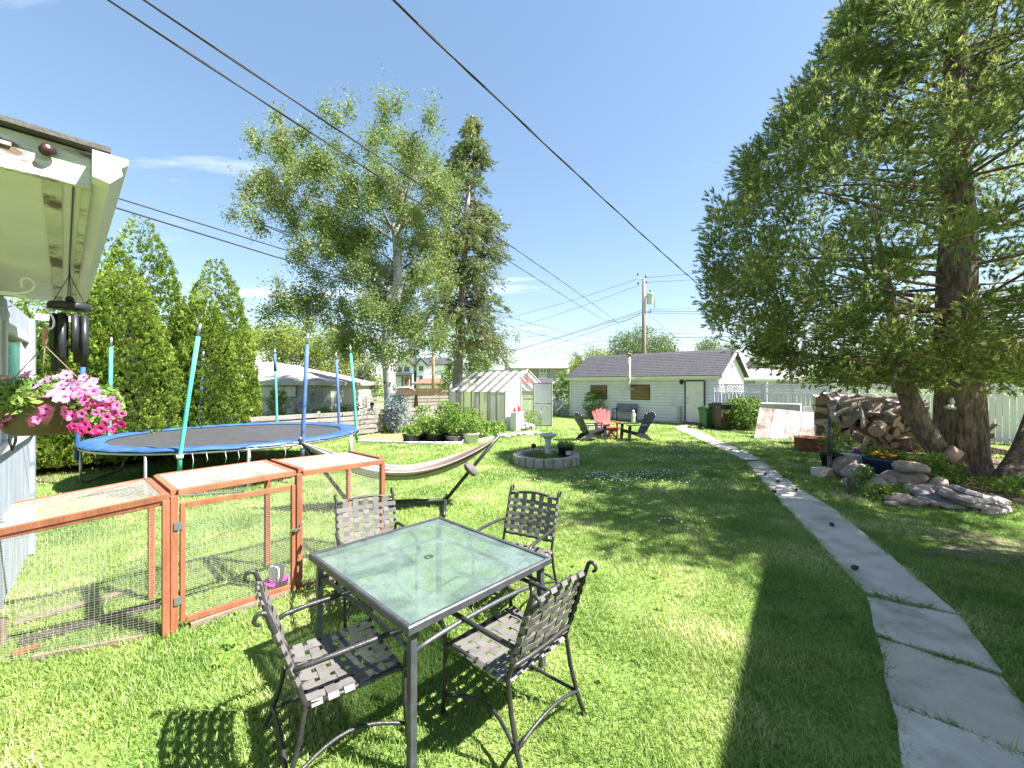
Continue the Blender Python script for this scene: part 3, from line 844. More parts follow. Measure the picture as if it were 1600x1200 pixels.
for i in range(34):                       # gable laps
    z0 = 0.1 + i * 0.104; z1 = z0 + 0.104
    def xr(z): return (0.0, GW) if z < GE else ((z - GE) / (GRZ - 0.05 - GE) * GW / 2, GW - (z - GE) / (GRZ - 0.05 - GE) * GW / 2)
    a0, a1 = xr(z0); c0, c1 = xr(min(z1, GRZ - 0.06))
    lap.add([(a0, 0.018, z0), (a1, 0.018, z0), (a1, -0.018, z0), (a0, -0.018, z0), (c0, -0.004, z1), (c1, -0.004, z1)], [(0, 1, 2, 3), (3, 2, 5, 4)])
lap.obj('siding', M['siding_blue'], gar)['kind'] = 'stuff'
q = MB(); q.box((0.0, -0.03, 1.2), (0.1, 0.1, 2.3)); q.obj('corner_board', M['white_paint'], gar)
q = MB(); q.box((-0.01, GL + 0.02, 1.2), (0.1, 0.08, 2.3)); q.obj('corner_board', M['white_paint'], gar)
# roof: two slopes, eave fascia, barge boards
sl = (GRZ - GE - 0.03) / (GW / 2)
def rp(x, y, dz=0.0): return (x, y, GE + 0.03 + sl * (x if x <= GW / 2 else GW - x) + dz)
for nm, x0, x1 in (('roof_slope', -0.32, GW / 2), ('roof_slope', GW / 2, GW + 0.32)):
    rr = MB()
    pts = [rp(x0, -0.25), rp(x1, -0.25), rp(x1, GL + 0.25), rp(x0, GL + 0.25)]
    rr.add(pts + [(p[0], p[1], p[2] + 0.06) for p in pts], [(3, 2, 1, 0), (4, 5, 6, 7), (0, 1, 5, 4), (1, 2, 6, 5), (2, 3, 7, 6), (3, 0, 4, 7)])
    rr.obj(nm, M['roof_grey'], gar)
crs = MB()
for i in range(1, 15):                    # shingle courses stand a little proud
    x = -0.32 + i * (GW / 2 + 0.32) / 15
    z = rp(x, 0)[2] + 0.06
    crs.add([(x - 0.185, -0.255, z - 0.185 * sl + 0.016), (x, -0.255, z + 0.003), (x, GL + 0.255, z + 0.003), (x - 0.185, GL + 0.255, z - 0.185 * sl + 0.016), (x - 0.186, -0.255, z - 0.186 * sl), (x - 0.186, GL + 0.255, z - 0.186 * sl)], [(0, 1, 2, 3), (4, 0, 3, 5)])
crs.obj('shingle_course', M['roof_grey'], gar)['kind'] = 'stuff'
q = MB(); q.box((-0.335, GL / 2, rp(-0.32, 0)[2] - 0.035), (0.03, GL + 0.5, 0.15)); q.obj('fascia', pm('cream_fascia', (0.62, 0.62, 0.50), (0.70, 0.69, 0.57), 3, 0.6), gar)
q = MB(); q.box((-0.17, GL / 2, rp(-0.32, 0)[2] - 0.075), (0.298, GL + 0.4, 0.02)); q.obj('soffit', M['soffit'], gar)
for x0, x1 in ((-0.34, GW / 2), (GW + 0.34, GW / 2)):
    q = MB(); q.beam(Vector(rp(x0, -0.265, -0.02)) , Vector(rp(x1, -0.265, -0.02)), 0.03, 0.15); q.obj('barge_board', M['white_paint'], gar)
# boarded windows, each of planks
def boarded(px0, px1, py0, py1):
    y1, zt = on_front(px0, py0); y0, zb = on_front(px1, py1)
    fr = MB(); fr.box((-0.02, (y0 + y1) / 2, (zt + zb) / 2), (0.05, abs(y1 - y0) + 0.08, zt - zb + 0.08))
    wo = fr.obj('window', M['dark_wood'], gar)
    for i in range(5):
        h = (zt - zb) / 5
        q = MB(); q.box((-0.055 - 0.003 * (i % 2), (y0 + y1) / 2 + 0.01 * (i % 3 - 1), zb + h * (i + 0.5)), (0.02, abs(y1 - y0), h - 0.012)); q.obj('plank', M['plywood'], wo)
boarded(924, 948, 603, 622.5)
boarded(987, 1015, 602.5, 624)
# stove pipe rising from the right window
y_, z_ = on_front(989, 607)
q = MB(); q.tube([(-0.07, y_ - 0.12, z_ - 0.02), (-0.20, y_ - 0.02, z_ - 0.03), (-0.42, y_, z_ + 0.02), (-0.44, y_, z_ + 0.14), (-0.44, y_, 3.42)], 0.075, 10); pp = q.obj('stove_pipe', pm('stove_pipe', (0.55, 0.52, 0.48), (0.66, 0.62, 0.57), 5, 0.5, metal=0.4, c3=(0.34, 0.16, 0.07), c3scale=2.0, c3lo=0.5, c3hi=0.65), gar)
q = MB(); q.lathe([(0.085, 3.38), (0.16, 3.39), (0.15, 3.43), (0.02, 3.5), (0.0, 3.5)], 12, (-0.44, y_, 0)); q.obj('cap', M['rust'], pp)
# door with frame, lever and lock
yA, zA = on_front(1072, 596); yB, zB = on_front(1100, 661.5)
yd, dw, dh = (yA + yB) / 2, abs(yA - yB), zA - 0.10
q = MB()
q.box((-0.03, yA + 0.03, 0.1 + dh / 2), (0.07, 0.06, dh + 0.06)); q.box((-0.03, yB - 0.03, 0.1 + dh / 2), (0.07, 0.06, dh + 0.06)); q.box((-0.03, yd, 0.1 + dh + 0.03), (0.066, dw, 0.058))
q.obj('door_frame', M['trim_black'], gar)
q = MB(); q.box((-0.028, yd, 0.1 + dh / 2), (0.05, dw - 0.01, dh - 0.01)); dr = q.obj('door', M['white_paint'], gar, bevel=0.004)
for z in (1.02, 1.22):
    q = MB(); q.ball((-0.075, yA - 0.09, z), 0.035); q.obj('handle', M['steel'], dr)
q = MB(); q.box((-0.16, yd, 0.055), (0.34, dw + 0.1, 0.11)); q.obj('threshold', M['rust'], gar)
# lamp beside the door, post, curl and light on the gable
y_, z_ = on_front(1066, 596)
q = MB(); q.lathe([(0.0, 0.1), (0.05, 0.08), (0.11, 0.0), (0.1, -0.03), (0.05, -0.14), (0.0, -0.15)], 10, (-0.12, y_, z_)); q.obj('lamp', M['black_metal'], gar)
q = MB(); q.tube([(-0.044, GW * 0.0 - 0.0, 0)], 0.01) if False else q.tube([(GW / 2 + 0.22 * math.cos(t), -0.04, 3.02 + 0.28 * math.sin(t)) for t in [R(60 + i * 20) for i in range(12)]], 0.025, 6); q.obj('wreath_hook', M['black_metal'], gar)
q = MB(); q.box((GW / 2, -0.06, 2.55), (0.14, 0.1, 0.1)); q.obj('gable_light', M['steel'], gar)
q = MB(); q.box((GW / 2, -0.035, 1.1), (2.6, 0.03, 2.1)); q.obj('vehicle_door', M['old_white'], gar)
y_, z_ = on_front(1063, 648)
q = MB(); q.box((-0.14, y_, 0.42), (0.1, 0.14, 0.84)); q.obj('meter_box', M['house_grey'], gar)
# white downspout leaning off the left corner
q = MB(); q.tube([(-0.1, GL + 0.12, 1.02), (-0.3, GL + 0.5, 0.55), (-0.4, GL + 0.75, 0.3)], 0.055, 8); q.obj('downspout', M['gutter'], gar)
# ================================================================ NEAR OBJECTS
# ---- glass-topped table
TC = Vector((-0.557, 2.756, 0)); TR = 0.81; TA, TB, TZ = 0.545, 0.615, 0.74
tab = thing('patio_table', 'square frosted-glass patio table with grey metal frame among four strap chairs', 'table', TC, TR)
def table_glass():
    m, nt, b = nodes_of('pebbled_glass')
    n, l = nt.nodes, nt.links
    b.inputs['Base Color'].default_value = (0.22, 0.285, 0.255, 1)
    b.inputs['Roughness'].default_value = 0.12
    b.inputs['Specular IOR Level'].default_value = 0.75
    tc = n.new('ShaderNodeTexCoord')
    nz = n.new('ShaderNodeTexNoise'); nz.inputs['Scale'].default_value = 4.0; nz.inputs['Detail'].default_value = 9; nz.inputs['Roughness'].default_value = 0.68; nz.inputs['Distortion'].default_value = 0.15
    l.new(tc.outputs['Object'], nz.inputs['Vector'])
    rp = n.new('ShaderNodeValToRGB'); rp.color_ramp.elements[0].position = 0.36; rp.color_ramp.elements[0].color = (0.40, 0.40, 0.40, 1); rp.color_ramp.elements[1].position = 0.72; rp.color_ramp.elements[1].color = (0.74, 0.74, 0.74, 1)
    cr2 = n.new('ShaderNodeValToRGB'); cr2.color_ramp.elements[0].position = 0.35; cr2.color_ramp.elements[0].color = (0.12, 0.165, 0.145, 1); cr2.color_ramp.elements[1].position = 0.68; cr2.color_ramp.elements[1].color = (0.21, 0.265, 0.245, 1)
    l.new(nz.outputs['Fac'], cr2.inputs[0]); l.new(cr2.outputs[0], b.inputs['Base Color'])
    l.new(nz.outputs['Fac'], rp.inputs[0])
    n2 = n.new('ShaderNodeTexNoise'); n2.inputs['Scale'].default_value = 240; n2.inputs['Detail'].default_value = 2
    l.new(tc.outputs['Object'], n2.inputs['Vector'])
    bp = n.new('ShaderNodeBump'); bp.inputs['Strength'].default_value = 0.22; bp.inputs['Distance'].default_value = 0.004
    l.new(n2.outputs['Fac'], bp.inputs['Height']); l.new(bp.outputs[0], b.inputs['Normal'])
    tr = n.new('ShaderNodeBsdfTransparent'); tr.inputs['Color'].default_value = (0.82, 0.93, 0.87, 1)
    mx = n.new('ShaderNodeMixShader')
    l.new(rp.outputs[0], mx.inputs[0]); l.new(tr.outputs[0], mx.inputs[1]); l.new(b.outputs[0], mx.inputs[2])
    l.new(mx.outputs[0], n['Material Output'].inputs[0])
    return m
hx, hy, hole = TA - 0.022, TB - 0.022, 0.021
corners = [(hx, hy), (-hx, hy), (-hx, -hy), (hx, -hy)]
gv, gf = [], []
for z in (TZ, TZ - 0.007):
    for x, y in corners: gv.append((x, y, z))
    for k in range(16):
        a = 2 * math.pi * k / 16; gv.append((hole * math.cos(a), hole * math.sin(a), z))
for s_, fl in ((0, False), (20, True)):
    for k in range(16):
        c = ((k // 4)) % 4
        f = (s_ + 4 + k, s_ + c, s_ + 4 + (k + 1) % 16); gf.append(f[::-1] if not fl else f)
    for c in range(4):
        f = (s_ + 4 + (4 * (c + 1)) % 16, s_ + c, s_ + (c + 1) % 4); gf.append(f[::-1] if not fl else f)
for k in range(16):
    gf.append((4 + k, 4 + (k + 1) % 16, 24 + (k + 1) % 16, 24 + k))
q = MB(); q.add(gv, gf); q.obj('glass_top', table_glass(), tab)
for x0, y0, x1, y1 in ((-TA, -TB, TA, -TB), (TA, -TB, TA, TB), (TA, TB, -TA, TB), (-TA, TB, -TA, -TB)):
    d = Vector((x1 - x0, y1 - y0, 0)).normalized(); nn = Vector((-d.y, d.x, 0)); p0 = Vector((x0, y0, 0)); p1 = Vector((x1, y1, 0))
    q = MB()
    sect = [(0, -0.03), (0, 0.004), (0.006, 0.011), (0.026, 0.008), (0.026, -0.009), (0.05, -0.012), (0.05, -0.03)]
    vs = [p0 + nn * o + d * o + Vector((0, 0, TZ + z)) for o, z in sect] + [p1 + nn * o - d * o + Vector((0, 0, TZ + z)) for o, z in sect]
    k = len(sect)
    q.add(vs, [(i, (i + 1) % k, k + (i + 1) % k, k + i) for i in range(k)])
    q.obj('frame_rail', M['table_metal'], tab)
for sx in (-1, 1):
    for sy in (-1, 1):
        q = MB(); q.beam((sx * (TA - 0.055), sy * (TB - 0.055), TZ - 0.032), (sx * (TA - 0.045), sy * (TB - 0.045), 0.012), 0.038, 0.038, (1, 0, 0))
        lg = q.obj('leg', M['table_metal'], tab, bevel=0.004)
        q = MB(); q.lathe([(0.024, 0.0), (0.026, 0.012), (0.022, 0.03), (0.0, 0.032)], 10, (sx * (TA - 0.045), sy * (TB - 0.045), 0)); q.obj('foot_cap', M['black_plastic'], lg)
for x0, y0, x1, y1 in ((-TA, -TB, TA, -TB), (TA, -TB, TA, TB), (TA, TB, -TA, TB), (-TA, TB, -TA, -TB)):
    k = 0.055 / TA
    p0 = Vector((x0 * (1 - 0.055 / TA), y0 * (1 - 0.055 / TB), 0)); p1 = Vector((x1 * (1 - 0.055 / TA), y1 * (1 - 0.055 / TB), 0))
    q = MB(); q.tube([p0.lerp(p1, t) + Vector((0, 0, TZ - 0.13 + 0.09 * abs(2 * t - 1) ** 2.5 * -0.3)) for t in [i / 10 for i in range(11)]], 0.013, 8); q.obj('apron_bar', M['table_metal'], tab)
q = MB(); q.lathe([(0.021, TZ + 0.003), (0.030, TZ + 0.003), (0.030, TZ + 0.0005)], 20); q.obj('parasol_ring', M['black_plastic'], tab)

# ---- woven strap chairs
def chair():
    c = thing('patio_chair', 'x', 'chair', group='strap chairs round the glass table')
    CM = M['chair_metal']; r = 0.0125
    def back_y(z): return -0.215 - 0.145 * max(0, (z - 0.42)) / 0.44
    for s in (-1, 1):
        pts = [(s * 0.268, -0.335, 0.0), (s * 0.262, -0.29, 0.10), (s * 0.255, -0.245, 0.25), (s * 0.25, -0.215, 0.42), (s * 0.25, back_y(0.55), 0.55), (s * 0.25, back_y(0.72), 0.72), (s * 0.25, back_y(0.85), 0.85)]
        cy, cz, rr = back_y(0.88) - 0.026, 0.875, 0.026
        pts += [(s * 0.25, cy + rr * math.cos(a), cz + rr * math.sin(a)) for a in [R(20 + 40 * i) for i in range(7)]]
        q = MB(); q.tube(pts, [r] * 7 + [r * 0.95, r * 0.9, r * 0.85, r * 0.8, r * 0.75, r * 0.7, r * 0.6], 8); q.obj('back_leg', CM, c)
        # front leg with a scroll under the arm
        pts = [(s * 0.275, 0.275, 0.0), (s * 0.278, 0.262, 0.12), (s * 0.278, 0.25, 0.26), (s * 0.276, 0.25, 0.40), (s * 0.276, 0.262, 0.50)]
        pts += [(s * 0.276, 0.262 + 0.030 * math.sin(a) * 1.0, 0.545 - 0.04 * math.cos(a)) for a in [R(35 + 30 * i) for i in range(6)]]
        q = MB(); q.tube(pts, r, 8); q.obj('front_leg', CM, c)
        # arm
        pts = [(s * 0.25, back_y(0.60), 0.60), (s * 0.268, -0.22, 0.612), (s * 0.278, -0.10, 0.618), (s * 0.28, 0.10, 0.622), (s * 0.28, 0.24, 0.618), (s * 0.28, 0.29, 0.60), (s * 0.28, 0.318, 0.57), (s * 0.28, 0.318, 0.535), (s * 0.28, 0.295, 0.515), (s * 0.28, 0.27, 0.52)]
        q = MB(); q.tube(pts, [0.0135] * 6 + [0.012, 0.011, 0.010, 0.008], 8); q.obj('arm', CM, c)
        # side rail of the seat and bowed side stretcher
        q = MB(); q.tube([(s * 0.25, -0.215, 0.415), (s * 0.252, -0.05, 0.405), (s * 0.255, 0.12, 0.412), (s * 0.262, 0.22, 0.418), (s * 0.275, 0.25, 0.405)], r, 8); q.obj('seat_rail', CM, c)
        q = MB(); q.tube([(s * (0.270 - 0.07 * math.sin(math.pi * t)), -0.29 + 0.555 * t, 0.11 + 0.05 * math.sin(math.pi * t)) for t in [i / 10 for i in range(11)]], 0.010, 7); q.obj('stretcher', CM, c)
    q = MB(); q.tube([(0.25 * t, back_y(0.84) - 0.012 * (1 - t * t), 0.828 + 0.035 * (1 - t * t)) for t in [i / 5 - 1 for i in range(11)]], r, 8); q.obj('back_rail', CM, c)
    q = MB(); q.tube([(0.25 * t, back_y(0.49) - 0.012 * (1 - t * t), 0.49) for t in [i / 5 - 1 for i in range(11)]], r, 8); q.obj('back_rail', CM, c)
    q = MB(); q.tube([(0.25 * t, -0.205, 0.405) for t in (-1, -0.3, 0.3, 1)], r, 8); q.obj('seat_rail', CM, c)
    q = MB(); q.tube([(0.262 * t, 0.235, 0.408) for t in (-1, -0.3, 0.3, 1)], r, 8); q.obj('seat_rail', CM, c)
    q = MB(); q.tube([(0.262 * t, -0.29 + 0.0 * t, 0.12 + 0.05 * (1 - t * t)) for t in [i / 5 - 1 for i in range(11)]], 0.010, 7); q.obj('stretcher', CM, c)
    # straps
    def ribbon(pts, wdir, w, th=0.0032):
        q = MB(); wdir = Vector(wdir).normalized() * (w / 2); pts = [Vector(p) for p in pts]; n = len(pts)
        vs = []
        for i, p in enumerate(pts):
            t = (pts[min(i + 1, n - 1)] - pts[max(i - 1, 0)]).normalized(); nn = t.cross(wdir).normalized() * th / 2
            vs += [p - wdir - nn, p + wdir - nn, p + wdir + nn, p - wdir + nn]
        fs = []
        for i in range(n - 1):
            for k in range(4):
                l = (k + 1) % 4; fs.append((i * 4 + k, i * 4 + l, i * 4 + 4 + l, i * 4 + 4 + k))
        fs += [(3, 2, 1, 0), (n * 4 - 4, n * 4 - 3, n * 4 - 2, n * 4 - 1)]
        q.add(vs, fs, 0, False)
        return q.obj('strap', M['strap'], c)
    NX, NY, w = 6, 6, 0.049
    xs = [-0.25 + 0.5 * (i + 0.5) / NX for i in range(NX)]
    ys = [-0.205 + 0.44 * (i + 0.5) / NY for i in range(NY)]
    amp = 0.0036
    def sag(x, y): return -0.018 * (1 - (x / 0.26) ** 2)
    for i, x in enumerate(xs):            # front to back
        pts = [(x, -0.205, 0.388), (x, -0.222, 0.404), (x, -0.205, 0.4215)]
        for j, y in enumerate(ys):
            pts.append((x, y, 0.421 + sag(x, y) + amp * (1 if (i + j) % 2 else -1)))
        pts += [(x, 0.235, 0.4245), (x, 0.252, 0.407), (x, 0.238, 0.390)]
        ribbon(pts, (1, 0, 0), w)
    for j, y in enumerate(ys):            # across
        e = 0.252
        pts = [(-e, y, 0.390), (-e - 0.017, y, 0.408), (-e, y, 0.4255)]
        for i, x in enumerate(xs):
            pts.append((x, y, 0.421 + sag(x, y) + amp * (-1 if (i + j) % 2 else 1)))
        pts += [(e, y, 0.4255), (e + 0.017, y, 0.408), (e, y, 0.390)]
        ribbon(pts, (0, 1, 0), w)
    NBX, NBZ = 5, 5
    bx = [-0.22 + 0.44 * (i + 0.5) / NBX for i in range(NBX)]
    bz = [0.515 + 0.29 * (j + 0.5) / NBZ for j in range(NBZ)]
    up = Vector((0, -0.145, 0.44)).normalized(); nb_ = Vector((0, 0.44, 0.145)).normalized()
    for i, x in enumerate(bx):
        bow = -0.018 * (1 - (x / 0.25) ** 2)
        top = 0.828 + 0.035 * (1 - (x / 0.25) ** 2)
        pts = [Vector((x, back_y(0.49) + bow, 0.49)) - nb_ * 0.016, Vector((x, back_y(0.475) + bow, 0.474)), Vector((x, back_y(0.49) + bow, 0.49)) + nb_ * 0.016]
        for j, z in enumerate(bz):
            pts.append(Vector((x, back_y(z) + bow, z)) + nb_ * (0.010 + amp * (1 if (i + j) % 2 else -1)))
        pts += [Vector((x, back_y(top) + bow * 0.7, top)) + nb_ * 0.016, Vector((x, back_y(top) + bow * 0.7, top)) + up * 0.016, Vector((x, back_y(top) + bow * 0.7, top)) - nb_ * 0.016]
        ribbon(pts, (1, 0, 0), 0.046)
    for j, z in enumerate(bz):
        e = 0.250; y0 = back_y(z)
        pts = [Vector((-e, y0, z)) - nb_ * 0.016, Vector((-e - 0.0165, y0, z)), Vector((-e, y0, z)) + nb_ * 0.016]
        for i, x in enumerate(bx):
            bow = -0.018 * (1 - (x / 0.25) ** 2)
            pts.append(Vector((x, y0 + bow, z)) + nb_ * (0.010 + amp * (-1 if (i + j) % 2 else 1)))
        pts += [Vector((e, y0, z)) + nb_ * 0.016, Vector((e + 0.0165, y0, z)), Vector((e, y0, z)) - nb_ * 0.016]
        ribbon(pts, up, 0.038)
    return c
chair0 = chair()
def face(d): return math.atan2(-d[0], d[1])
spots = [((-0.01, 2.385), (-0.74, 0.68), 'strap patio chair with its back to the open lawn, nearest the concrete path'),
         ((-0.93, 2.225), (0.80, 0.60), 'strap patio chair seen side-on between table and rabbit run, its seat sunlit'),
         ((-1.16, 3.47), (0.52, -0.85), 'strap patio chair facing the camera in front of the last bay of the rabbit run'),
         ((0.03, 3.60), (-0.49, -0.87), 'strap patio chair facing the camera with only open lawn behind it')]
for i, (p, d, lab) in enumerate(spots):
    c = chair0 if i == 0 else dup(chair0)
    c.location = (p[0], p[1], 0); c.rotation_euler = (0, 0, face(d)); c['label'] = lab

# ---- rabbit run of red-stained wood and wire mesh
run = thing('rabbit_run', 'long low rabbit run of red-stained timber and wire mesh beside the patio table', 'animal run', (-2.59, 3.11, 0))
F1, F2, F3 = Vector((-2.59, 3.11, 0)), Vector((-1.98, 3.79, 0)), Vector((-1.38, 4.37, 0))
K1, K2, K3 = F1 + B * 0.80, F2 + B * 0.77, F3 + B * 0.73
dL = Vector((0.92, 0.39, 0)).normalized()
F0 = F1 - dL * 0.96; K0 = Vector((-3.90, 3.22, 0))
def up_(p, z): return Vector((p.x, p.y, z))
def rail(a, b, w=0.045, h=0.045, nm='rail', up=(0, 0, 1), par=None):
    q = MB(); q.beam(a, b, w, h, up); return q.obj(nm, M['red_wood'], par or run, world=True, bevel=0.003)
def mesh_panel(a0, b0, a1, b1, par=None, pu=0.030, pv=0.0165, r=0.0007):
    """wire mesh in the quad a0-b0 (bottom) a1-b1 (top)"""
    a0, b0, a1, b1 = map(Vector, (a0, b0, a1, b1))
    nu = int(((b0 - a0).length) / pu); nv = int((a1 - a0).length / pv)
    nrm = (b0 - a0).cross(a1 - a0).normalized()
    q = MB()
    def w(p0, p1, r):
        d = (p1 - p0).normalized(); x = d.cross(nrm).normalized() * r; y = nrm * r
        vs = []
        for p in (p0, p1):
            for k in range(3):
                a = 2.094 * k; vs.append(p + x * math.cos(a) + y * math.sin(a))
        q.add(vs, [(0, 1, 4, 3), (1, 2, 5, 4), (2, 0, 3, 5)], 0, False)
    rnd = random.Random(nu)
    for i in range(1, nu):
        t = i / nu; w(a0.lerp(b0, t), a1.lerp(b1, t), r * 0.55)
    for j in range(1, nv):
        t = j / nv
        # wires are never quite straight: three pieces with a little slack
        pa, pb = a0.lerp(a1, t), b0.lerp(b1, t)
        m1 = pa.lerp(pb, 0.35) + Vector((0, 0, rnd.uniform(-0.002, 0.002))); m2 = pa.lerp(pb, 0.7) + Vector((0, 0, rnd.uniform(-0.002, 0.002)))
        w(pa, m1, r * 1.4); w(m1, m2, r * 1.4); w(m2, pb, r * 1.4)
    o = q.obj('wire_mesh', M['wire'], par or run, world=True)
    o['kind'] = 'stuff'
    return o
H = 1.05
# left bay (runs out of view)
rail(up_(F0, 0.90), up_(F1 - dL * 0.005, H - 0.0)); rail(up_(K0, 0.95), up_(K1 - dL * 0.02, H))
rail(up_(F1 - dL * 0.03 + B * 0.025, H), up_(K1 - dL * 0.03 - B * 0.025, H))
rail(up_(F0 + dL * 0.0, 0.87), up_(F1 - dL * 0.01, H - 0.042), 0.03, 0.035)
mesh_panel(up_(F0, 0.02), up_(F1 - dL * 0.03, 0.02), up_(F0, 0.88), up_(F1 - dL * 0.03, H - 0.02))
mesh_panel(up_(F0, 0.925), up_(F1 - dL * 0.03, H + 0.02), up_(K0, 0.97), up_(K1 - dL * 0.03, H + 0.02))
mesh_panel(up_(K0, 0.02), up_(K1 - dL * 0.03, 0.02), up_(K0, 0.93), up_(K1 - dL * 0.03, H - 0.02))
# posts: twin posts where bays meet
nA = (F2 - F1).normalized()
rail(up_(F1 - nA * 0.024, 0), up_(F1 - nA * 0.024, H - 0.023), 0.045, 0.045, 'post', A)
rail(up_(F1 + nA * 0.024, 0), up_(F1 + nA * 0.024, H - 0.001), 0.045, 0.045, 'post', A)
rail(up_(K1, 0), up_(K1, H - 0.024), 0.06, 0.045, 'post', A)
rail(up_(F2 + nA * 0.01, 0), up_(F2 + nA * 0.01, H + 0.02), 0.06, 0.05, 'post', A)
rail(up_(K2, 0), up_(K2, H), 0.055, 0.045, 'post', A)
rail(up_(F3, 0), up_(F3, H - 0.004), 0.045, 0.045, 'post', A)
rail(up_(K3, 0), up_(K3, H - 0.004), 0.045, 0.045, 'post', A)
# middle bay
H2 = 1.085
rail(up_(F1 + nA * 0.048, H + 0.02), up_(F2 - nA * 0.022, H2)); rail(up_(K1 + nA * 0.03, H + 0.022), up_(K2, H2))
rail(up_(F1 + nA * 0.03 + B * 0.025, H + 0.02), up_(K1 + nA * 0.03 - B * 0.025, H + 0.02)); rail(up_(F2 - nA * 0.045 + B * 0.025, H2), up_(K2 - nA * 0.03 - B * 0.025, H2))
mesh_panel(up_(F1 + nA * 0.05, H + 0.04), up_(F2 - nA * 0.05, H2 + 0.02), up_(K1 + nA * 0.05, H + 0.04), up_(K2 - nA * 0.05, H2 + 0.02))
mesh_panel(up_(K1 + nA * 0.03, 0.02), up_(K2, 0.02), up_(K1 + nA * 0.03, H), up_(K2, H2 - 0.02))
# door, a little ajar, of stiles and rails with its own mesh
D0 = F1 + nA * 0.075 ; D1 = F2 - nA * 0.05
dn = Vector((nA.y, -nA.x, 0))
D1 = D1 + dn * 0.03
dor_q = MB(); dor_q.beam(up_(D0, 0.075), up_(D0, 0.985), 0.042, 0.03, A); dor = dor_q.obj('door', M['red_wood'], run, world=True, bevel=0.003)
rail(up_(D1, 0.05), up_(D1, 0.985), 0.042, 0.03, 'stile', A, dor)
rail(up_(D0 + nA * 0.022, 0.965), up_(D1 - nA * 0.022, 0.965), 0.03, 0.042, 'door_rail', (0, 0, 1), dor)
rail(up_(D0 + nA * 0.022, 0.08), up_(D1 - nA * 0.022, 0.065), 0.03, 0.042, 'door_rail', (0, 0, 1), dor)
mesh_panel(up_(D0, 0.09), up_(D1, 0.09), up_(D0, 0.965), up_(D1, 0.965), dor)
q = MB(); lp = up_(D1, 0.58) + dn * 0.03; q.tube([lp, lp + nA * 0.05, lp + nA * 0.07 + Vector((0, 0, 0.03)), lp + nA * 0.072 + Vector((0, 0, 0.06))], 0.006, 6); q.box(lp, (0.05, 0.02, 0.02)); q.obj('latch', M['steel'], dor, world=True)
for z in (0.25, 0.82):
    q = MB(); q.box(up_(D0 - nA * 0.03, z) + dn * 0.028, (0.05, 0.008, 0.06), rz(GRID)); q.obj('hinge', M['steel'], dor, world=True)
# right bay
H3 = 1.08
rail(up_(F2 + nA * 0.045, H3 - 0.01), up_(F3 + nA * 0.022, H3 - 0.006)); rail(up_(K2 + nA * 0.03, H3 - 0.004), up_(K3 + nA * 0.022, H3 - 0.006))
rail(up_(F3 + B * 0.024, H3 + 0.016), up_(K3 - B * 0.024, H3 + 0.016)); rail(up_(F2 + nA * 0.04 + B * 0.03, H3 + 0.012), up_(K2 + nA * 0.04 - B * 0.03, H3 + 0.012))
mesh_panel(up_(F2 + nA * 0.06, H3 + 0.014), up_(F3, H3 + 0.018), up_(K2 + nA * 0.06, H3 + 0.014), up_(K3, H3 + 0.018))
mesh_panel(up_(F2 + nA * 0.035, 0.02), up_(F3 - nA * 0.02, 0.02), up_(F2 + nA * 0.035, H3 - 0.03), up_(F3 - nA * 0.02, H3 - 0.03))
mesh_panel(up_(K2, 0.02), up_(K3, 0.02), up_(K2, H3 - 0.03), up_(K3, H3 - 0.03))
mesh_panel(up_(F3, 0.02), up_(K3, 0.02), up_(F3, H3 - 0.02), up_(K3, H3 - 0.02))
# bleached bottom boards
for a_, b_ in ((F1 + nA * 0.12, F2 - nA * 0.03), (F2 + nA * 0.05, F3 - nA * 0.2)):
    q = MB(); q.beam(up_(a_, 0.025) + dn * 0.03, up_(b_, 0.025) + dn * 0.03, 0.03, 0.05); q.obj('sill_board', M['grey_wood'], run, world=True, bevel=0.003)
q = MB(); q.beam(up_(F1 - dL * 0.16, 0.02), up_(F1 - dL * 0.75, 0.02), 0.03, 0.04); q.obj('sill_board', M['grey_wood'], run, world=True)
# loose boards and litter lying in the run
for (p0, p1, w_, h_, mt, lab) in ((G(30, 1008), G(250, 948), 0.10, 0.03, 'dark_wood', 'dark wet plank lying in the grass inside the left bay of the rabbit run'),
                                 (G(20, 978), G(205, 925), 0.07, 0.025, 'grey_wood', 'bleached thin board lying behind the dark plank in the rabbit run'),
                                 (G(18, 1024, 0.02), G(62, 1008, 0.02), 0.035, 0.03, 'red_wood', 'short red stick at the foot of the mesh in the left bay')):
    q = MB(); q.beam(up_(p0, h_ / 2 + 0.004), up_(p1, h_ / 2 + 0.004), w_, h_); tag(q.obj('plank', M[mt], bevel=0.003), lab, 'plank')
q = MB(); pb = G(2, 1010); q.beam(up_(pb, 0.0), up_(pb, 0.20), 0.04, 0.04); tag(q.obj('stake', M['grey_wood']), 'short pale stake standing at the left edge inside the rabbit run', 'stake')
fd = thing('rabbit_feeder', 'cloudy plastic jug in a magenta dish inside the rabbit run beside its door', 'feeder', G(432, 917))
fp = G(432, 917)
q = MB(); q.lathe([(0.0, 0.01), (0.075, 0.01), (0.10, 0.035), (0.105, 0.075), (0.097, 0.075), (0.09, 0.04), (0.0, 0.03)], 14); q.obj('dish', M['magenta'], fd)
q = MB(); q.lathe([(0.03, 0.04), (0.055, 0.06), (0.066, 0.085), (0.062, 0.10), (0.067, 0.115), (0.062, 0.13), (0.067, 0.145), (0.064, 0.19), (0.045, 0.205), (0.0, 0.207)], 14); q.obj('jug', M['jug'], fd)

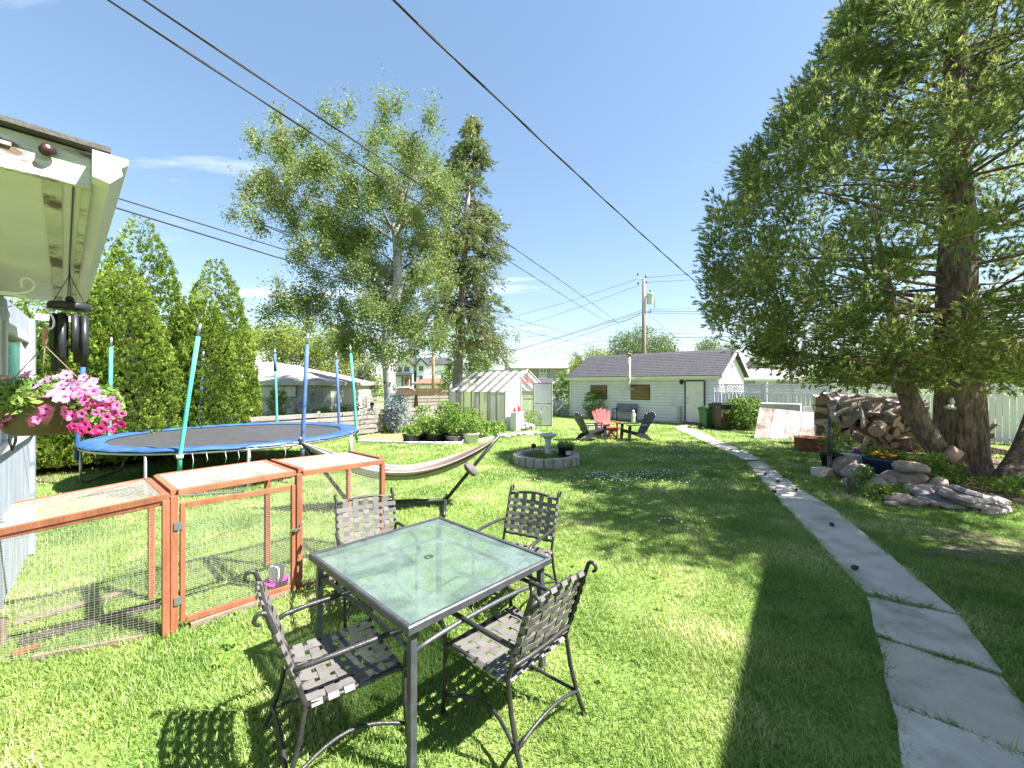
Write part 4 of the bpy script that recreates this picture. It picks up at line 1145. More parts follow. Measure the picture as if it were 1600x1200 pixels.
# ---- hammock
ham = thing('hammock', 'striped cream and brown cloth hammock slung low on a dark steel stand', 'hammock', (-1.75, 6.3, 0))
HL, HR_ = Vector((-2.47, 6.22, 0.10)), Vector((-1.03, 6.36, 0.10)); TL, TRt = Vector((-3.12, 6.06, 1.06)), Vector((-0.225, 6.52, 1.06))
q = MB(); q.tube([HL, HR_], 0.03, 8); q.obj('beam', M['black_metal'], ham, world=True)
for a_, b_ in ((HL, TL), (HR_, TRt)):
    q = MB(); q.tube([a_ - (b_ - a_) * 0.02, a_.lerp(b_, 0.5), b_ + (b_ - a_) * 0.03], 0.028, 8); ar = q.obj('arm', M['black_metal'], ham, world=True)
    pp = Vector((0.12, -1, 0)).normalized()
    q = MB(); q.tube([a_ + pp * 0.55 + Vector((0, 0, -0.075)), a_ + pp * 0.42 + Vector((0, 0, -0.03)), a_ + Vector((0, 0, 0.01)), a_ - pp * 0.42 + Vector((0, 0, -0.03)), a_ - pp * 0.55 + Vector((0, 0, -0.075))], 0.026, 8); q.obj('foot', M['black_metal'], ham, world=True)
    q = MB(); q.tube([b_ + (b_ - a_) * 0.02, b_ + (b_ - a_) * 0.035 + Vector((0, 0, 0.03)), b_ + Vector((0, 0, 0.05))], 0.008, 6); q.obj('hook', M['steel'], ham, world=True)
NU, NV = 44, 44
stripe_cols = [(0.39, 0.345, 0.3), (0.105, 0.075, 0.071), (0.345, 0.3, 0.27), (0.195, 0.135, 0.12), (0.42, 0.39, 0.345), (0.068, 0.06, 0.063), (0.3, 0.262, 0.232), (0.165, 0.143, 0.135)]
stripe_m = [pm('hammock_stripe', c_, tuple(x * 1.12 for x in c_), 30, 0.85, 0.2, 90) for c_ in stripe_cols]
vs, fs, mi = [], [], []
axis = (TRt - TL); side = Vector((-axis.y, axis.x, 0)).normalized()
for i in range(NU + 1):
    u = i / NU
    s = abs(2 * u - 1)
    c = TL.lerp(TRt, u); c.z = 1.05 - 0.60 * (1 - s ** 1.9)
    env = max(0.0, 1 - s ** 2.6)
    wd_ = 0.03 + 0.95 * env
    for j in range(NV + 1):
        v = j / NV - 0.5
        fold = 0.035 * math.sin(v * 34 + 2 * u) * (0.25 + 0.75 * s) * (1 - s ** 6) + 0.02 * math.sin(v * 61 + 5 * u) * s
        rise = (abs(v) * 2) ** 2 * 0.16 * env
        off = v * wd_ * (0.52 + 0.1 * env)
        vs.append(c + side * off + Vector((0, 0, rise + fold * (0.4 + env) - 0.0)))
for i in range(NU):
    for j in range(NV):
        fs.append((i * (NV + 1) + j, (i + 1) * (NV + 1) + j, (i + 1) * (NV + 1) + j + 1, i * (NV + 1) + j + 1)); mi.append((j * 3 // 2 // 2) % 8)
q = MB(); q.add(vs, fs, 0, True); q.m = mi
hc = q.obj('cloth', stripe_m, ham, world=True)
so = hc.modifiers.new('thickness', 'SOLIDIFY'); so.thickness = 0.004
for a_, u0 in ((TL, 0), (TRt, 1)):
    q = MB(); e = Vector(vs[(NU if u0 else 0) * (NV + 1) + NV // 2]); q.tube([a_ + Vector((0, 0, 0.05)), e], 0.012, 6); q.obj('cord', M['driftwood'], ham, world=True)
pl = MB(); pc = P(735, 733, 6.36); pl.ball(pc, (0.13, 0.12, 0.07), 14, 9, Euler((0.3, 0.7, 0.5)).to_matrix(), 0, 0.12, 4)
tag(pl.obj('pillow', pm('pillow_cloth', (0.09, 0.078, 0.082), (0.13, 0.115, 0.118), 9, 0.9, 0.4, 12)), 'grey-brown pillow hanging at the right end of the hammock against the stand arm', 'pillow')

# ---- trampoline
TCn, TRd, TZr = Vector((-6.1, 9.15, 0)), 2.45, 0.80
tr = thing('trampoline', 'round trampoline with blue pad and eight foam-wrapped poles but no net', 'trampoline', TCn)
q = MB(); q.lathe([(0.0, TZr - 0.055), (0.8, TZr - 0.05), (1.5, TZr - 0.03), (TRd - 0.30, TZr - 0.012)], 64); q.obj('jumping_mat', M['tramp_mat'], tr)
q = MB()
seg = 96
vs, fs = [], []
for k in range(seg):
    a = 2 * math.pi * k / seg
    wob = 0.008 * math.sin(k * 1.7) + 0.006 * math.sin(k * 3.1)
    for r_, z_ in ((TRd - 0.34, TZr + 0.004), (TRd - 0.31, TZr + 0.026 + wob), (TRd - 0.06, TZr + 0.034 + wob), (TRd + 0.03, TZr + 0.018), (TRd + 0.035, TZr - 0.008 + wob)):
        vs.append((r_ * math.cos(a), r_ * math.sin(a), z_))
for k in range(seg):
    l = (k + 1) % seg
    for j in range(4):
        fs.append((k * 5 + j, k * 5 + j + 1, l * 5 + j + 1, l * 5 + j))
q.add(vs, fs, 0, True); q.obj('pad', M['pad_blue'], tr)
q = MB(); q.tube([(TRd * math.cos(2 * math.pi * k / 64), TRd * math.sin(2 * math.pi * k / 64), TZr - 0.045) for k in range(64)], 0.024, 8, closed=True); q.obj('frame_ring', M['steel'], tr)
def rim_angle(px, near):
    best = None
    for k in range(3600):
        a = 2 * math.pi * k / 3600
        x, y = TCn.x + (TRd + 0.05) * math.cos(a), TCn.y + (TRd + 0.05) * math.sin(a)
        # which side of the tangent points
        s = (math.cos(a) * x + math.sin(a) * y)
        if near is not None and (s < 0) != near: continue
        e = abs(800 + FPX * x / y - px)
        if best is None or e < best[0]: best = (e, a)
    return best[1]
poles = [(121, None, 133, 535, 'foam_blue', None), (171, False, 174, 527, 'foam_teal', None), (281, True, 313, 506, 'foam_teal', None), (311, False, 318, 549, 'foam_pale', None),
         (433, False, 429, 545, 'foam_teal', 'foam_pale'), (472, True, 481, 521, 'foam_pale', None), (530, False, 525, 551, 'foam_pale', None), (557, None, 547, 540, 'foam_teal', None)]
for px, near, tx, ty, f1, f2 in poles:
    a = rim_angle(px, near)
    bp_ = TCn + Vector((math.cos(a), math.sin(a), 0)) * (TRd + 0.055)
    tip = P(tx, ty, bp_.y)
    base = Vector((bp_.x, bp_.y, 0.42)); rim = Vector((bp_.x, bp_.y, TZr))
    d = (tip - rim)
    q = MB(); q.tube([base, rim - Vector((0, 0, 0.25)), rim], 0.021, 8); po = q.obj('pole', M['steel'], tr, world=True)
    q = MB(); q.tube([rim - Vector((0, 0, 0.32)), rim - Vector((0, 0, 0.1)), rim + d * 0.45, rim + d * 0.90], 0.037 if f1 != 'foam_teal' else 0.033, 10); q.obj('foam_sleeve', M[f1], po, world=True)
    if f2:
        q = MB(); q.tube([rim + d * 0.70, rim + d * 0.93], 0.040, 10); q.obj('foam_sleeve', M[f2], po, world=True)
    q = MB(); q.tube([rim + d * 0.90, tip], 0.022, 8); q.obj('pole_tip', M['steel'], po, world=True)
    # ties and brackets at the rim
    q = MB(); q.tube([rim + Vector((0, 0, -0.12)) - Vector((math.cos(a), math.sin(a), 0)) * 0.0, rim + Vector((0, 0, -0.06))], 0.05, 10); q.obj('bracket', M['white_paint'] if near else M['black_plastic'], po, world=True)
for k in range(4):
    a0 = R(20 + 90 * k)
    q = MB()
    p0 = Vector((TRd * math.cos(a0 - 0.30), TRd * math.sin(a0 - 0.30), 0)); p1 = Vector((TRd * math.cos(a0 + 0.30), TRd * math.sin(a0 + 0.30), 0))
    q.tube([p0 + Vector((0, 0, TZr - 0.06)), p0 + Vector((0, 0, 0.12)), p0.lerp(p1, 0.08) + Vector((0, 0, 0.03)), p0.lerp(p1, 0.92) + Vector((0, 0, 0.03)), p1 + Vector((0, 0, 0.12)), p1 + Vector((0, 0, TZr - 0.06))], 0.022, 8)
    q.obj('leg', M['steel'], tr)
for px in (300, 322, 352, 372, 390, 445):           # loose tie cords hanging from the rim
    a = rim_angle(px, True); p = Vector((math.cos(a), math.sin(a), 0)) * (TRd + 0.04)
    q = MB(); q.tube([p + Vector((0, 0, TZr - 0.05)), p + Vector((0.02, 0.0, TZr - 0.16)), p + Vector((-0.01, 0.02, TZr - 0.20 - 0.02 * (px % 7)))], 0.004, 5); q.obj('tie_cord', M['white_paint'], tr)

# ---- wrought hanging bracket, flower basket, wind chime
brk = thing('plant_bracket', 'white wrought-iron scroll bracket that carries the petunia basket', 'bracket', P(0, 458, 1.98))
YB = 1.96
def curve(ptsx, Y=YB): return [P(x, y, Y) for x, y in ptsx]
def smooth(pts, k=4):
    out = []
    n = len(pts)
    for i in range(n - 1):
        p0, p1, p2, p3 = pts[max(i - 1, 0)], pts[i], pts[i + 1], pts[min(i + 2, n - 1)]
        for j in range(k):
            t = j / k
            out.append(0.5 * ((2 * p1) + (p2 - p0) * t + (2 * p0 - 5 * p1 + 4 * p2 - p3) * t * t + (3 * p1 - p0 - 3 * p2 + p3) * t ** 3))
    out.append(pts[-1]); return out
q = MB(); q.tube(smooth(curve([(-190, 470), (-80, 461), (0, 459), (30, 462), (58, 473), (75, 486), (84, 500), (82, 512), (73, 514)])), 0.0042, 7); q.obj('arm', M['white_paint'], brk, world=True)
q = MB(); q.tube(smooth(curve([(-60, 460.5), (0, 456), (22, 458), (45, 456), (54, 447), (50, 438), (41, 434), (33, 439), (35, 449)])), 0.004, 7); q.obj('scroll', M['white_paint'], brk, world=True)
q = MB(); q.tube(smooth(curve([(-60, 490), (-20, 470), (2, 476), (14, 490), (10, 498), (-10, 499), (-30, 492)])), 0.0028, 6); q.tube(smooth(curve([(-20, 500), (-5, 484), (8, 481), (18, 478)])), 0.0028, 6); q.obj('scroll', M['steel'], brk, world=True)

YK = 1.95
bc = P(72, 622, YK); zr = bc.z; zb_ = P(72, 677, YK).z
bas = thing('flower_basket', 'brown hanging basket overflowing with pink petunias under the white bracket', 'flower basket', (bc.x, bc.y, zb_))
q = MB(); q.lathe([(0.0, 0.0), (0.108, 0.0), (0.125, 0.012), (0.165, 0.085), (0.176, zr - zb_), (0.184, zr - zb_ + 0.004), (0.184, zr - zb_ + 0.014), (0.170, zr - zb_ + 0.014), (0.155, zr - zb_ - 0.02), (0.0, zr - zb_ - 0.02)], 28); q.obj('bowl', M['terracotta'], bas)
q = MB(); q.lathe([(0.158, zr - zb_ - 0.019), (0.08, zr - zb_ + 0.0), (0.0, zr - zb_ + 0.01)], 18); q.obj('soil', M['soil'], bas)
hk = P(70, 527, YK)
q = MB(); q.tube([P(71, 513, YK), hk], [0.006, 0.011], 7); q.tube([hk, P(70, 541, YK)], [0.011, 0.004], 7)
hw = q.obj('hanger', pm('copper_hook', (0.42, 0.17, 0.12), (0.55, 0.26, 0.2), 9, 0.5), bas, world=True)
for k in range(3):
    a = R(25 + 120 * k)
    q = MB(); q.tube([P(70, 540, YK), Vector((bc.x + 0.178 * math.cos(a), bc.y + 0.178 * math.sin(a), zr + 0.01))], 0.0022, 5); q.obj('hanger_wire', M['grey_wood'], bas, world=True)
# foliage: a mound plus trailing mass on the right
rng = np.random.default_rng(5)
def leaf_cluster_proto(k, R0, leaf, seed, droop=0.0):
    r = np.random.default_rng(seed); V, F = [], []
    for i in range(k):
        c = r.normal(0, R0 * 0.5, 3); c[2] -= droop * r.random()
        d = r.normal(0, 1, 3); d[2] = d[2] * 0.5 + 0.15; d /= np.linalg.norm(d)
        a = r.normal(0, 1, 3); s = np.cross(d, a); s /= np.linalg.norm(s)
        nrm = np.cross(s, d)
        L = leaf * r.uniform(0.7, 1.25); w_ = L * 0.42
        b_ = len(V)
        V += [c - d * L * 0.5, c + s * w_ * 0.5 - d * L * 0.05 + nrm * L * 0.08, c + d * L * 0.5, c - s * w_ * 0.5 - d * L * 0.05 + nrm * L * 0.08]
        F += [(b_, b_ + 1, b_ + 2), (b_, b_ + 2, b_ + 3)]
    return np.array(V), np.array(F)
fp_, pr = [], [leaf_cluster_proto(7, 0.035, 0.034, s) for s in range(3)]
blob = [((0.0, 0.0, zr - zb_ + 0.035), (0.17, 0.17, 0.05), 150), ((0.16, 0.02, zr - zb_ - 0.01), (0.12, 0.12, 0.08), 110), ((0.25, 0.02, zr - zb_ - 0.04), (0.08, 0.09, 0.085), 90), ((-0.16, 0.0, zr - zb_ + 0.0), (0.10, 0.12, 0.06), 60), ((0.02, -0.17, zr - zb_ - 0.02), (0.12, 0.03, 0.04), 40), ((0.0, -0.15, zr - zb_ + 0.02), (0.16, 0.05, 0.045), 60)]
for c_, r_, n_ in blob:
    d = rng.normal(size=(n_, 3)); d /= np.linalg.norm(d, axis=1, keepdims=True)
    fp_.append(np.array(c_) + d * np.array(r_) * rng.uniform(0.4, 1.0, (n_, 1)))
fp_ = np.concatenate(fp_)
V, F = bake(pr, fp_, bases(rng.normal(size=(len(fp_), 3)) + np.array([0, -0.3, 0.8])), rng.uniform(0.7, 1.2, len(fp_)))
fo = np_mesh('foliage', V, F, LF['petunia'], bas); fo['kind'] = 'stuff'
def flower_mesh(name, pet, thr):
    q = MB()
    n = 20
    vs = [(0, 0, -0.012)]
    for k in range(n):
        a = 2 * math.pi * k / n; vs.append((0.008 * math.cos(a), 0.008 * math.sin(a), 0.0))
    for k in range(n):
        a = 2 * math.pi * k / n; lob = 1 + 0.13 * math.cos(5 * a); vs.append((0.020 * lob * math.cos(a), 0.020 * lob * math.sin(a), 0.007 + 0.002 * math.sin(10 * a)))
    for k in range(n):
        a = 2 * math.pi * k / n; lob = 1 + 0.16 * math.cos(5 * a) ; vs.append((0.031 * lob * math.cos(a), 0.031 * lob * math.sin(a), 0.004 + 0.005 * math.sin(10 * a + 1)))
    f1 = [(0, 1 + k, 1 + (k + 1) % n) for k in range(n)]
    f2 = [(1 + k, 1 + n + k, 1 + n + (k + 1) % n, 1 + (k + 1) % n) for k in range(n)]
    f3 = [(1 + n + k, 1 + 2 * n + k, 1 + 2 * n + (k + 1) % n, 1 + n + (k + 1) % n) for k in range(n)]
    q.add(vs, f1 + f2 + f3, 0, True); q.m = [1] * len(f1) + [2] * len(f2) + [0] * len(f3)
    q.add([(0, 0, -0.012), (0.004, 0, -0.045), (-0.004, 0.002, -0.045)], [(0, 1, 2)], 0)
    return q, [pet, thr, pm(name + '_inner', pet_in[name][0], pet_in[name][1], 60, 0.6)]
pet_in = {'violet': ((0.62, 0.22, 0.50), (0.74, 0.36, 0.64)), 'pink': ((0.62, 0.07, 0.26), (0.72, 0.14, 0.34)), 'crimson': ((0.42, 0.02, 0.12), (0.55, 0.04, 0.18))}
throat = pm('petunia_throat', (0.16, 0.01, 0.12), (0.24, 0.02, 0.18), 40, 0.6)
def petal(name, a, b):
    return leafm('petunia_' + name, a, b, None, 0.3, 8)
protos = {}
for nm, a_, b_ in (('violet', (0.48, 0.12, 0.46), (0.70, 0.30, 0.62)), ('pink', (0.62, 0.07, 0.30), (0.80, 0.20, 0.42)), ('crimson', (0.46, 0.015, 0.12), (0.62, 0.05, 0.20))):
    q, ms = flower_mesh(nm, petal(nm, a_, b_), throat)
    protos[nm] = (q, ms)
fl_px = [(42, 586, 'violet', 1.15), (5, 594, 'violet', 1.1), (15, 598, 'violet', 1.0), (103, 587, 'violet', 1.0), (68, 597, 'violet', 0.9), (85, 592, 'violet', 0.9), (110, 598, 'violet', 1.0), (120, 603, 'pink', 0.9), (100, 620, 'violet', 1.3), (85, 614, 'violet', 1.05), (112, 607, 'violet', 0.9), (140, 604, 'violet', 1.05), (146, 612, 'pink', 0.9), (122, 616, 'pink', 0.9), (133, 625, 'pink', 0.9), (138, 634, 'pink', 0.9),
         (152, 630, 'pink', 0.8), (160, 634, 'pink', 0.75), (158, 622, 'violet', 0.7), (172, 625, 'pink', 0.75), (170, 633, 'pink', 0.7), (182, 634, 'pink', 0.75), (180, 645, 'pink', 0.75), (190, 647, 'pink', 0.65), (167, 652, 'pink', 0.85), (165, 662, 'pink', 0.8), (182, 660, 'pink', 0.75), (190, 663, 'crimson', 0.7), (132, 664, 'crimson', 0.95), (128, 672, 'crimson', 0.85), (157, 670, 'crimson', 0.85), (148, 676, 'crimson', 0.7), (115, 667, 'crimson', 0.8),
         (102, 643, 'pink', 0.95), (112, 650, 'pink', 0.85), (128, 647, 'pink', 0.75), (72, 640, 'pink', 0.85), (70, 648, 'pink', 0.9), (58, 656, 'pink', 0.7), (50, 660, 'pink', 0.75), (18, 643, 'pink', 0.9), (15, 650, 'pink', 1.0), (4, 650, 'pink', 1.0), (6, 660, 'pink', 1.1), (58, 604, 'violet', 0.8), (95, 602, 'violet', 0.85), (150, 645, 'pink', 0.6), (175, 672, 'crimson', 0.6), (145, 596, 'violet', 0.8), (-14, 600, 'violet', 1.0), (-20, 645, 'pink', 1.0), (130, 590, 'violet', 0.75)]
base_fl = {}
rnd = random.Random(3)
for px, py, nm, s_ in fl_px:
    # depth: on the front of the mound
    u = (px - 72) / 120
    Y = YK - 0.17 * math.sqrt(max(0.1, 1 - u * u * 0.8)) + rnd.uniform(-0.01, 0.02) + (0.12 if py < 600 else 0) + (0.05 if py < 612 else 0)
    w = P(px, py, Y); loc = w - Vector((bc.x, bc.y, zb_))
    nrm = Vector((0.35 * u + rnd.uniform(-0.35, 0.35), -0.75, 0.55 if py < 630 else 0.05)) + Vector((rnd.uniform(-0.3, 0.3), 0, rnd.uniform(-0.25, 0.25)))
    loc = Matrix.Rotation(0, 3, 'Z') @ loc
    e = nrm.to_track_quat('Z', 'Y').to_euler(); e.rotate_axis('Z', rnd.uniform(0, 6))
    if nm not in base_fl:
        q, ms = protos[nm]; o = q.obj('flower', ms, bas, loc=loc, rot=e); base_fl[nm] = o
    else:
        o = place(base_fl[nm], 'flower', bas, loc, e)
    k = s_ * 0.90; o.scale = (k, k * rnd.uniform(0.8, 1.0), k)

YC = 2.62
cc = P(109, 479, YC)
ch = thing('wind_chime', 'black wind chime of thick tubes hanging from the soffit above the flower basket', 'wind chime', (cc.x, cc.y, cc.z))
q = MB(); q.lathe([(0.0, 0.026), (0.09, 0.022), (0.098, 0.010), (0.099, -0.014), (0.093, -0.022), (0.0, -0.024)], 24); q.ball((0, 0, 0.045), 0.022, 10, 6); q.obj('top_disc', M['black_metal'], ch)
for k in range(3):
    a = R(80 + 120 * k)
    q = MB(); q.tube([(0.085 * math.cos(a), 0.085 * math.sin(a), 0.02), (0, 0, 0.20)], 0.0022, 5); q.obj('cord', M['black_metal'], ch)
q = MB(); q.tube([(0, 0, 0.20), (0, 0, 2.65 - cc.z)], 0.0025, 5); q.tube([(0.006 * math.cos(t * 0.6), 0, 0.20 + 0.004 * t) for t in range(9)], 0.003, 5); q.obj('chain', M['black_metal'], ch)
lens = [0.36, 0.24, 0.30, 0.255, 0.33, 0.28, 0.345, 0.27]
for k in range(8):
    a = R(200 + 45 * k); x, y = 0.072 * math.cos(a), 0.072 * math.sin(a)
    q = MB(); q.tube([(x, y, -0.055), (x, y, -0.055 - lens[(k * 3) % 8])], 0.0185, 12); tb = q.obj('tube', M['black_metal'], ch)
    q = MB(); q.tube([(x, y, -0.02), (x, y, -0.06)], 0.0015, 4); q.obj('cord', M['black_metal'], tb)
q = MB(); q.lathe([(0.0, -0.265), (0.044, -0.265), (0.044, -0.25), (0.0, -0.25)], 14); q.obj('striker', M['dark_wood'], ch)
# ================================================================ GREENHOUSE AND GARDEN
GHO = Vector((-0.27, 16.7, 0))
gh = thing('greenhouse', 'small greenhouse of cloudy plastic panels with a white striped roof and open door', 'greenhouse', GHO, GRID)
def plastic(name, col, tr, rough=0.25, stripes=None, blot=None):
    m, nt, b = nodes_of(name)
    n, l = nt.nodes, nt.links
    b.inputs['Base Color'].default_value = c4(col); b.inputs['Roughness'].default_value = rough; b.inputs['Specular IOR Level'].default_value = 0.6
    tc = n.new('ShaderNodeTexCoord')
    if blot:
        nz = n.new('ShaderNodeTexNoise'); nz.inputs['Scale'].default_value = 1.7; nz.inputs['Detail'].default_value = 4
        mp = n.new('ShaderNodeMapping'); mp.inputs['Scale'].default_value = (1, 1.3, 2.2); l.new(tc.outputs['Object'], mp.inputs[0]); l.new(mp.outputs[0], nz.inputs['Vector'])
        rp = n.new('ShaderNodeValToRGB'); rp.color_ramp.elements[0].position = 0.36; rp.color_ramp.elements[0].color = c4(col); rp.color_ramp.elements[1].position = 0.66; rp.color_ramp.elements[1].color = c4(blot)
        l.new(nz.outputs['Fac'], rp.inputs[0]); l.new(rp.outputs[0], b.inputs['Base Color'])
    ts = n.new('ShaderNodeBsdfTranslucent'); ts.inputs['Color'].default_value = c4(tuple(min(1, x * 1.1) for x in col))
    t = n.new('ShaderNodeBsdfTransparent')
    m1 = n.new('ShaderNodeMixShader'); m1.inputs[0].default_value = 0.35
    l.new(b.outputs[0], m1.inputs[1]); l.new(ts.outputs[0], m1.inputs[2])
    m2 = n.new('ShaderNodeMixShader'); m2.inputs[0].default_value = tr
    l.new(m1.outputs[0], m2.inputs[1]); l.new(t.outputs[0], m2.inputs[2])
    l.new(m2.outputs[0], n['Material Output'].inputs[0])
    return m
PW = plastic('white_sheet', (0.72, 0.73, 0.74), 0.12)
PS = plastic('clear_stripe', (0.26, 0.24, 0.25), 0.35)
PP = plastic('cloudy_pane', (0.50, 0.53, 0.55), 0.58, blot=(0.52, 0.44, 0.40))
GHW, GHL, GHE, GHR = 2.83, 3.51, 1.59, 2.48
GF = pm('greenhouse_frame', (0.22, 0.21, 0.20), (0.32, 0.30, 0.28), 8, 0.6)
npn = 7
for k in range(npn + 1):
    y = GHL * (1 - k / npn)
    q = MB(); q.box((0.0, y, GHE / 2), (0.045, 0.04, GHE)); q.obj('post', GF, gh)
    q = MB(); q.beam((0, y, GHE), (GHW / 2, y, GHR), 0.03, 0.03); q.obj('rafter', GF, gh)
    q = MB(); q.beam((GHW, y, GHE), (GHW / 2, y, GHR), 0.03, 0.03); q.obj('rafter', GF, gh)
for k in range(npn):
    y0, y1 = GHL * k / npn + 0.022, GHL * (k + 1) / npn - 0.022
    q = MB(); q.box((-0.004, (y0 + y1) / 2, GHE / 2 + 0.02), (0.008, y1 - y0, GHE - 0.06)); q.obj('pane', PW if k == npn - 1 else PP, gh)
    q = MB(); q.box((GHW, (y0 + y1) / 2, GHE / 2 + 0.02), (0.008, y1 - y0, GHE - 0.06)); q.obj('pane', PP, gh)
    for s in (0, 1):
        for half, mt in ((0.0, PW), (0.5, PS)):
            ya, yb = y0 + (y1 - y0) * half - (0.02 if half == 0 else 0), y0 + (y1 - y0) * (half + 0.5) + (0.02 if half else 0)
            xa, xb = ((-0.10, GHW / 2) if s == 0 else (GHW + 0.10, GHW / 2))
            za = GHE - 0.10 * (GHR - GHE) / (GHW / 2)
            nseg = 5
            pts = []
            for i in range(nseg + 1):
                t = i / nseg
                for yy in (ya, yb):
                    pts.append((xa + (xb - xa) * t, yy, za + (GHR - za) * t + 0.035 + (0.008 if half == 0 else 0)))
            q = MB(); q.add(pts, [(2 * i, 2 * i + 1, 2 * i + 3, 2 * i + 2) for i in range(nseg)]); q.obj('roof_sheet', mt, gh)
q = MB(); q.box((0.0, GHL / 2, GHE + 0.002), (0.06, GHL, 0.05)); q.obj('plate', M['old_white'], gh)
q = MB(); q.box((-0.005, GHL / 2, 0.03), (0.07, GHL, 0.07)); q.obj('plate', M['old_white'], gh)
q = MB(); q.box((GHW / 2, GHL / 2, GHR + 0.045), (0.10, GHL + 0.05, 0.03)); q.obj('ridge_cap', M['white_paint'], gh)
# near gable: corner sheet, door opening, header with a pink sash, right sheet
q = MB(); q.prism([(0.03, -0.012, 0.02), (0.94, -0.012, 0.02), (0.94, -0.012, GHE + 0.54), (0.03, -0.012, GHE + 0.0)], (0, 0.008, 0)); q.obj('gable_sheet', PW, gh)
q = MB(); q.prism([(1.86, -0.012, 0.02), (GHW - 0.02, -0.012, 0.02), (GHW - 0.02, -0.012, GHE), (1.86, -0.012, GHE + 0.52)], (0, 0.008, 0)); q.obj('gable_sheet', PW, gh)
for x in (0.96, 1.84):
    q = MB(); q.box((x, -0.02, 1.02), (0.05, 0.05, 2.04)); q.obj('door_post', GF, gh)
q = MB(); q.box((1.4, -0.02, 1.98), (0.84, 0.05, 0.05)); q.obj('header', M['adi_red'], gh)
for xa, za in ((1.12, 2.2), (1.40, 2.40), (1.68, 2.2)):
    q = MB(); q.beam((1.40, -0.02, 2.02), (xa, -0.02, za), 0.03, 0.03, (0, 1, 0)); q.obj('gable_brace', M['adi_red'], gh)
for x0 in (0.0, GHW):
    q = MB(); q.beam((x0, -0.03, GHE + 0.02), (GHW / 2, -0.03, GHR + 0.035), 0.05, 0.03); q.obj('barge_board', M['old_white'], gh)
# open door swung out on its right post
dh0 = Vector((1.86, -0.03, 0)); da = R(-62)
dv = Vector((math.cos(da), math.sin(da), 0)) * 0.78
q = MB()
for a_, b_ in ((dh0 + Vector((0, 0, 0.06)), dh0 + Vector((0, 0, 1.95))), (dh0 + dv + Vector((0, 0, 0.06)), dh0 + dv + Vector((0, 0, 1.95)))):
    q.beam(a_, b_, 0.04, 0.04, (1, 0, 0))
for z in (0.08, 1.05, 1.93):
    q.beam(dh0 + dv * 0.03 + Vector((0, 0, z)), dh0 + dv * 0.97 + Vector((0, 0, z)), 0.03, 0.05)
gd = q.obj('door', GF, gh)
for z0, z1 in ((0.11, 1.02), (1.08, 1.90)):
    q = MB(); q.prism([dh0 + dv * 0.04 + Vector((0, 0, z0)), dh0 + dv * 0.96 + Vector((0, 0, z0)), dh0 + dv * 0.96 + Vector((0, 0, z1)), dh0 + dv * 0.04 + Vector((0, 0, z1))], dv.cross(Vector((0, 0, 1))).normalized() * 0.006); q.obj('door_sheet', PW, gd)
q = MB(); q.tube([dh0 + dv * 0.9 + Vector((0.03, -0.02, 0.9)), dh0 + dv * 0.9 + Vector((0.07, -0.05, 0.92)), dh0 + dv * 0.9 + Vector((0.03, -0.02, 1.0))], 0.012, 6); q.obj('handle', M['red_plastic'], gd)
# things by and inside the greenhouse
def ghp(x, y, z=0): return GHO + A * x + B * y + Vector((0, 0, z))
q = MB(); q.box(ghp(0.36, -0.32, 0.36), (0.5, 0.34, 0.72), rz(GRID), 0, 0.94); q.box(ghp(0.36, -0.32, 0.735), (0.54, 0.38, 0.03), rz(GRID)); tag(q.obj('storage_bin', M['white_paint'], bevel=0.01), 'white plastic bin standing against the greenhouse gable left of the door', 'bin')
for k, (dx_, h_, lab) in enumerate(((0.20, 0.24, 'slim red bottle at the left end of the white bin lid'), (0.46, 0.34, 'tall red spray bottle on the white bin beside the greenhouse door'))):
    q = MB(); q.lathe([(0.0, 0.0), (0.05, 0.0), (0.055, 0.02), (0.055, h_ * 0.6), (0.02, h_ * 0.75), (0.02, h_), (0.0, h_)], 10); o = q.obj('spray_bottle', M['red_plastic'], loc=ghp(dx_, -0.32, 0.752)); tag(o, lab, 'bottle')
rnd = random.Random(9)
for k in range(14):                               # white stones and bagged rubble spilling at the door
    p = ghp(0.70 + rnd.uniform(-0.25, 0.35), -0.42 + rnd.uniform(-0.25, 0.2), 0.06 + 0.045 * (k // 3))
    q = MB(); q.ball(p, (rnd.uniform(0.07, 0.13), rnd.uniform(0.06, 0.11), rnd.uniform(0.05, 0.09)), 9, 6, rz(rnd.uniform(0, 3)), 0, 0.2, k); tag(q.obj('rubble_stone', M['birdbath']), 'whitish rubble stone heaped beside the open greenhouse door', 'stone', 'white rubble by the greenhouse door')
edge_px = [(783, 683), (792, 684), (801, 682), (811, 681), (822, 680), (832, 679), (841, 679)]
for k, (px, py) in enumerate(edge_px):
    p = G(px, py); q = MB(); q.ball(p + Vector((0, 0, 0.05)), (0.16, 0.11, 0.085), 10, 7, rz(k * 0.7), 0, 0.16, k + 40); tag(q.obj('edging_stone', M['birdbath']), 'pale rounded stone in the edging row in front of the greenhouse', 'stone', 'edging stones of the greenhouse bed')
q = MB(); q.tube([ghp(1.25, 0.3, 0.02), ghp(1.45, 0.5, 1.35)], 0.018, 6); tag(q.obj('garden_tool', M['green_tool']), 'green tool handle leaning inside the greenhouse doorway', 'tool')
q = MB(); q.lathe([(0.0, 0.0), (0.11, 0.0), (0.14, 0.22), (0.12, 0.22), (0.0, 0.2)], 12, ghp(1.52, 0.12)); tag(q.obj('clay_pot', M['terracotta']), 'brown clay pot on the greenhouse door sill', 'pot')

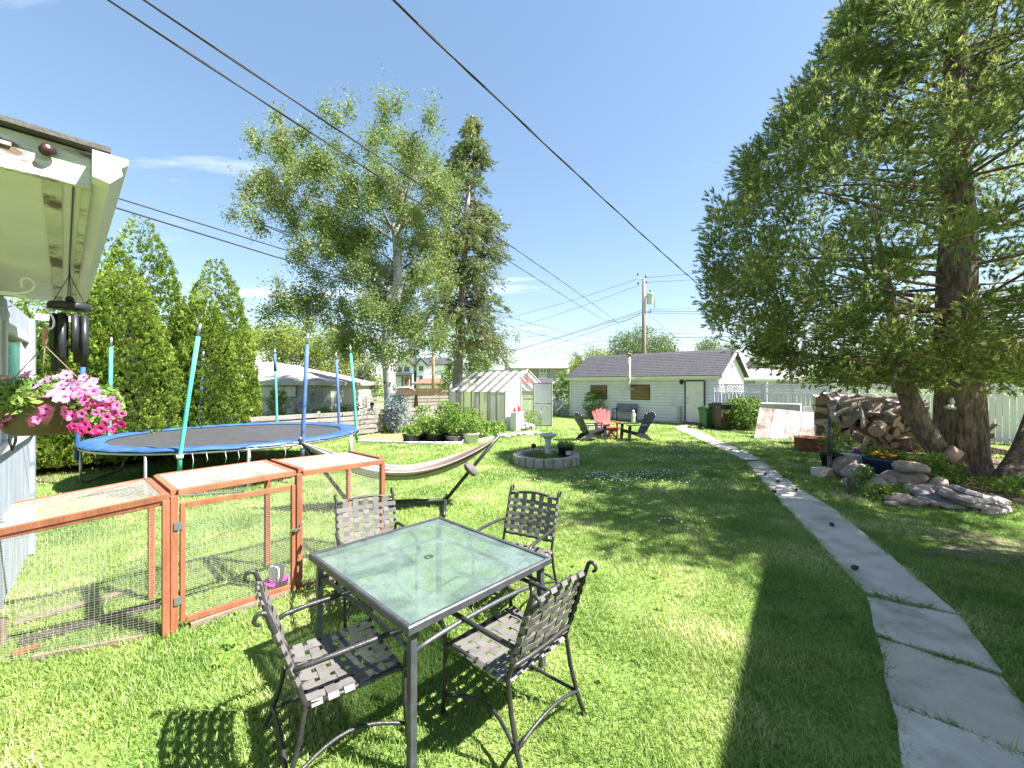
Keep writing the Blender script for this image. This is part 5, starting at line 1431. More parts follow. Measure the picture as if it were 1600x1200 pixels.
# bed edging: a low pale concrete kerb
ed = [G(x, y) for x, y in ((560, 691.5), (600, 692.5), (640, 694), (680, 694.5), (715, 694), (745, 691), (770, 684.5))]
edg = thing('bed_edging', 'low pale concrete edging strip along the front of the vegetable bed', 'edging', ed[0])
for i in range(len(ed) - 1):
    for k in range(3):
        a_, b_ = ed[i].lerp(ed[i + 1], k / 3), ed[i].lerp(ed[i + 1], (k + 1) / 3 - 0.015)
        q = MB(); q.beam(a_ + Vector((0, 0, 0.035)), b_ + Vector((0, 0, 0.035)), 0.12, 0.09); q.obj('edging_block', M['birdbath'], edg, world=True, bevel=0.01)

# potted vegetables
def plant_leaves(name, base, h, r, n, mat, parent, leaf=0.07, seed=0, stems=6):
    rg = np.random.default_rng(seed)
    pr_ = [leaf_cluster_proto(6, leaf * 0.9, leaf, s + seed) for s in range(3)]
    z = rg.random(n) ** 0.8 * h
    rr_ = r * np.sqrt(rg.random(n)) * (0.55 + 0.6 * np.sin(np.pi * np.clip(z / h, 0, 1)) ** 0.7)
    a = rg.random(n) * 6.283
    pts = np.stack([base[0] + rr_ * np.cos(a), base[1] + rr_ * np.sin(a), base[2] + z], 1)
    V, F = bake(pr_, pts, bases(rg.normal(size=(n, 3)) * 0.6 + np.array([0, 0, 0.7])), rg.uniform(0.7, 1.3, n))
    o = np_mesh(name, V, F, mat, parent); o['kind'] = 'stuff'
    q = MB()
    for k in range(stems):
        t = rg.random() * 6.283; e = (base[0] + r * 0.7 * math.cos(t), base[1] + r * 0.7 * math.sin(t), base[2] + h * rg.uniform(0.6, 0.95))
        q.tube([(base[0] + 0.03 * math.cos(t), base[1] + 0.03 * math.sin(t), base[2]), ((base[0] + e[0]) / 2, (base[1] + e[1]) / 2, base[2] + h * 0.45), e], [0.010, 0.007, 0.003], 5)
    q.obj('stem', M['bin_green'] if False else M['grey_wood'], parent)
    return o
pots = [(643, 692, 0.30, 0.28, 0.45, 'black nursery pot with a low plant, leftmost of the pots on the vegetable bed', 'black'), (662, 688, 0.30, 0.30, 0.75, 'black nursery pot with a bushy tomato plant, second of the pots from the fence end', 'black'), (679, 691, 0.30, 0.30, 0.8, 'black nursery pot with a dense tomato plant beside the tallest plant', 'black'),
        (694, 689, 0.28, 0.30, 0.9, 'black nursery pot half hidden by leaves in the middle of the bed', 'black'), (710, 692, 0.30, 0.24, 1.25, 'dark grey tub carrying the tallest tomato plant on the bed', 'grey'), (736, 692, 0.28, 0.32, 0.7, 'white bucket with a leafy vegetable plant on the bed', 'white'), (722, 686, 0.28, 0.30, 0.95, 'black pot behind the white bucket with a tall leafy plant', 'black')]
for k, (px, py, r_, hp, hpl, lab, c_) in enumerate(pots):
    p = G(px, py); t = thing('potted_plant', lab, 'potted plant', p, 0, 'pots on the vegetable bed')
    q = MB(); q.lathe([(0.0, 0.0), (r_ * 0.75, 0.0), (r_ * 0.95, hp * 0.92), (r_ * 1.03, hp * 0.93), (r_ * 1.03, hp), (r_ * 0.93, hp), (r_ * 0.9, hp * 0.85), (0.0, hp * 0.85)], 16)
    q.obj('pot', {'black': M['black_plastic'], 'grey': pm('grey_tub', (0.12, 0.12, 0.13), (0.17, 0.17, 0.18), 5, 0.5), 'white': M['white_paint']}[c_], t)
    plant_leaves('foliage', (0, 0, hp * 0.85), hpl * 0.66, r_ * 1.0, int(60 + 70 * hpl), LF['garden'], t, 0.10, 30 + k)
for k, (px, py, h_, r_, n_, lab) in enumerate(((752, 686, 0.55, 0.35, 140, 'light green clump growing at the greenhouse foot left of the corner post'), (768, 682, 0.5, 0.34, 130, 'yellowish green clump in front of the greenhouse corner'), (778, 679, 0.42, 0.28, 100, 'small bright clump at the near corner of the greenhouse'), (660, 676, 1.0, 0.4, 120, 'tall thin plant between the pots and the slat fence'),
                                             (700, 674, 1.2, 0.5, 200, 'bushy tomato row behind the pots against the greenhouse side'), (735, 676, 0.9, 0.45, 180, 'leafy plants under the cloudy greenhouse panes'), (603, 676, 0.3, 0.3, 60, 'small reddish seedling patch at the fence end of the bed'))):
    p = G(px, py); t = thing('garden_plant', lab, 'plant', p); plant_leaves('foliage', (0, 0, 0), h_, r_, n_, LF['garden'], t, 0.10, 60 + k)
# blue-grey shrub at the birch foot, shrub by the garage, bushes near the bins
def shrub(px, py, Y, h_, r_, n_, mat, lab, nm='shrub', leaf=0.10, seed=0):
    p = P(px, py, Y); p.z = 0
    t = thing(nm, lab, 'shrub', p); plant_leaves('foliage', (0, 0, 0.05), h_, r_, n_, mat, t, leaf, seed, 8); return t
shrub(621, 660, 15.9, 1.45, 0.42, 330, LF['bluegreen'], 'blue-grey leafy shrub standing before the white slat fence at the birch foot', seed=80)
shrub(930, 646, 22.6, 1.42, 0.62, 420, LF['green'], 'bright green shrub against the garage wall under its left boarded window', seed=81)
shrub(1163, 668, 17.0, 1.25, 0.75, 520, LF['green'], 'rounded green bush against the white fence right of the bins', seed=82, leaf=0.13)
shrub(1152, 668, 17.3, 0.7, 0.5, 200, LF['green'], 'low green bush tucked right behind the brown bin', seed=83, leaf=0.13)
shrub(893, 600, 28.5, 2.6, 1.3, 700, LF['green'], 'vine-like tall green shrub growing up the left end of the garage', seed=84, leaf=0.16)
shrub(830, 668, 17.5, 0.65, 0.45, 120, LF['garden'], 'wispy weeds growing just right of the open greenhouse door', seed=85, leaf=0.08)

# ---- stone ring planter with bird bath and pot
rp_ = thing('ring_planter', 'round planter ring of tumbled concrete blocks in the lawn', 'planter', PLANTER)
NBK = 22
for k in range(NBK):
    a0 = 2 * math.pi * (k + 0.04) / NBK; a1 = 2 * math.pi * (k + 0.96) / NBK
    rnd = random.Random(k)
    ro, ri, h_ = 0.80 + rnd.uniform(-0.012, 0.012), 0.60, 0.215 + rnd.uniform(-0.006, 0.006)
    vs = []
    for z in (0.0, h_):
        for a in (a0, (a0 + a1) / 2, a1):
            vs.append((ro * math.cos(a), ro * math.sin(a), z))
        for a in (a1, (a0 + a1) / 2, a0):
            vs.append((ri * math.cos(a), ri * math.sin(a), z))
    q = MB(); q.add(vs, [(5, 4, 3, 2, 1, 0), (6, 7, 8, 9, 10, 11)] + [(i, (i + 1) % 6, 6 + (i + 1) % 6, 6 + i) for i in range(6)])
    q.obj('block', M['block'], rp_, bevel=0.014)
q = MB(); q.lathe([(0.60, 0.13), (0.3, 0.15), (0.0, 0.155)], 24); q.obj('soil', M['soil'], rp_)
gc = thing('ground_cover', 'straggling green and yellow ground cover growing inside the block ring', 'ground cover', PLANTER, kind='stuff')
plant_leaves('foliage', (0.0, -0.1, 0.14), 0.10, 0.42, 200, LF['garden'], gc, 0.05, 91, 0)
bb = thing('bird_bath', 'white bird bath on a fluted column in the middle of the block ring', 'bird bath', PLANTER + Vector((0.05, 0.02, 0.15)))
q = MB(); q.lathe([(0.13, 0.0), (0.13, 0.04), (0.095, 0.07), (0.075, 0.12), (0.065, 0.3), (0.075, 0.40), (0.10, 0.44), (0.0, 0.44)], 14); q.obj('column', M['birdbath'], bb)
q = MB(); q.lathe([(0.0, 0.44), (0.08, 0.44), (0.16, 0.475), (0.215, 0.525), (0.215, 0.545), (0.20, 0.545), (0.15, 0.50), (0.0, 0.485)], 22); q.obj('basin', M['birdbath'], bb)
q = MB(); q.ball((0.02, 0, 0.53), (0.05, 0.03, 0.045), 8, 6); q.ball((0.06, 0, 0.575), 0.022, 7, 5); q.tube([(-0.03, 0, 0.545), (-0.075, 0, 0.56)], [0.016, 0.006], 6); q.obj('bird_figure', M['birdbath'], bb)
pp_ = thing('potted_plant', 'dark pot with a white patch on the block ring beside the bird bath', 'potted plant', PLANTER + Vector((0.46, -0.12, 0.145)))
q = MB(); q.lathe([(0.0, 0.0), (0.15, 0.0), (0.19, 0.26), (0.215, 0.26), (0.215, 0.30), (0.185, 0.30), (0.18, 0.25), (0.0, 0.25)], 18); q.obj('pot', M['black_plastic'], pp_)
q = MB(); q.add([(0.19 * math.cos(R(-95 + 12 * i)) * k, 0.19 * math.sin(R(-95 + 12 * i)) * k, z) for z, k in ((0.09, 0.925), (0.19, 1.005)) for i in range(5)], [(i, i + 1, i + 6, i + 5) for i in range(4)]); q.obj('emblem', M['old_white'], pp_)
plant_leaves('foliage', (0, 0, 0.25), 0.13, 0.18, 70, LF['garden'], pp_, 0.05, 92, 3)
sl_ = PLANTER + Vector((-0.28, 0.35, 0.14))
q = MB(); q.tube([(0, 0, 0), (0, 0, 0.16)], 0.012, 6); q.lathe([(0.0, 0.28), (0.07, 0.25), (0.05, 0.17), (0.0, 0.16)], 10); tag(q.obj('solar_lamp', M['black_plastic'], loc=sl_), 'small dark solar lamp stuck in the soil left of the bird bath', 'lamp')
sh_ = P(845, 660, 11.6); sh_.z = 0
q = MB(); q.tube([(0, 0, 0), (0, 0, 1.15)], 0.010, 6); q.tube([(0, 0, 1.14), (0.05, 0, 1.26), (0.14, 0, 1.28), (0.2, 0, 1.18)], 0.008, 6); tag(q.obj('shepherd_hook', M['steel'], loc=sh_), 'thin metal hook post standing in the lawn behind the bird bath', 'hook')

# ---- adirondack chairs
def adirondack(lab, mat, loc, rot):
    t = thing('adirondack_chair', lab, 'chair', loc, rot, 'adirondack chairs on the far lawn')
    # faces +y
    for s in (-1, 1):
        q = MB(); q.prism([(s * 0.27, 0.30, 0.0), (s * 0.27, 0.40, 0.0), (s * 0.27, 0.37, 0.52), (s * 0.27, 0.27, 0.52)], (s * 0.035, 0, 0)); q.obj('front_leg', mat, t)
        q = MB(); q.prism([(s * 0.24, 0.36, 0.36), (s * 0.24, 0.36, 0.26), (s * 0.24, -0.10, 0.14), (s * 0.24, -0.42, 0.0), (s * 0.24, -0.52, 0.0), (s * 0.24, -0.30, 0.22), (s * 0.24, 0.05, 0.30)], (s * 0.028, 0, 0)); q.obj('rear_leg', mat, t)
        q = MB(); q.prism([(s * 0.24, 0.44, 0.52), (s * 0.40, 0.42, 0.52), (s * 0.40, 0.25, 0.52), (s * 0.34, -0.28, 0.52), (s * 0.25, -0.28, 0.52)], (0, 0, 0.03)); q.obj('armrest', mat, t)
    for k in range(6):
        y = 0.36 - k * 0.105; z = 0.365 - 0.032 * k
        q = MB(); q.box((0, y, z), (0.50, 0.09, 0.022), Matrix.Rotation(R(17), 3, 'X')); q.obj('seat_slat', mat, t, bevel=0.004)
    ns = 5
    for k in range(ns):
        u = (k - (ns - 1) / 2) / ((ns - 1) / 2)
        x0, x1 = u * 0.19, u * 0.29
        top = 0.97 - 0.09 * u * u
        yb, yt = -0.20, -0.20 - 0.40 * (top - 0.22) / 0.75
        w0, w1 = 0.084, 0.118
        q = MB(); q.prism([(x0 - w0 / 2, yb, 0.20), (x0 + w0 / 2, yb, 0.20), (x1 + w1 / 2, yt, top - 0.02), (x1 + w1 * 0.25, yt - 0.005, top + 0.015), (x1 - w1 * 0.25, yt - 0.005, top + 0.015), (x1 - w1 / 2, yt, top - 0.02)], (0, -0.022, 0.0)); q.obj('back_slat', mat, t)
    for z, w_ in ((0.34, 0.46), (0.66, 0.56)):
        q = MB(); q.box((0, -0.25 - 0.40 * (z - 0.22) / 0.75 , z), (w_, 0.02, 0.05)); q.obj('back_batten', mat, t)
    return t
def gat(px, py): return G(px, py)
adirondack('black adirondack chair seen from its side, left of the red one', M['adi_black'], P(925, 600, 13.9) * 1 - Vector((0, 0, 1.9)), face((0.95, 0.30)))
adirondack('pinkish red adirondack chair facing the camera between two dark chairs', M['adi_red'], P(947, 600, 14.9) - Vector((0, 0, 1.9)), face((0.12, -1)))
adirondack('dark grey adirondack chair seen from the side, facing left towards the red one', M['adi_black'], P(992, 600, 13.9) - Vector((0, 0, 1.9)), face((-0.97, -0.18)))
st = thing('side_table', 'small folding red side table beside the red adirondack chair', 'table', P(957, 600, 14.2) - Vector((0, 0, 1.9)))
q = MB(); q.box((0, 0, 0.40), (0.42, 0.36, 0.025)); q.obj('table_top', M['adi_red'], st)
for s in (-1, 1):
    q = MB(); q.beam((-0.18, s * 0.14, 0.0), (0.18, s * 0.14, 0.39), 0.03, 0.025, (0, 1, 0)); q.obj('leg', M['adi_red'], st)
    q = MB(); q.beam((0.18, s * 0.11, 0.0), (-0.18, s * 0.11, 0.39), 0.03, 0.025, (0, 1, 0)); q.obj('leg', M['adi_red'], st)
st = thing('side_table', 'small cream plastic side table behind the black adirondack chair', 'table', P(925, 600, 15.0) - Vector((0, 0, 1.9)))
q = MB(); q.box((0, 0, 0.42), (0.40, 0.40, 0.03)); q.obj('table_top', M['old_white'], st)
for sx in (-1, 1):
    for sy in (-1, 1):
        q = MB(); q.box((sx * 0.16, sy * 0.16, 0.2), (0.04, 0.04, 0.405)); q.obj('leg', M['old_white'], st)
# bench against the garage
bp0 = P(976, 600, 21.2); bp0.z = 0
bn = thing('garden_bench', 'grey slatted garden bench with dark iron ends standing against the garage wall', 'bench', bp0, GRID - R(90))
for k in range(5):
    q = MB(); q.box((0, 0.19 + 0.02 * k, 0.50 + 0.085 * k), (1.15, 0.025, 0.075), Matrix.Rotation(R(-14), 3, 'X')); q.obj('back_slat', M['bench_wood'], bn)
for k in range(4):
    q = MB(); q.box((0, -0.20 + 0.105 * k, 0.42 - 0.006 * k), (1.15, 0.09, 0.025)); q.obj('seat_slat', M['bench_wood'], bn)
for s in (-1, 1):
    q = MB(); q.tube([(s * 0.55, -0.24, 0), (s * 0.55, -0.22, 0.4), (s * 0.55, -0.24, 0.6), (s * 0.55, 0.16, 0.62), (s * 0.55, 0.2, 0.42), (s * 0.55, 0.24, 0.0)], 0.025, 6); q.tube([(s * 0.55, 0.17, 0.42), (s * 0.55, 0.30, 0.88)], 0.025, 6); q.tube([(s * 0.55, -0.22, 0.39), (s * 0.55, 0.2, 0.39)], 0.025, 6); q.obj('bench_end', M['black_metal'], bn)
fg = P(989.5, 600, 20.2); fg.z = 0
q = MB(); q.lathe([(0.0, 0), (0.12, 0), (0.10, 0.1), (0.08, 0.3), (0.10, 0.38), (0.06, 0.46), (0.035, 0.5), (0.0, 0.5)], 10); q.ball((0, 0, 0.56), 0.07, 9, 7); q.ball((0.07, 0, 0.36), (0.06, 0.04, 0.1), 7, 5); tag(q.obj('statue', M['birdbath'], loc=fg), 'little white garden statue at the right end of the bench', 'statue')

# ---- wheelie bins
def wheelie(lab, mat, lidm, px, Y, w_, d_, h_, rot):
    p = P(px, 600, Y); p.z = 0
    t = thing('wheelie_bin', lab, 'bin', p, rot)
    q = MB()
    k = 0.80
    vs = [(-w_ / 2 * k, -d_ / 2 * k, 0.05), (w_ / 2 * k, -d_ / 2 * k, 0.05), (w_ / 2 * k, d_ / 2 * k, 0.05), (-w_ / 2 * k, d_ / 2 * k, 0.05), (-w_ / 2, -d_ / 2, h_ * 0.9), (w_ / 2, -d_ / 2, h_ * 0.9), (w_ / 2, d_ / 2, h_ * 0.9), (-w_ / 2, d_ / 2, h_ * 0.9)]
    q.add(vs, [(0, 3, 2, 1), (4, 5, 6, 7), (0, 1, 5, 4), (1, 2, 6, 5), (2, 3, 7, 6), (3, 0, 4, 7)]); q.obj('body', mat, t, bevel=0.025)
    q = MB(); q.box((0, 0, h_ * 0.88), (w_ + 0.05, d_ + 0.05, 0.05)); q.obj('rim', mat, t, bevel=0.01)
    q = MB(); q.box((0, -0.02, h_ * 0.93), (w_ + 0.04, d_ + 0.08, 0.05)); q.box((0, -0.02, h_ * 0.975), (w_ * 0.8, d_ * 0.8, 0.04)); q.obj('lid', lidm, t, bevel=0.015)
    q = MB(); q.box((0, -d_ / 2 * 0.93 - 0.012, h_ * 0.66), (w_ * 0.42, 0.03, 0.05)); q.box((0, -d_ / 2 * 0.86 - 0.012, h_ * 0.34), (w_ * 0.36, 0.022, 0.035)); q.obj('grip', lidm if mat is M['bin_brown'] else mat, t)
    q = MB(); q.box((0, -d_ / 2 * 0.95 - 0.004, h_ * 0.80), (w_ * 0.40, 0.006, 0.035)); q.obj('sticker', M['house_grey'], t)
    q = MB(); q.tube([(-w_ * 0.42, d_ / 2 + 0.06, h_ * 0.86), (w_ * 0.42, d_ / 2 + 0.06, h_ * 0.86)], 0.018, 7); q.obj('handle', lidm, t)
    for s in (-1, 1):
        q = MB(); q.tube([(s * w_ * 0.40, d_ / 2 * 0.75, 0.11), (s * (w_ * 0.40 + 0.06), d_ / 2 * 0.75, 0.11)], 0.11, 14); q.obj('wheel', M['black_plastic'], t)
wheelie('small green wheelie bin standing left of the brown one by the garage door', M['bin_green'], M['bin_green'], 1104.5, 17.6, 0.47, 0.5, 0.95, R(14))
wheelie('tall dark brown wheelie bin with black lid right of the green bin', M['bin_brown'], M['bin_lid'], 1127, 17.2, 0.66, 0.68, 1.14, R(14))
# ---- clutter left of the garage
rb = P(871, 600, 25.0); rb.z = 0
q = MB(); q.lathe([(0.0, 0), (0.30, 0), (0.34, 0.5), (0.31, 0.9), (0.29, 0.9), (0.30, 0.5), (0.0, 0.4)], 16); tag(q.obj('rain_barrel', M['old_white'], loc=rb), 'whitish barrel full of tools standing left of the garage', 'barrel')
for k in range(4):
    q = MB(); q.tube([rb + Vector((0.1 * k - 0.15, 0.05 * k - 0.1, 0.42)), rb + Vector((0.16 * k - 0.22, 0.1, 1.25 + 0.16 * (k % 3)))], 0.022, 6); tag(q.obj('garden_tool', M['black_metal'] if k % 2 else M['grey_wood']), ['bare wooden tool handle at the left rim of the whitish barrel', 'dark tool handle second from the left in the whitish barrel', 'longest bare wooden handle in the whitish barrel', 'dark tool handle leaning right in the whitish barrel'][k], 'tool')
cr = P(886, 600, 24.6); cr.z = 0
q = MB()
for z in (0.08, 0.24, 0.40, 0.56):
    q.box((0, -0.3, z), (0.8, 0.02, 0.1)); q.box((-0.39, 0.01, z), (0.02, 0.6, 0.1)); q.box((0.39, 0.01, z), (0.02, 0.6, 0.1)); q.box((0, 0.32, z), (0.8, 0.02, 0.1))
tag(q.obj('crate', M['house_grey'], loc=cr), 'grey slatted crate in the grass between barrel and garage corner', 'crate')

# ================================================================ FENCES
def slat_fence(name, lab, cat, p0, p1, h, boards, gap, posts, mat, postm, bh=None, thick=0.025, stagger=0):
    p0, p1 = Vector(p0), Vector(p1); t = thing(name, lab, cat, p0)
    d = (p1 - p0).normalized(); nn = Vector((d.y, -d.x, 0)); L = (p1 - p0).length
    src = None
    for i in range(posts + 1):
        q = MB(); c = p0 + d * (L * i / posts); q.box((c.x, c.y, (h + 0.06) / 2), (0.09, 0.09, h + 0.06), rz(math.atan2(d.y, d.x))); q.obj('post', postm, t, world=True)
    bh = bh or (h - 0.05 - gap * boards) / boards
    rnd = random.Random(int(h * 100) + boards)
    for i in range(posts):
        a_, b_ = p0 + d * (L * i / posts + 0.004), p0 + d * (L * (i + 1) / posts - 0.004)
        for k in range(boards):
            z = 0.08 + (bh + gap) * k + bh / 2
            q = MB(); off = nn * (-0.062)
            if off.y > 0: off = -off
            dz = rnd.uniform(-0.012, 0.012)
            q.beam(a_ + off + Vector((0, 0, z + dz)), b_ + off + Vector((0, 0, z + rnd.uniform(-0.012, 0.012))), thick, bh, (0, 0, 1)); q.obj('board', mat, t, world=True)
    return t
slat_fence('slat_fence', 'low whitewashed slat fence that divides the lawn from the neighbouring yard', 'fence', (-7.78, 12.1, 0), (-2.75, 19.05, 0), 0.92, 5, 0.035, 4, M['slat'], M['slat'])
slat_fence('slat_fence', 'taller whitewashed slat fence across the back of the neighbouring yard', 'fence', P(530, 600, 24.0) - Vector((0, 0, 1.9)), P(712, 600, 29) - Vector((0, 0, 1.9)), 1.12, 5, 0.06, 5, M['slat'], M['slat'])
# brown board fence far back
bf = thing('board_fence', 'brown upright-board fence in front of the modern white house', 'fence', P(612, 600, 36) - Vector((0, 0, 1.9)))
fp0, fp1 = P(608, 600, 36) - Vector((0, 0, 1.9)), P(705, 600, 36.5) - Vector((0, 0, 1.9))
for i in range(34):
    c = fp0.lerp(fp1, (i + 0.5) / 34); q = MB(); q.box((c.x, c.y, 0.76), (0.145, 0.025, 1.5 + 0.02 * (i % 3))); q.obj('board', M['fence_brown'], bf, world=True)
for z in (0.4, 1.2):
    q = MB(); q.beam(fp0 + Vector((0, 0.04, z)), fp1 + Vector((0, 0.04, z)), 0.05, 0.09); q.obj('fence_rail', M['fence_brown'], bf, world=True)

# white board fence with lattice top along the lane
WF0, WD = Vector((9.12, 18.62, 0)), Vector((0.752, -0.659, 0)).normalized()
WL, WH, LAT = 10.2, 1.90, 0.34
wf = thing('white_fence', 'white board fence with lattice top running from the garage behind the woodpile', 'fence', WF0, math.atan2(WD.y, WD.x))
bay = 2.04
lat_src = None
bd_src = None
for i in range(6):
    x = i * bay
    q = MB(); q.box((x, 0, (WH + 0.03) / 2), (0.11, 0.11, WH + 0.03)); q.obj('post', M['fence_white'], wf)
    q = MB(); q.box((x, 0, WH + 0.05), (0.15, 0.15, 0.04)); q.obj('post_cap', M['fence_white'], wf)
for i in range(5):
    x0 = i * bay
    q = MB(); q.box((x0 + bay / 2, 0, WH - 0.02), (bay - 0.112, 0.06, 0.05)); q.obj('fence_rail', M['fence_white'], wf)
    q = MB(); q.box((x0 + bay / 2, 0, WH - LAT - 0.05), (bay - 0.112, 0.06, 0.05)); q.obj('fence_rail', M['fence_white'], wf)
    q = MB(); q.box((x0 + bay / 2, 0.03, 0.15), (bay - 0.112, 0.04, 0.09)); q.obj('fence_rail', M['fence_white'], wf)
    nbd = 13
    for k in range(nbd):
        rnd = random.Random(i * 50 + k)
        xb = x0 + 0.06 + (bay - 0.12) * (k + 0.5) / nbd
        if bd_src is None:
            q = MB(); q.box((0, 0, 0), ((bay - 0.12) / nbd - 0.014, 0.02, WH - LAT - 0.12)); bd_src = q.obj('board', M['fence_white'], wf, loc=(xb, -0.0, 0.04 + (WH - LAT - 0.12) / 2))
        else:
            place(bd_src, 'board', wf, (xb, rnd.uniform(-0.004, 0.004), 0.04 + (WH - LAT - 0.12) / 2))
    q = MB()
    for s in (1, -1):
        n_ = 12
        for k in range(-3, 20):
            xa = x0 + 0.06 + k * 0.115; z0, z1 = WH - LAT - 0.022, WH - 0.048
            dx = (z1 - z0) * s
            ax, bx_ = xa, xa + dx
            lo, hi = x0 + 0.058, x0 + bay - 0.058
            pa, pb = Vector((ax, 0.006 * s, z0)), Vector((bx_, 0.006 * s, z1))
            def clip(p, r):
                if p.x < lo: return p + (r - p) * ((lo - p.x) / (r.x - p.x)) if r.x > lo else None
                if p.x > hi: return p + (r - p) * ((hi - p.x) / (r.x - p.x)) if r.x < hi else None
                return p
            ca, cb = clip(pa, pb), clip(pb, pa)
            if ca is None or cb is None or (cb - ca).length < 0.03: continue
            q.beam(ca, cb, 0.008, 0.036, (0, 0, 1))
    o = q.obj('lattice', M['fence_white'], wf); o['kind'] = 'stuff'

# leaning dirty panels, plank box and litter
ln = P(1235, 600, 14.2); ln.z = 0
pn = thing('leaning_panel', 'big dirty white panel leaning askew in front of the white fence', 'panel', (0, 0, 0))
pa = [P(1178, 681, 14.3), P(1273, 691, 13.9), P(1277, 645, 14.5), P(1187, 636.5, 14.9)]
pa[0].z = 0.02; pa[1].z = 0.02
pn_n = (pa[1] - pa[0]).cross(pa[3] - pa[0]).normalized()
for k in range(4):
    t0, t1 = k / 4, (k + 1) / 4 - 0.006
    q = MB(); q.prism([pa[0].lerp(pa[1], t0), pa[0].lerp(pa[1], t1), pa[3].lerp(pa[2], t1), pa[3].lerp(pa[2], t0)], -pn_n * (0.04 + 0.004 * (k % 2))); q.obj('panel_strip', M['dirty_panel'], pn, world=True)
q = MB(); q.box(P(1219, 637, 15.35), (1.3, 0.26, 0.34), rz(R(-41))); tag(q.obj('mattress', M['birdbath'], bevel=0.05), 'grey-white padded slab lying behind the leaning dirty panel', 'mattress')
q = MB(); c = P(1270, 660, 14.7); c.z = 0.55; q.box(c, (0.55, 0.04, 1.1), rz(R(-30)) @ Matrix.Rotation(R(-14), 3, 'X')); tag(q.obj('white_board', M['white_paint'], bevel=0.008), 'bluish white board leaning at the right end of the dirty panel', 'board')
rnd = random.Random(14)
q = MB()
for k in range(160):
    p = G(rnd.uniform(1200, 1285), rnd.uniform(684, 696)) + Vector((0, 0, 0.02)); a = rnd.uniform(0, 3.14)
    q.box(p, (rnd.uniform(0.03, 0.12), 0.03, 0.012), Euler((rnd.uniform(-0.5, 0.5), rnd.uniform(-0.5, 0.5), a)).to_matrix())
tag(q.obj('bark_litter', M['log_bark']), kind='stuff')

# ---- fire ring
frp = P(1268, 600, 11.75); frp.z = 0
q = MB(); q.lathe([(0.41, 0.0), (0.415, 0.36), (0.43, 0.375), (0.42, 0.385), (0.395, 0.37), (0.39, 0.02), (0.0, 0.03)], 28); tag(q.obj('fire_ring', M['rust'], loc=frp), 'rusty steel fire ring on the grass left of the woodpile', 'fire pit')
for k in range(2):
    q = MB(); q.tube([G(1268 + 2 * k, 694 + k * 3, 0.26), G(1297, 706 + 2 * k, 0.02)], 0.016, 6); tag(q.obj('poker', M['rust']), ['upper rusty rod leaning on the fire ring', 'lower rusty rod leaning on the fire ring'][k], 'poker')
# ================================================================ WOODPILE
H0, H1 = Vector((9.25, 12.35, 0)), Vector((12.75, 10.75, 0))
hd = (H1 - H0).normalized(); hn = Vector((-hd.y, hd.x, 0))      # hn points away from the camera
HLEN = (H1 - H0).length
def log_mesh(kind, L, r, seed):
    rnd = random.Random(seed); q = MB(); n = 12
    prof = []
    if kind == 'round':
        prof = [(r * (1 + rnd.uniform(-0.08, 0.08)) * math.cos(2 * math.pi * k / n), r * (1 + rnd.uniform(-0.08, 0.08)) * math.sin(2 * math.pi * k / n)) for k in range(n)]
        bark = [True] * n
    else:
        a0, a1 = (R(-45), R(45)) if kind == 'quarter' else (R(-90), R(90))
        m_ = 7
        prof = [(r * (1 + rnd.uniform(-0.06, 0.06)) * math.cos(a0 + (a1 - a0) * k / m_), r * (1 + rnd.uniform(-0.06, 0.06)) * math.sin(a0 + (a1 - a0) * k / m_)) for k in range(m_ + 1)]
        bark = [True] * m_
        prof.append((rnd.uniform(-0.02, 0.02), rnd.uniform(-0.02, 0.02))); bark += [False, False]
        cx = sum(p[0] for p in prof) / len(prof); prof = [(p[0] - cx, p[1]) for p in prof]
    n = len(prof); rings = 4
    vs = []
    for i in range(rings):
        t = i / (rings - 1) - 0.5; k = 1 + rnd.uniform(-0.05, 0.05)
        for x, y in prof: vs.append((x * k + 0.02 * math.sin(t * 4 + seed), y * k, t * L + (rnd.uniform(-0.012, 0.012) if i in (0, rings - 1) else 0)))
    fs, mi = [], []
    for i in range(rings - 1):
        for k in range(n):
            l = (k + 1) % n; fs.append((i * n + k, i * n + l, (i + 1) * n + l, (i + 1) * n + k)); mi.append(0 if bark[k] else 1)
    fs.append(tuple(reversed(range(n)))); mi.append(1); fs.append(tuple((rings - 1) * n + k for k in range(n))); mi.append(1)
    q.add(vs, fs); q.m = mi
    return q
logsrc = []
rnd = random.Random(77)
specs = [('quarter', 0.42, 0.19), ('half', 0.40, 0.15), ('quarter', 0.38, 0.22), ('round', 0.42, 0.085), ('half', 0.36, 0.17), ('round', 0.34, 0.12), ('quarter', 0.46, 0.16)]
cnt = 0
def put_log(i, loc, e, s=1.0, lab='split firewood log lying in the heaped woodpile', grp='split logs of the woodpile'):
    k, L, r_ = specs[i]
    if len(logsrc) <= i or logsrc[i] is None:
        while len(logsrc) <= i: logsrc.append(None)
        o = log_mesh(k, L, r_, i).obj('firewood_log', [M['log_bark'], M['log_wood']], loc=loc, rot=e); logsrc[i] = o
    else:
        o = place(logsrc[i], 'firewood_log', None, loc, e)
    o.scale = (s, s, s)
    tag(o, lab, 'log', grp)
    return o
LOGK = {'quarter': 'wedge-shaped split log', 'half': 'half-round split log', 'round': 'unsplit round log'}
LOGH = ['bottom courses', 'lower middle courses', 'upper middle courses', 'top courses']
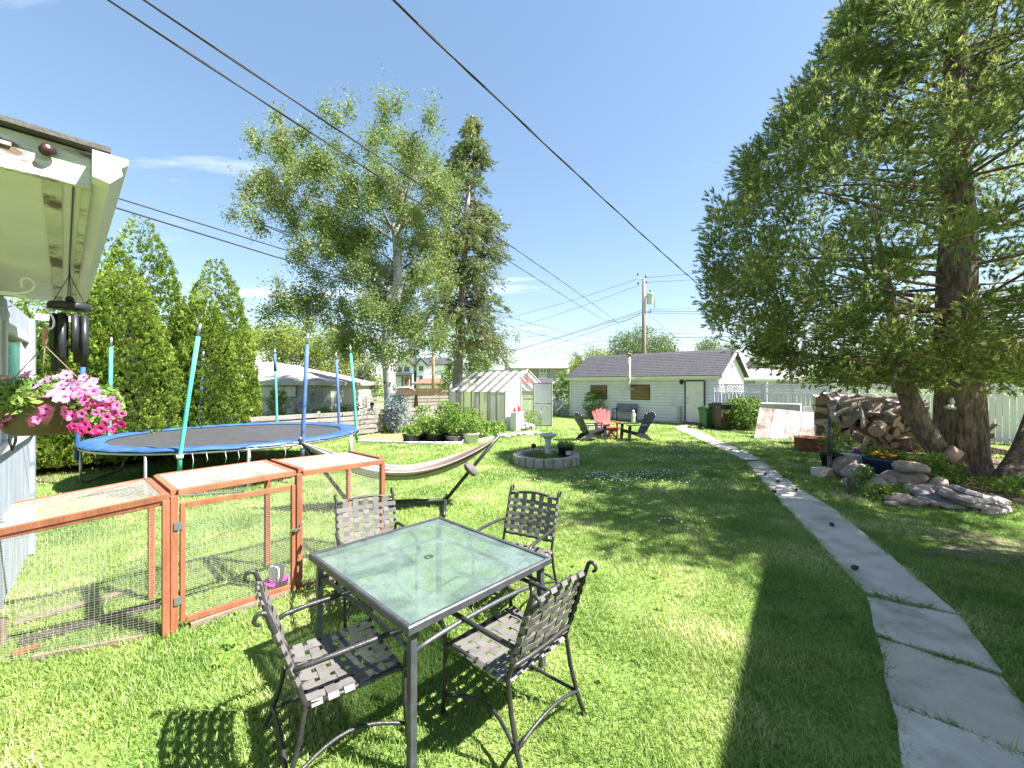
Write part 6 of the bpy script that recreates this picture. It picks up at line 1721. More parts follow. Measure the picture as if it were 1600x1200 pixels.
for layer in range(8):
    z = 0.10 + 0.185 * layer
    u0, u1 = 0.06 + 0.05 * layer, HLEN - 0.15 - 0.28 * layer
    n = int((u1 - u0) / 0.235)
    for k in range(n):
        u = u0 + (u1 - u0) * (k + 0.5) / n + rnd.uniform(-0.04, 0.04)
        dep = 0.05 + 0.085 * layer + rnd.uniform(-0.07, 0.06)
        p = H0 + hd * u + hn * dep + Vector((0, 0, z + rnd.uniform(-0.03, 0.03)))
        i = rnd.randrange(len(specs))
        if u < 0.9 and layer > 1:      # neat stack at the left end: cut ends to the camera side
            dirv = -hn + hd * rnd.uniform(-0.5, 0.1)
        else:
            dirv = (-hn * rnd.uniform(0.4, 1.0) + hd * rnd.uniform(-1.0, 1.0) + Vector((0, 0, rnd.uniform(-0.35, 0.35))))
        e = dirv.to_track_quat('Z', 'Y').to_euler(); e.rotate_axis('Z', rnd.uniform(0, 6.28))
        put_log(i, p, e, rnd.uniform(0.9, 1.15), LOGK[specs[i][0]] + ' in the ' + LOGH[layer // 2] + ' of the woodpile, ' + ('left end' if u < 0.9 else 'middle' if u < 2.1 else 'near the pine trunks'))
for layer in range(0, 8):                # a second row behind fills the heap
    for k in range(9):
        u = 0.25 + 0.36 * k
        if u > HLEN - 0.3 - 0.28 * layer: continue
        p = H0 + hd * u + hn * (0.55 + 0.05 * layer) + Vector((0, 0, 0.10 + 0.185 * layer))
        e = (hd + hn * rnd.uniform(-0.4, 0.4)).to_track_quat('Z', 'Y').to_euler(); e.rotate_axis('Z', rnd.uniform(0, 6))
        i = rnd.randrange(len(specs)); put_log(i, p, e, 1.15, LOGK[specs[i][0]] + ' in the rear row of the woodpile, ' + LOGH[layer // 2])
# big pale rounds in front
sp = log_mesh('round', 0.36, 0.21, 33)
for (px, py, zc, lab, tilt) in ((1412, 690, 0.27, 'big pale sawn round with ridged bark on the front of the woodpile', (0.35, 0.25)), (1342, 685, 0.22, 'squat square-looking log round at the left foot of the woodpile', (1.3, 0.2)), (1344, 704, 0.16, 'mossy log round lying in the grass before the woodpile', (1.5, 0.5)), (1392, 655, 0.62, 'pale split round facing the camera in the middle of the woodpile', (1.2, 0.3)), (1372, 670, 0.5, 'cut log block tilted towards the camera in the woodpile', (1.0, -0.4))):
    Yl = FPX * (CAMZ - zc) / (py - 600); Yl = min(Yl, 11.6); p = P(px, py, Yl)
    s = 0.85 if tilt[0] > 0.5 else 1.15
    q = log_mesh('round' if tilt[0] < 1.45 else 'half', 0.36, 0.20, int(px)); o = q.obj('firewood_log', [M['log_bark'], M['log_wood']], loc=p, rot=(tilt[0], tilt[1], px)); o.scale = (s, s, s); tag(o, lab, 'log', 'big rounds of the woodpile')
# wrinkled tarp thrown over the left and top
nu, nv = 46, 34
vs, fs = [], []
for i in range(nu + 1):
    u = i / nu
    for j in range(nv + 1):
        v = j / nv
        uu = 0.25 + 2.35 * u
        # v: 0 hanging front edge -> 1 back
        front = 0.32 + 0.10 * math.sin(9 * u)
        hang = (0.62 + 0.25 * math.sin(5.5 * u + 0.6) + 0.2 * math.sin(13 * u)) * (1 - 0.55 * u)
        if v < 0.5:
            t = 1 - v / 0.5
            dep = 0.50 - front * t ** 1.3 - 0.06; z = 1.60 - 0.28 * u - hang * t ** 1.5
        else:
            t = (v - 0.5) / 0.5
            dep = 0.44 + 0.75 * t; z = 1.60 - 0.28 * u + 0.04 * math.sin(3 * t) - 0.5 * max(0, t - 0.6)
        w_ = 0.035 * math.sin(30 * u + 6 * v) + 0.025 * math.sin(53 * u - 9 * v) + 0.03 * math.sin(21 * v + 8 * u)
        p = H0 + hd * (uu + 0.06 * math.sin(7 * v + 4 * u)) + hn * (dep - w_ * 1.6) + Vector((0, 0, z + w_ * 1.2))
        vs.append(p)
for i in range(nu):
    for j in range(nv):
        fs.append((i * (nv + 1) + j, (i + 1) * (nv + 1) + j, (i + 1) * (nv + 1) + j + 1, i * (nv + 1) + j + 1))
q = MB(); q.add(vs, fs, 0, True)
tp = q.obj('tarp', M['tarp']); tag(tp, 'wrinkled grey-brown tarp thrown over the top of the woodpile', 'tarp'); so = tp.modifiers.new('thickness', 'SOLIDIFY'); so.thickness = 0.006
for k, (u0, d0, z0, u1, d1, z1, lab) in enumerate(((0.5, 0.15, 1.32, 2.2, 0.2, 1.56, 'longest grey weathered branch lying along the top of the woodpile'), (1.0, -0.12, 0.62, 0.95, 0.2, 1.45, 'grey branch hanging steeply down the left face of the woodpile'), (1.5, 0.0, 1.05, 2.6, 0.3, 1.40, 'thick weathered branch on the right shoulder of the woodpile'), (0.4, 0.05, 0.95, 0.95, 0.0, 1.30, 'short grey branch near the stacked left end of the woodpile'), (2.3, -0.05, 0.75, 3.2, 0.2, 1.05, 'crooked weathered branch at the low right end of the woodpile'))):
    a_, b_ = H0 + hd * u0 + hn * d0 + Vector((0, 0, z0)), H0 + hd * u1 + hn * d1 + Vector((0, 0, z1))
    q = MB(); m_ = a_.lerp(b_, 0.5) + Vector((0.03, 0, 0.06)); q.tube(smooth([a_, a_.lerp(m_, 0.5) + Vector((0, 0, 0.03)), m_, m_.lerp(b_, 0.5) - Vector((0, 0, 0.02)), b_], 3), [0.055 - 0.002 * i for i in range(13)], 8)
    tag(q.obj('dead_branch', M['driftwood']), lab, 'branch')
# dark roots and timbers right of the pine trunk
q = MB(); q.tube([P(1530, 682, 10.6), P(1545, 672, 10.5), P(1556, 664, 10.4), P(1562, 663, 10.4)], [0.05, 0.045, 0.03, 0.02], 7); q.tube([P(1545, 672, 10.5), P(1552, 660, 10.5)], [0.03, 0.015], 6); tag(q.obj('dead_branch', M['bark_pine']), 'dark crooked stub poking out right of the main pine trunk', 'branch')
for k, (x0, y0, x1, y1, lab) in enumerate(((1528, 682, 1552, 680, 'short dark timber end right of the pine trunk'), (1530, 695, 1576, 708, 'long dark timber lying behind the pine towards the white panels'))):
    q = MB(); q.beam(P(x0 - 20, y0, 10.7), P(x1, y1, 10.5), 0.15, 0.16); tag(q.obj('timber', M['bark_pine'], bevel=0.02), lab, 'timber')

# ================================================================ ROCKERY UNDER THE PINE
def rock(px, py, w, h, d=None, z=0.0, lab=None, mat='stone', grp='boulders of the rockery', rot=0.0, flat=False, seed=0, tilt=0.0):
    """px, py: middle of its foot; w, h in photo pixels"""
    Y = FPX * (CAMZ - z) / (py - 600); p = P(px, py, Y); s = Y / FPX
    rx, rzz = w * s / 2, h * s / 2; ry = (d or w) * s / 2 * 0.8
    q = MB(); q.ball((0, 0, 0), (rx, ry, rzz), 14, 10, None, 0, 0.16, seed + int(px))
    o = q.obj('stone', M[mat], loc=(p.x, p.y + ry * 0.6, p.z + rzz * 0.86), rot=(tilt, 0, rot)); tag(o, lab or 'grey-pink field stone lying in the rockery under the pine', 'stone', grp)
    return o
rock(1326, 747, 34, 34, lab='pointed purple-grey boulder right of the metal post', rot=0.3)
rock(1346, 752, 46, 28, lab='smooth light grey boulder between the post and the blue tub', rot=0.2)
rock(1378, 775, 36, 32, lab='pinkish round boulder at the front foot of the rockery', rot=0.8)
rock(1394, 766, 26, 22, lab='small mossy boulder below the blue tub', rot=0.4)
rock(1424, 761, 58, 24, lab='wide reddish boulder that carries a flatter stone on top', rot=0.1)
rock(1432, 741, 42, 20, z=0.27, lab='flattish reddish stone resting on the wide boulder', rot=-0.1)
rock(1405, 776, 24, 16, lab='small dark stone directly under the wide reddish boulder'); rock(1432, 778, 26, 18, lab='grey stone between the wide reddish boulder and the flagstone heap'); rock(1452, 780, 34, 20, lab='pale yellowish stone at the left of the flagstone heap'); rock(1412, 788, 40, 16, lab='broad low grey stone at the front of the rockery'); rock(1440, 792, 28, 12, lab='flat stone in the grass just left of the flagstones'); rock(1398, 792, 20, 8, lab='smallest stone, half sunk in the grass before the rockery'); rock(1364, 772, 22, 16, lab='small stone beside the short weathered stake'); rock(1335, 762, 26, 16, lab='low stone between the metal post and the stake'); rock(1468, 794, 22, 12, lab='little stone at the front left corner of the flagstone heap'); rock(1552, 806, 22, 8, lab='small pale stone in the grass before the flagstones'); rock(1474, 768, 24, 24, lab='knobbly grey stone standing on end behind the flagstones')
q = MB(); p = G(1286, 744); q.box((p.x, p.y, 0.09), (0.40, 0.2, 0.18), rz(0.2)); tag(q.obj('cinder_block', M['concrete'], bevel=0.01), 'grey concrete block in the grass left of the metal post', 'block')
q = MB(); p = G(1322, 766); q.box((p.x + 0.32, p.y, 0.08), (0.2, 0.16, 0.16), rz(0.5)); tag(q.obj('paving_block', M['birdbath'], bevel=0.012), 'whitish block at the corner of the rockery beside the short wooden stake', 'block')
q = MB(); p = G(1327, 772); q.box((p.x, p.y, 0.14), (0.055, 0.045, 0.30), Matrix.Rotation(0.08, 3, 'Y')); tag(q.obj('stake', M['bark_pine']), 'short weathered wooden stake at the rockery edge', 'stake')
flags = [(1470, 787, 62, 0.03, 0.10, 0.1, 'warm grey ribbed flagstone at the left end of the heap'), (1492, 783, 76, 0.10, 0.30, -0.2, 'purplish flagstone tilted over the left of the heap'), (1522, 785, 80, 0.15, 0.20, 0.3, 'large grey flagstone on top of the heap'), (1556, 790, 66, 0.10, -0.15, 0.5, 'curved grey flagstone sloping to the right of the heap'), (1508, 796, 84, 0.02, 0.05, -0.1, 'long bluish flagstone at the front of the heap'), (1560, 800, 86, 0.03, 0.06, -0.2, 'pale thin flagstone lying at the front right of the heap'), (1588, 797, 40, 0.07, 0.25, 0.4, 'narrow brown-tipped flagstone at the right end of the heap'), (1452, 776, 44, 0.05, 0.45, 0.6, 'lichen-covered slab leaning at the back left of the heap'), (1536, 778, 60, 0.17, 0.35, 0.9, 'rear grey flagstone leaning up towards the pine')]
for k, (px, py, w, z, ti, ro, lab) in enumerate(flags):
    Y = FPX * (CAMZ - z) / (py - 600); p = P(px, py, Y); s = Y / FPX; rnd = random.Random(k + 5); n = 9
    out = [(w * s / 2 * (1 + rnd.uniform(-0.28, 0.22)) * math.cos(2 * math.pi * i / n), w * s * 0.36 * (1 + rnd.uniform(-0.30, 0.25)) * math.sin(2 * math.pi * i / n)) for i in range(n)]
    th = 0.075; vs = []
    for zz, kk in ((0, 0.94), (th * 0.3, 1.03), (th * 0.6, 0.99), (th, 0.93)):
        for x, y in out: vs.append((x * kk, y * kk, zz + 0.016 * math.sin(x * 7 + k) + 0.010 * math.sin(y * 11 + 2 * k)))
    fs = [tuple(reversed(range(n)))] + [(a * n + i, a * n + (i + 1) % n, (a + 1) * n + (i + 1) % n, (a + 1) * n + i) for a in range(3) for i in range(n)] + [tuple(3 * n + i for i in range(n))]
    q = MB(); q.add(vs, fs, 0, False); tag(q.obj('flagstone', M['flagstone'], loc=(p.x, p.y + 0.25, p.z), rot=(ti, 0.12 * (k % 3 - 1), ro), bevel=0.004), lab, 'flagstone', 'flagstones heaped beside the lawn')
# pots and plants of the rockery
t = thing('planter_tub', 'dark blue tub of orange marigolds on the rockery', 'planter', P(1381, 740, 8.6) - Vector((0, 0, 0.02)))
Zt = 0.0
bw = 0.34; bh = 0.36
base_z = t.location.z
q = MB(); q.lathe([(0.0, 0.0), (bw * 0.84, 0.0), (bw, bh * 0.9), (bw * 1.05, bh * 0.9), (bw * 1.05, bh), (bw * 0.95, bh), (bw * 0.93, bh * 0.88), (0, bh * 0.88)], 24); q.obj('tub', M['tub_blue'], t)
plant_leaves('foliage', (0, 0, bh * 0.88), 0.24, 0.36, 200, LF['garden'], t, 0.06, 120, 4)
fsrc = None
rnd = random.Random(8)
for k in range(13):
    a = rnd.uniform(3.3, 6.1); rr_ = rnd.uniform(0.12, 0.36)
    q0 = (rr_ * math.cos(a), rr_ * math.sin(a), bh + rnd.uniform(0.03, 0.17))
    if fsrc is None:
        q = MB(); q.ball((0, 0, 0), (0.042, 0.042, 0.026), 9, 6, None, 0, 0.2, 3); fsrc = q.obj('flower', M['orange'], t, loc=q0)
    else: place(fsrc, 'flower', t, q0, (rnd.uniform(-0.4, 0.4), rnd.uniform(-0.4, 0.4), 0))
# pillar under the tub
q = MB(); lp0 = t.location; q.ball((lp0.x, lp0.y, lp0.z * 0.5 - 0.02), (0.33, 0.30, max(0.05, lp0.z * 0.5 + 0.03)), 12, 8, None, 0, 0.12, 4); tag(q.obj('stone', M['stone']), 'flat dark stone that carries the blue marigold tub', 'stone', 'boulders of the rockery')
t = thing('plant_pot', 'black plastic pot with wispy yellow-green stems behind the metal post', 'pot', G(1300, 732))
q = MB(); q.lathe([(0.0, 0.0), (0.17, 0.0), (0.23, 0.31), (0.25, 0.31), (0.25, 0.35), (0.22, 0.35), (0.21, 0.29), (0.0, 0.29)], 20); q.obj('pot', M['black_plastic'], t)
plant_leaves('foliage', (0, 0, 0.29), 0.75, 0.24, 150, LF['garden'], t, 0.05, 130, 12)
t = thing('planter_bowl', 'pale blue bowl planter with one purple flower between the black pot and the blue tub', 'planter', G(1336, 735))
q = MB(); q.lathe([(0.0, 0.0), (0.16, 0.0), (0.13, 0.12), (0.20, 0.28), (0.30, 0.36), (0.31, 0.40), (0.28, 0.40), (0.0, 0.33)], 20); q.obj('bowl', pm('pale_glaze', (0.42, 0.50, 0.55), (0.55, 0.62, 0.66), 7, 0.4), t)
q = MB(); q.ball((-0.12, -0.2, 0.46), (0.075, 0.07, 0.06), 10, 7, None, 0, 0.3, 2); q.obj('flower', M['purple'], t)
plant_leaves('foliage', (0, 0, 0.33), 0.10, 0.24, 40, LF['garden'], t, 0.05, 131, 3)
for k, (px, py, h_, r_, n_, lab) in enumerate(((1352, 770, 0.42, 0.15, 110, 'upright green plant growing in front of the blue tub'), (1447, 752, 0.55, 0.36, 330, 'bright green shrubby plant at the foot of the leaning trunk'), (1470, 748, 0.40, 0.30, 180, 'dark green plant before the leaning trunk base'), (1590, 775, 0.30, 0.30, 120, 'low weeds growing right of the flagstones'), (1320, 722, 0.65, 0.3, 130, 'tall yellow-green grass clump left of the log rounds'), (1372, 782, 0.25, 0.2, 70, 'low sprawling plant between the front boulders'), (1402, 782, 0.22, 0.2, 70, 'small mossy plant under the wide reddish boulder'), (1520, 760, 0.15, 0.5, 110, 'thin ground plants in the shade behind the flagstones'))):
    p = G(px, py); t = thing('garden_plant', lab, 'plant', p); plant_leaves('foliage', (0, 0, 0), h_, r_, n_, LF['garden' if k != 2 else 'green'], t, 0.06, 140 + k, 5)
mp_ = thing('metal_post', 'bare galvanised metal post standing at the left edge of the rockery', 'post', G(1296, 744))
q = MB(); q.tube([(0, 0, 0), (0, 0, 0.42)], 0.042, 10); q.obj('sleeve', M['table_metal'], mp_)
q = MB(); q.tube([(0, 0, 0.40), (0, 0, 1.22)], 0.033, 10); q.lathe([(0.035, 1.22), (0.035, 1.235), (0.0, 1.24)], 10); q.obj('pipe', M['table_metal'], mp_)
cone_src = None
for k, (px, py) in enumerate(((1300, 822), (1216, 754), (1244, 767), (1210, 770), (1196, 742), (1225, 746), (1336, 890))):
    p = G(px, py, 0.03); rnd = random.Random(k)
    if cone_src is None:
        q = MB(); q.lathe([(0.0, -0.035), (0.018, -0.03), (0.026, -0.01), (0.024, 0.01), (0.012, 0.032), (0.0, 0.04)], 10); o = cone_src = q.obj('pine_cone', M['trim_black'], loc=p + Vector((0, 0, 0.024)), rot=(1.5, 0, k))
    else: o = place(cone_src, 'pine_cone', None, p + Vector((0, 0, 0.024)), (1.5, 0.2, k * 1.3))
    tag(o, 'dark pine cone dropped on the concrete path', 'pine cone', 'pine cones fallen on the path')

# ================================================================ TREES
def twig_tube(q, a, b, r0, r1, bend=0.0, n=5, rnd=random):
    a, b = Vector(a), Vector(b); m_ = a.lerp(b, 0.5) + Vector((rnd.uniform(-1, 1), rnd.uniform(-1, 1), rnd.uniform(-0.3, 1))) * bend
    pts = []
    for i in range(5):
        t = i / 4; pts.append(a * (1 - t) ** 2 + m_ * 2 * t * (1 - t) + b * t * t)
    q.tube(pts, [r0 + (r1 - r0) * i / 4 for i in range(5)], n, caps=False)

# ---- the big pine on the right
def pine():
    rg = np.random.default_rng(101); rnd = random.Random(101)
    t = thing('pine_tree', 'huge shaggy pine with several thick trunks above the rockery on the right', 'tree', PINE)
    bx, by = PINE.x, PINE.y
    main = [Vector((bx, by, -0.05)), Vector((bx - 0.02, by, 0.35)), Vector((bx - 0.03, by, 1.2)), Vector((bx - 0.03, by + 0.02, 2.2)), Vector((bx - 0.05, by + 0.05, 3.6)), Vector((bx + 0.05, by + 0.1, 5.5)), Vector((bx + 0.0, by + 0.1, 7.5)), Vector((bx - 0.1, by, 9.5)), Vector((bx, by, 12.3))]
    def trunk_mesh(pts, rad, seed, n=22):
        q = MB(); pts = smooth(pts, 6); k = len(pts); rr_ = np.interp(np.linspace(0, 1, k), np.linspace(0, 1, len(rad)), rad)
        q.tube(pts, [float(x) for x in rr_], n, caps=True)
        r2 = random.Random(seed); out = []
        ph = [r2.uniform(0, 6.28) for _ in range(6)]
        for i, v in enumerate(q.v):
            j = i // n; a = 2 * math.pi * (i % n) / n; c = pts[min(j, k - 1)]; v = Vector(v); d = v - c; z = v.z
            f = 1 + 0.07 * math.sin(3 * a + ph[0] + z * 0.6) + 0.05 * math.sin(7 * a + ph[1] - z * 1.1) + 0.035 * math.sin(11 * a + z * 2.3 + ph[2]) + (0.16 * max(0, 1 - z / 0.5) * math.sin(5 * a + ph[3]))
            out.append(tuple(c + d * f))
        q.v = out; return q
    q = trunk_mesh(main, [0.50, 0.42, 0.375, 0.355, 0.32, 0.27, 0.20, 0.13, 0.05], 1); q.obj('trunk', M['bark_pine'], t, world=True)
    lean = [G(1500, 742) + Vector((0, 0, -0.05)), P(1484, 724, 8.35), P(1458, 692, 8.4), P(1436, 655, 8.45), P(1420, 615, 8.5), P(1408, 575, 8.5), P(1400, 520, 8.5), P(1385, 440, 8.4), P(1365, 340, 8.4)]
    q = trunk_mesh(lean, [0.26, 0.21, 0.185, 0.175, 0.165, 0.15, 0.12, 0.08, 0.03], 2, 18); q.obj('trunk', M['bark_pine'], t, world=True)
    right = [G(1585, 762) + Vector((0, 0, -0.05)), P(1595, 738, 7.7), P(1610, 700, 7.8), P(1626, 650, 8.0), P(1648, 580, 8.1), P(1670, 480, 8.3), P(1695, 350, 8.4)]
    q = trunk_mesh(right, [0.36, 0.28, 0.23, 0.20, 0.17, 0.12, 0.05], 3, 18); q.obj('trunk', M['bark_pine'], t, world=True)
    # sawn limb stub at the foot
    q = MB(); q.tube([P(1478, 706, 8.1), P(1497, 716, 8.0)], [0.17, 0.15], 12); q.obj('sawn_stub', pm('sawn_stub', (0.42, 0.26, 0.24), (0.52, 0.34, 0.30), 9, 0.9, 0.3), t, world=True)
    zk = [1.9, 2.2, 2.7, 3.5, 4.5, 5.0, 6.1, 7.45, 9.1, 10.5, 12.0, 12.9]; rk = [2.0, 2.7, 4.0, 4.95, 5.25, 5.25, 4.75, 3.95, 2.75, 1.9, 0.9, 0.3]
    tuft_v, tuft_f = [], []
    protos_ = []
    for s in range(4):
        r = np.random.default_rng(200 + s); V, F = [], []
        L = 0.15
        for i in range(16):
            h_ = r.uniform(0.02, L); a = r.uniform(0, 6.283)
            out = np.array([math.cos(a), math.sin(a), 0.0]); ang = r.uniform(0.5, 1.15) * (1.0 - 0.5 * h_ / L)
            d = out * math.sin(ang) + np.array([0, 0, math.cos(ang)]); ln_ = r.uniform(0.075, 0.12)
            sd_ = np.cross(d, np.array([0, 0, 1.0])); sd_ /= np.linalg.norm(sd_); w_ = 0.0108
            b0 = np.array([0, 0, h_]); n_ = len(V)
            V += [b0 - sd_ * w_, b0 + sd_ * w_, b0 + d * ln_]; F.append((n_, n_ + 1, n_ + 2))
        protos_.append((np.array(V), np.array(F)))
    limbs = MB(); twigs = MB(); pts, dirs = [], []
    pads = []
    for i in range(1100):
        z = 2.05 + 10.6 * rg.random() ** 1.25
        Rz = np.interp(z, zk, rk); th = rg.random() * 6.283
        f = 0.22 + 0.80 * rg.random() ** 0.62
        f = min(f, 1.0)
        # the crown hangs a little lower and fuller on the lawn side
        x, y = bx + math.cos(th) * Rz * f, by + math.sin(th) * Rz * (1.08 if math.sin(th) < 0 else 0.76) * f
        if y < 2.9 or (x > 5.9 and y < 5.0 and z < 6.0): continue
        pads.append((x, y, z - 0.10 * f * f, f, Rz))
    # make sure the visible left outline is well covered
    for i in range(130):
        z = 2.6 + 8.6 * i / 130; Rz = np.interp(z, zk, rk); th = math.pi + rg.normal(0, 0.28)
        pads.append((bx + math.cos(th) * Rz * rg.uniform(0.84, 1.0), by + math.sin(th) * Rz, z + rg.normal(0, 0.1), 0.95, Rz))
    for i in range(260):                          # unseen boughs added beside the right-hand trunk to shade lawn and path
        x, y, z = 8.9 + rg.normal(0, 1.35), 4.5 + rg.normal(0, 0.95), 6.9 + rg.normal(0, 0.8)
        if z > 5.75 and y > 2.4 and x > 1.30 * y: pads.append((x, y, z, 0.9, -1.0))
    for (x, y, z, f, Rz) in pads:
        c = Vector((x, y, z)); ang = math.atan2(y - by, x - bx)
        rt = 0.5 * (1.9 + f); za = max(1.9, z - 0.45 * abs(Rz) * f * rnd.uniform(0.1, 0.5)); j = np.interp(za, [0, 3.6, 5.5, 7.5, 9.5, 12.3], [0, 3.6, 5.5, 7.5, 9.5, 12.3])
        st_ = Vector((np.interp(za, [p.z for p in main], [p.x for p in main]), np.interp(za, [p.z for p in main], [p.y for p in main]), za))
        if Rz > 0 and rnd.random() < 0.13:
            twig_tube(limbs, st_, c, 0.016 + 0.024 * f * Rz / 5, 0.008, 0.5, 6, rnd)
        nt_ = int(rg.integers(38, 58)); sx = rg.uniform(0.24, 0.40)
        d = rg.normal(size=(nt_, 3)); d /= np.linalg.norm(d, axis=1, keepdims=True)
        off = d * rg.random((nt_, 1)) ** 0.45 * np.array([sx, sx, sx * 0.95])
        outv = np.array([math.cos(ang), math.sin(ang), 0.0])
        p_ = np.array([x, y, z]) + off
        pts.append(p_); dirs.append(outv * 0.30 + np.array([0, 0, 0.40]) + off / sx * 1.1 + rg.normal(0, 0.22, (nt_, 3)))
        for k in range(2):
            e = Vector(p_[k]); twig_tube(twigs, c - Vector((math.cos(ang) * 0.25, math.sin(ang) * 0.25, 0.05)), e, 0.010, 0.004, 0.08, 3, rnd)
    pts = np.concatenate(pts); dirs = np.concatenate(dirs)
    keep = (pts[:, 2] > 1.75) & (pts[:, 1] > 2.6)
    pts, dirs = pts[keep], dirs[keep]
    V, F = bake(protos_, pts - np.array([bx, by, 0]), bases(dirs, rg), rg.uniform(0.66, 1.05, len(pts)), rg)
    cr_ = np_mesh('crown', V, F, LF['pine'], t); cr_['kind'] = 'stuff'
    for x in range(60):                           # bare dead twigs in the lower crown
        z = rnd.uniform(2.0, 3.6); a = rnd.uniform(2.2, 5.2); st_ = Vector((bx, by, z)); ee = st_ + Vector((math.cos(a), math.sin(a), rnd.uniform(-0.15, 0.25))) * rnd.uniform(1.0, 3.2)
        twig_tube(twigs, st_, ee, 0.014, 0.004, 0.3, 4, rnd)
    limbs.obj('limb', M['bark_twig'], t, world=True)['kind'] = 'stuff'
    twigs.obj('twig', M['bark_twig'], t, world=True)['kind'] = 'stuff'
    return t
pine()
# birdhouse and lantern on the trunks
bh_ = thing('birdhouse', 'little brown slatted birdhouse fixed to the leaning pine trunk', 'birdhouse', P(1405, 606, 8.18))
q = MB(); q.box((0, 0, 0), (0.17, 0.14, 0.19), Matrix.Rotation(R(-8), 3, 'Y')); q.obj('box', M['plywood'], bh_)
for k in range(3):
    q = MB(); q.box((-0.05 + 0.05 * k, -0.075, 0.0), (0.012, 0.012, 0.17), Matrix.Rotation(R(-8), 3, 'Y')); q.obj('slat', M['dark_wood'], bh_)
q = MB(); q.beam((-0.13, 0, 0.10), (0.02, 0, 0.155), 0.2, 0.018, (0, 1, 0)); q.beam((0.02, 0, 0.155), (0.13, 0, 0.08), 0.2, 0.018, (0, 1, 0)); q.obj('roof', M['driftwood'], bh_)
fx = P(1451, 600, 11.0)
ft = thing('bird_feeder', 'pale lantern-like feeder hanging between the two pine trunks', 'bird feeder', fx)
q = MB(); q.box((0, 0, 0), (0.32, 0.26, 0.20)); q.obj('body', M['old_white'], ft)
q = MB(); q.lathe([(0.24, -0.13), (0.24, -0.105), (0.0, -0.10)], 4); q.lathe([(0.25, 0.10), (0.10, 0.22), (0.0, 0.24)], 4); q.obj('tray', M['dark_wood'], ft)
q = MB(); q.tube([(0, 0, 0.23), (0, 0, 1.3)], 0.006, 4); q.obj('hanger', M['black_metal'], ft)
# white cut wood block stuck on the main trunk
q = MB(); q.ball(P(1484, 636, 8.28), (0.12, 0.06, 0.05), 9, 6, None, 0, 0.3, 4); q.ball(P(1487, 627, 8.30), (0.05, 0.04, 0.07), 8, 6, None, 0, 0.3, 6); tag(q.obj('bracket_fungus', M['birdbath']), 'whitish shelf of fungus on the main pine trunk', 'fungus')

# ---- cedars along the left boundary
def cedar(px_tip, py_tip, Y, rad, lab, n=2600, seed=0):
    tip = P(px_tip, py_tip, Y); h_ = tip.z
    t = thing('cedar_tree', lab, 'tree', (tip.x, tip.y, 0), 0, 'columnar cedars along the left boundary'); rg = np.random.default_rng(seed)
    q = MB(); q.tube([(0, 0, -0.05), (0, 0, 0.6), (0.02, 0, h_ * 0.55)], [0.13, 0.10, 0.03], 8); q.obj('trunk', M['bark_twig'], t)
    z = h_ * (0.03 + 0.97 * (1 - np.sqrt(1 - rg.random(n) * 0.995))); th = rg.random(n) * 6.283
    prof_ = np.interp(z / h_, [0, 0.08, 0.3, 0.55, 0.78, 0.92, 1.0], [0.85, 0.98, 1.0, 0.82, 0.46, 0.15, 0.0]) * rad
    lump = 1 + 0.05 * np.sin(3 * th + 2.1 * z + seed) + 0.045 * np.sin(5 * th - 3.3 * z + 2 * seed) + 0.05 * np.sin(9 * th + 5 * z)
    rr_ = prof_ * lump * (0.84 + 0.14 * rg.random(n))
    pts = np.stack([rr_ * np.cos(th), rr_ * np.sin(th), z], 1)
    dirs = np.stack([np.cos(th) * 0.75, np.sin(th) * 0.75, np.full(n, 1.05)], 1) + rg.normal(0, 0.25, (n, 3))
    pr_ = []
    for s in range(3):
        r = np.random.default_rng(300 + s); V, F = [], []
        for i in range(6):
            u = r.random(); side = (i % 2) * 2 - 1
            b0 = np.array([0, 0, 0.02 + 0.20 * u]); d = np.array([side * r.uniform(0.3, 0.95), r.normal(0, 0.22), r.uniform(0.35, 1.0)]); d /= np.linalg.norm(d)
            ln_ = r.uniform(0.065, 0.125) * (1.15 - 0.5 * u); s_ = np.cross(d, np.array([0, 1, 0.1])); s_ /= np.linalg.norm(s_); k = len(V)
            V += [b0, b0 + d * ln_ * 0.55 + s_ * 0.028, b0 + d * ln_, b0 + d * ln_ * 0.55 - s_ * 0.028]; F += [(k, k + 1, k + 2), (k, k + 2, k + 3)]
        pr_.append((np.array(V), np.array(F)))
    V, F = bake(pr_, pts, bases(dirs, rg), rg.uniform(0.62, 1.0, n) * (1 - 0.5 * (z / h_) ** 4), rg)
    c = np_mesh('crown', V, F, LF['cedar'], t); c['kind'] = 'stuff'
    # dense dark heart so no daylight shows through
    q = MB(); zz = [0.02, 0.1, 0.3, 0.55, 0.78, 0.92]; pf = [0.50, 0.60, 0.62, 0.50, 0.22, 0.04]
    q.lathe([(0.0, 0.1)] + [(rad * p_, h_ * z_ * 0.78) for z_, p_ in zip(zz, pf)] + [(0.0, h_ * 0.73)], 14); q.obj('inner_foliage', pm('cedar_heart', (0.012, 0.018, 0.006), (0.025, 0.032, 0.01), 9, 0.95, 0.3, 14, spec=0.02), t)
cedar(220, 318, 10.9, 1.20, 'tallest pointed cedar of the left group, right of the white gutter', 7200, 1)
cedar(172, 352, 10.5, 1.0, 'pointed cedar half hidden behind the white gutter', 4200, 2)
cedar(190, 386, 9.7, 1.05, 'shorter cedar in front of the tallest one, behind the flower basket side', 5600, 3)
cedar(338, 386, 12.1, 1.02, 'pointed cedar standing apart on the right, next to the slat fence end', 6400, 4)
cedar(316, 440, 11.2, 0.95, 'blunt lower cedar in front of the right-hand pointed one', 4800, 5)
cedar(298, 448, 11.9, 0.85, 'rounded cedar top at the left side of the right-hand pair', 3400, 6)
cedar(252, 500, 10.9, 0.85, 'low cedar filling the gap between the two cedar groups', 3400, 7)
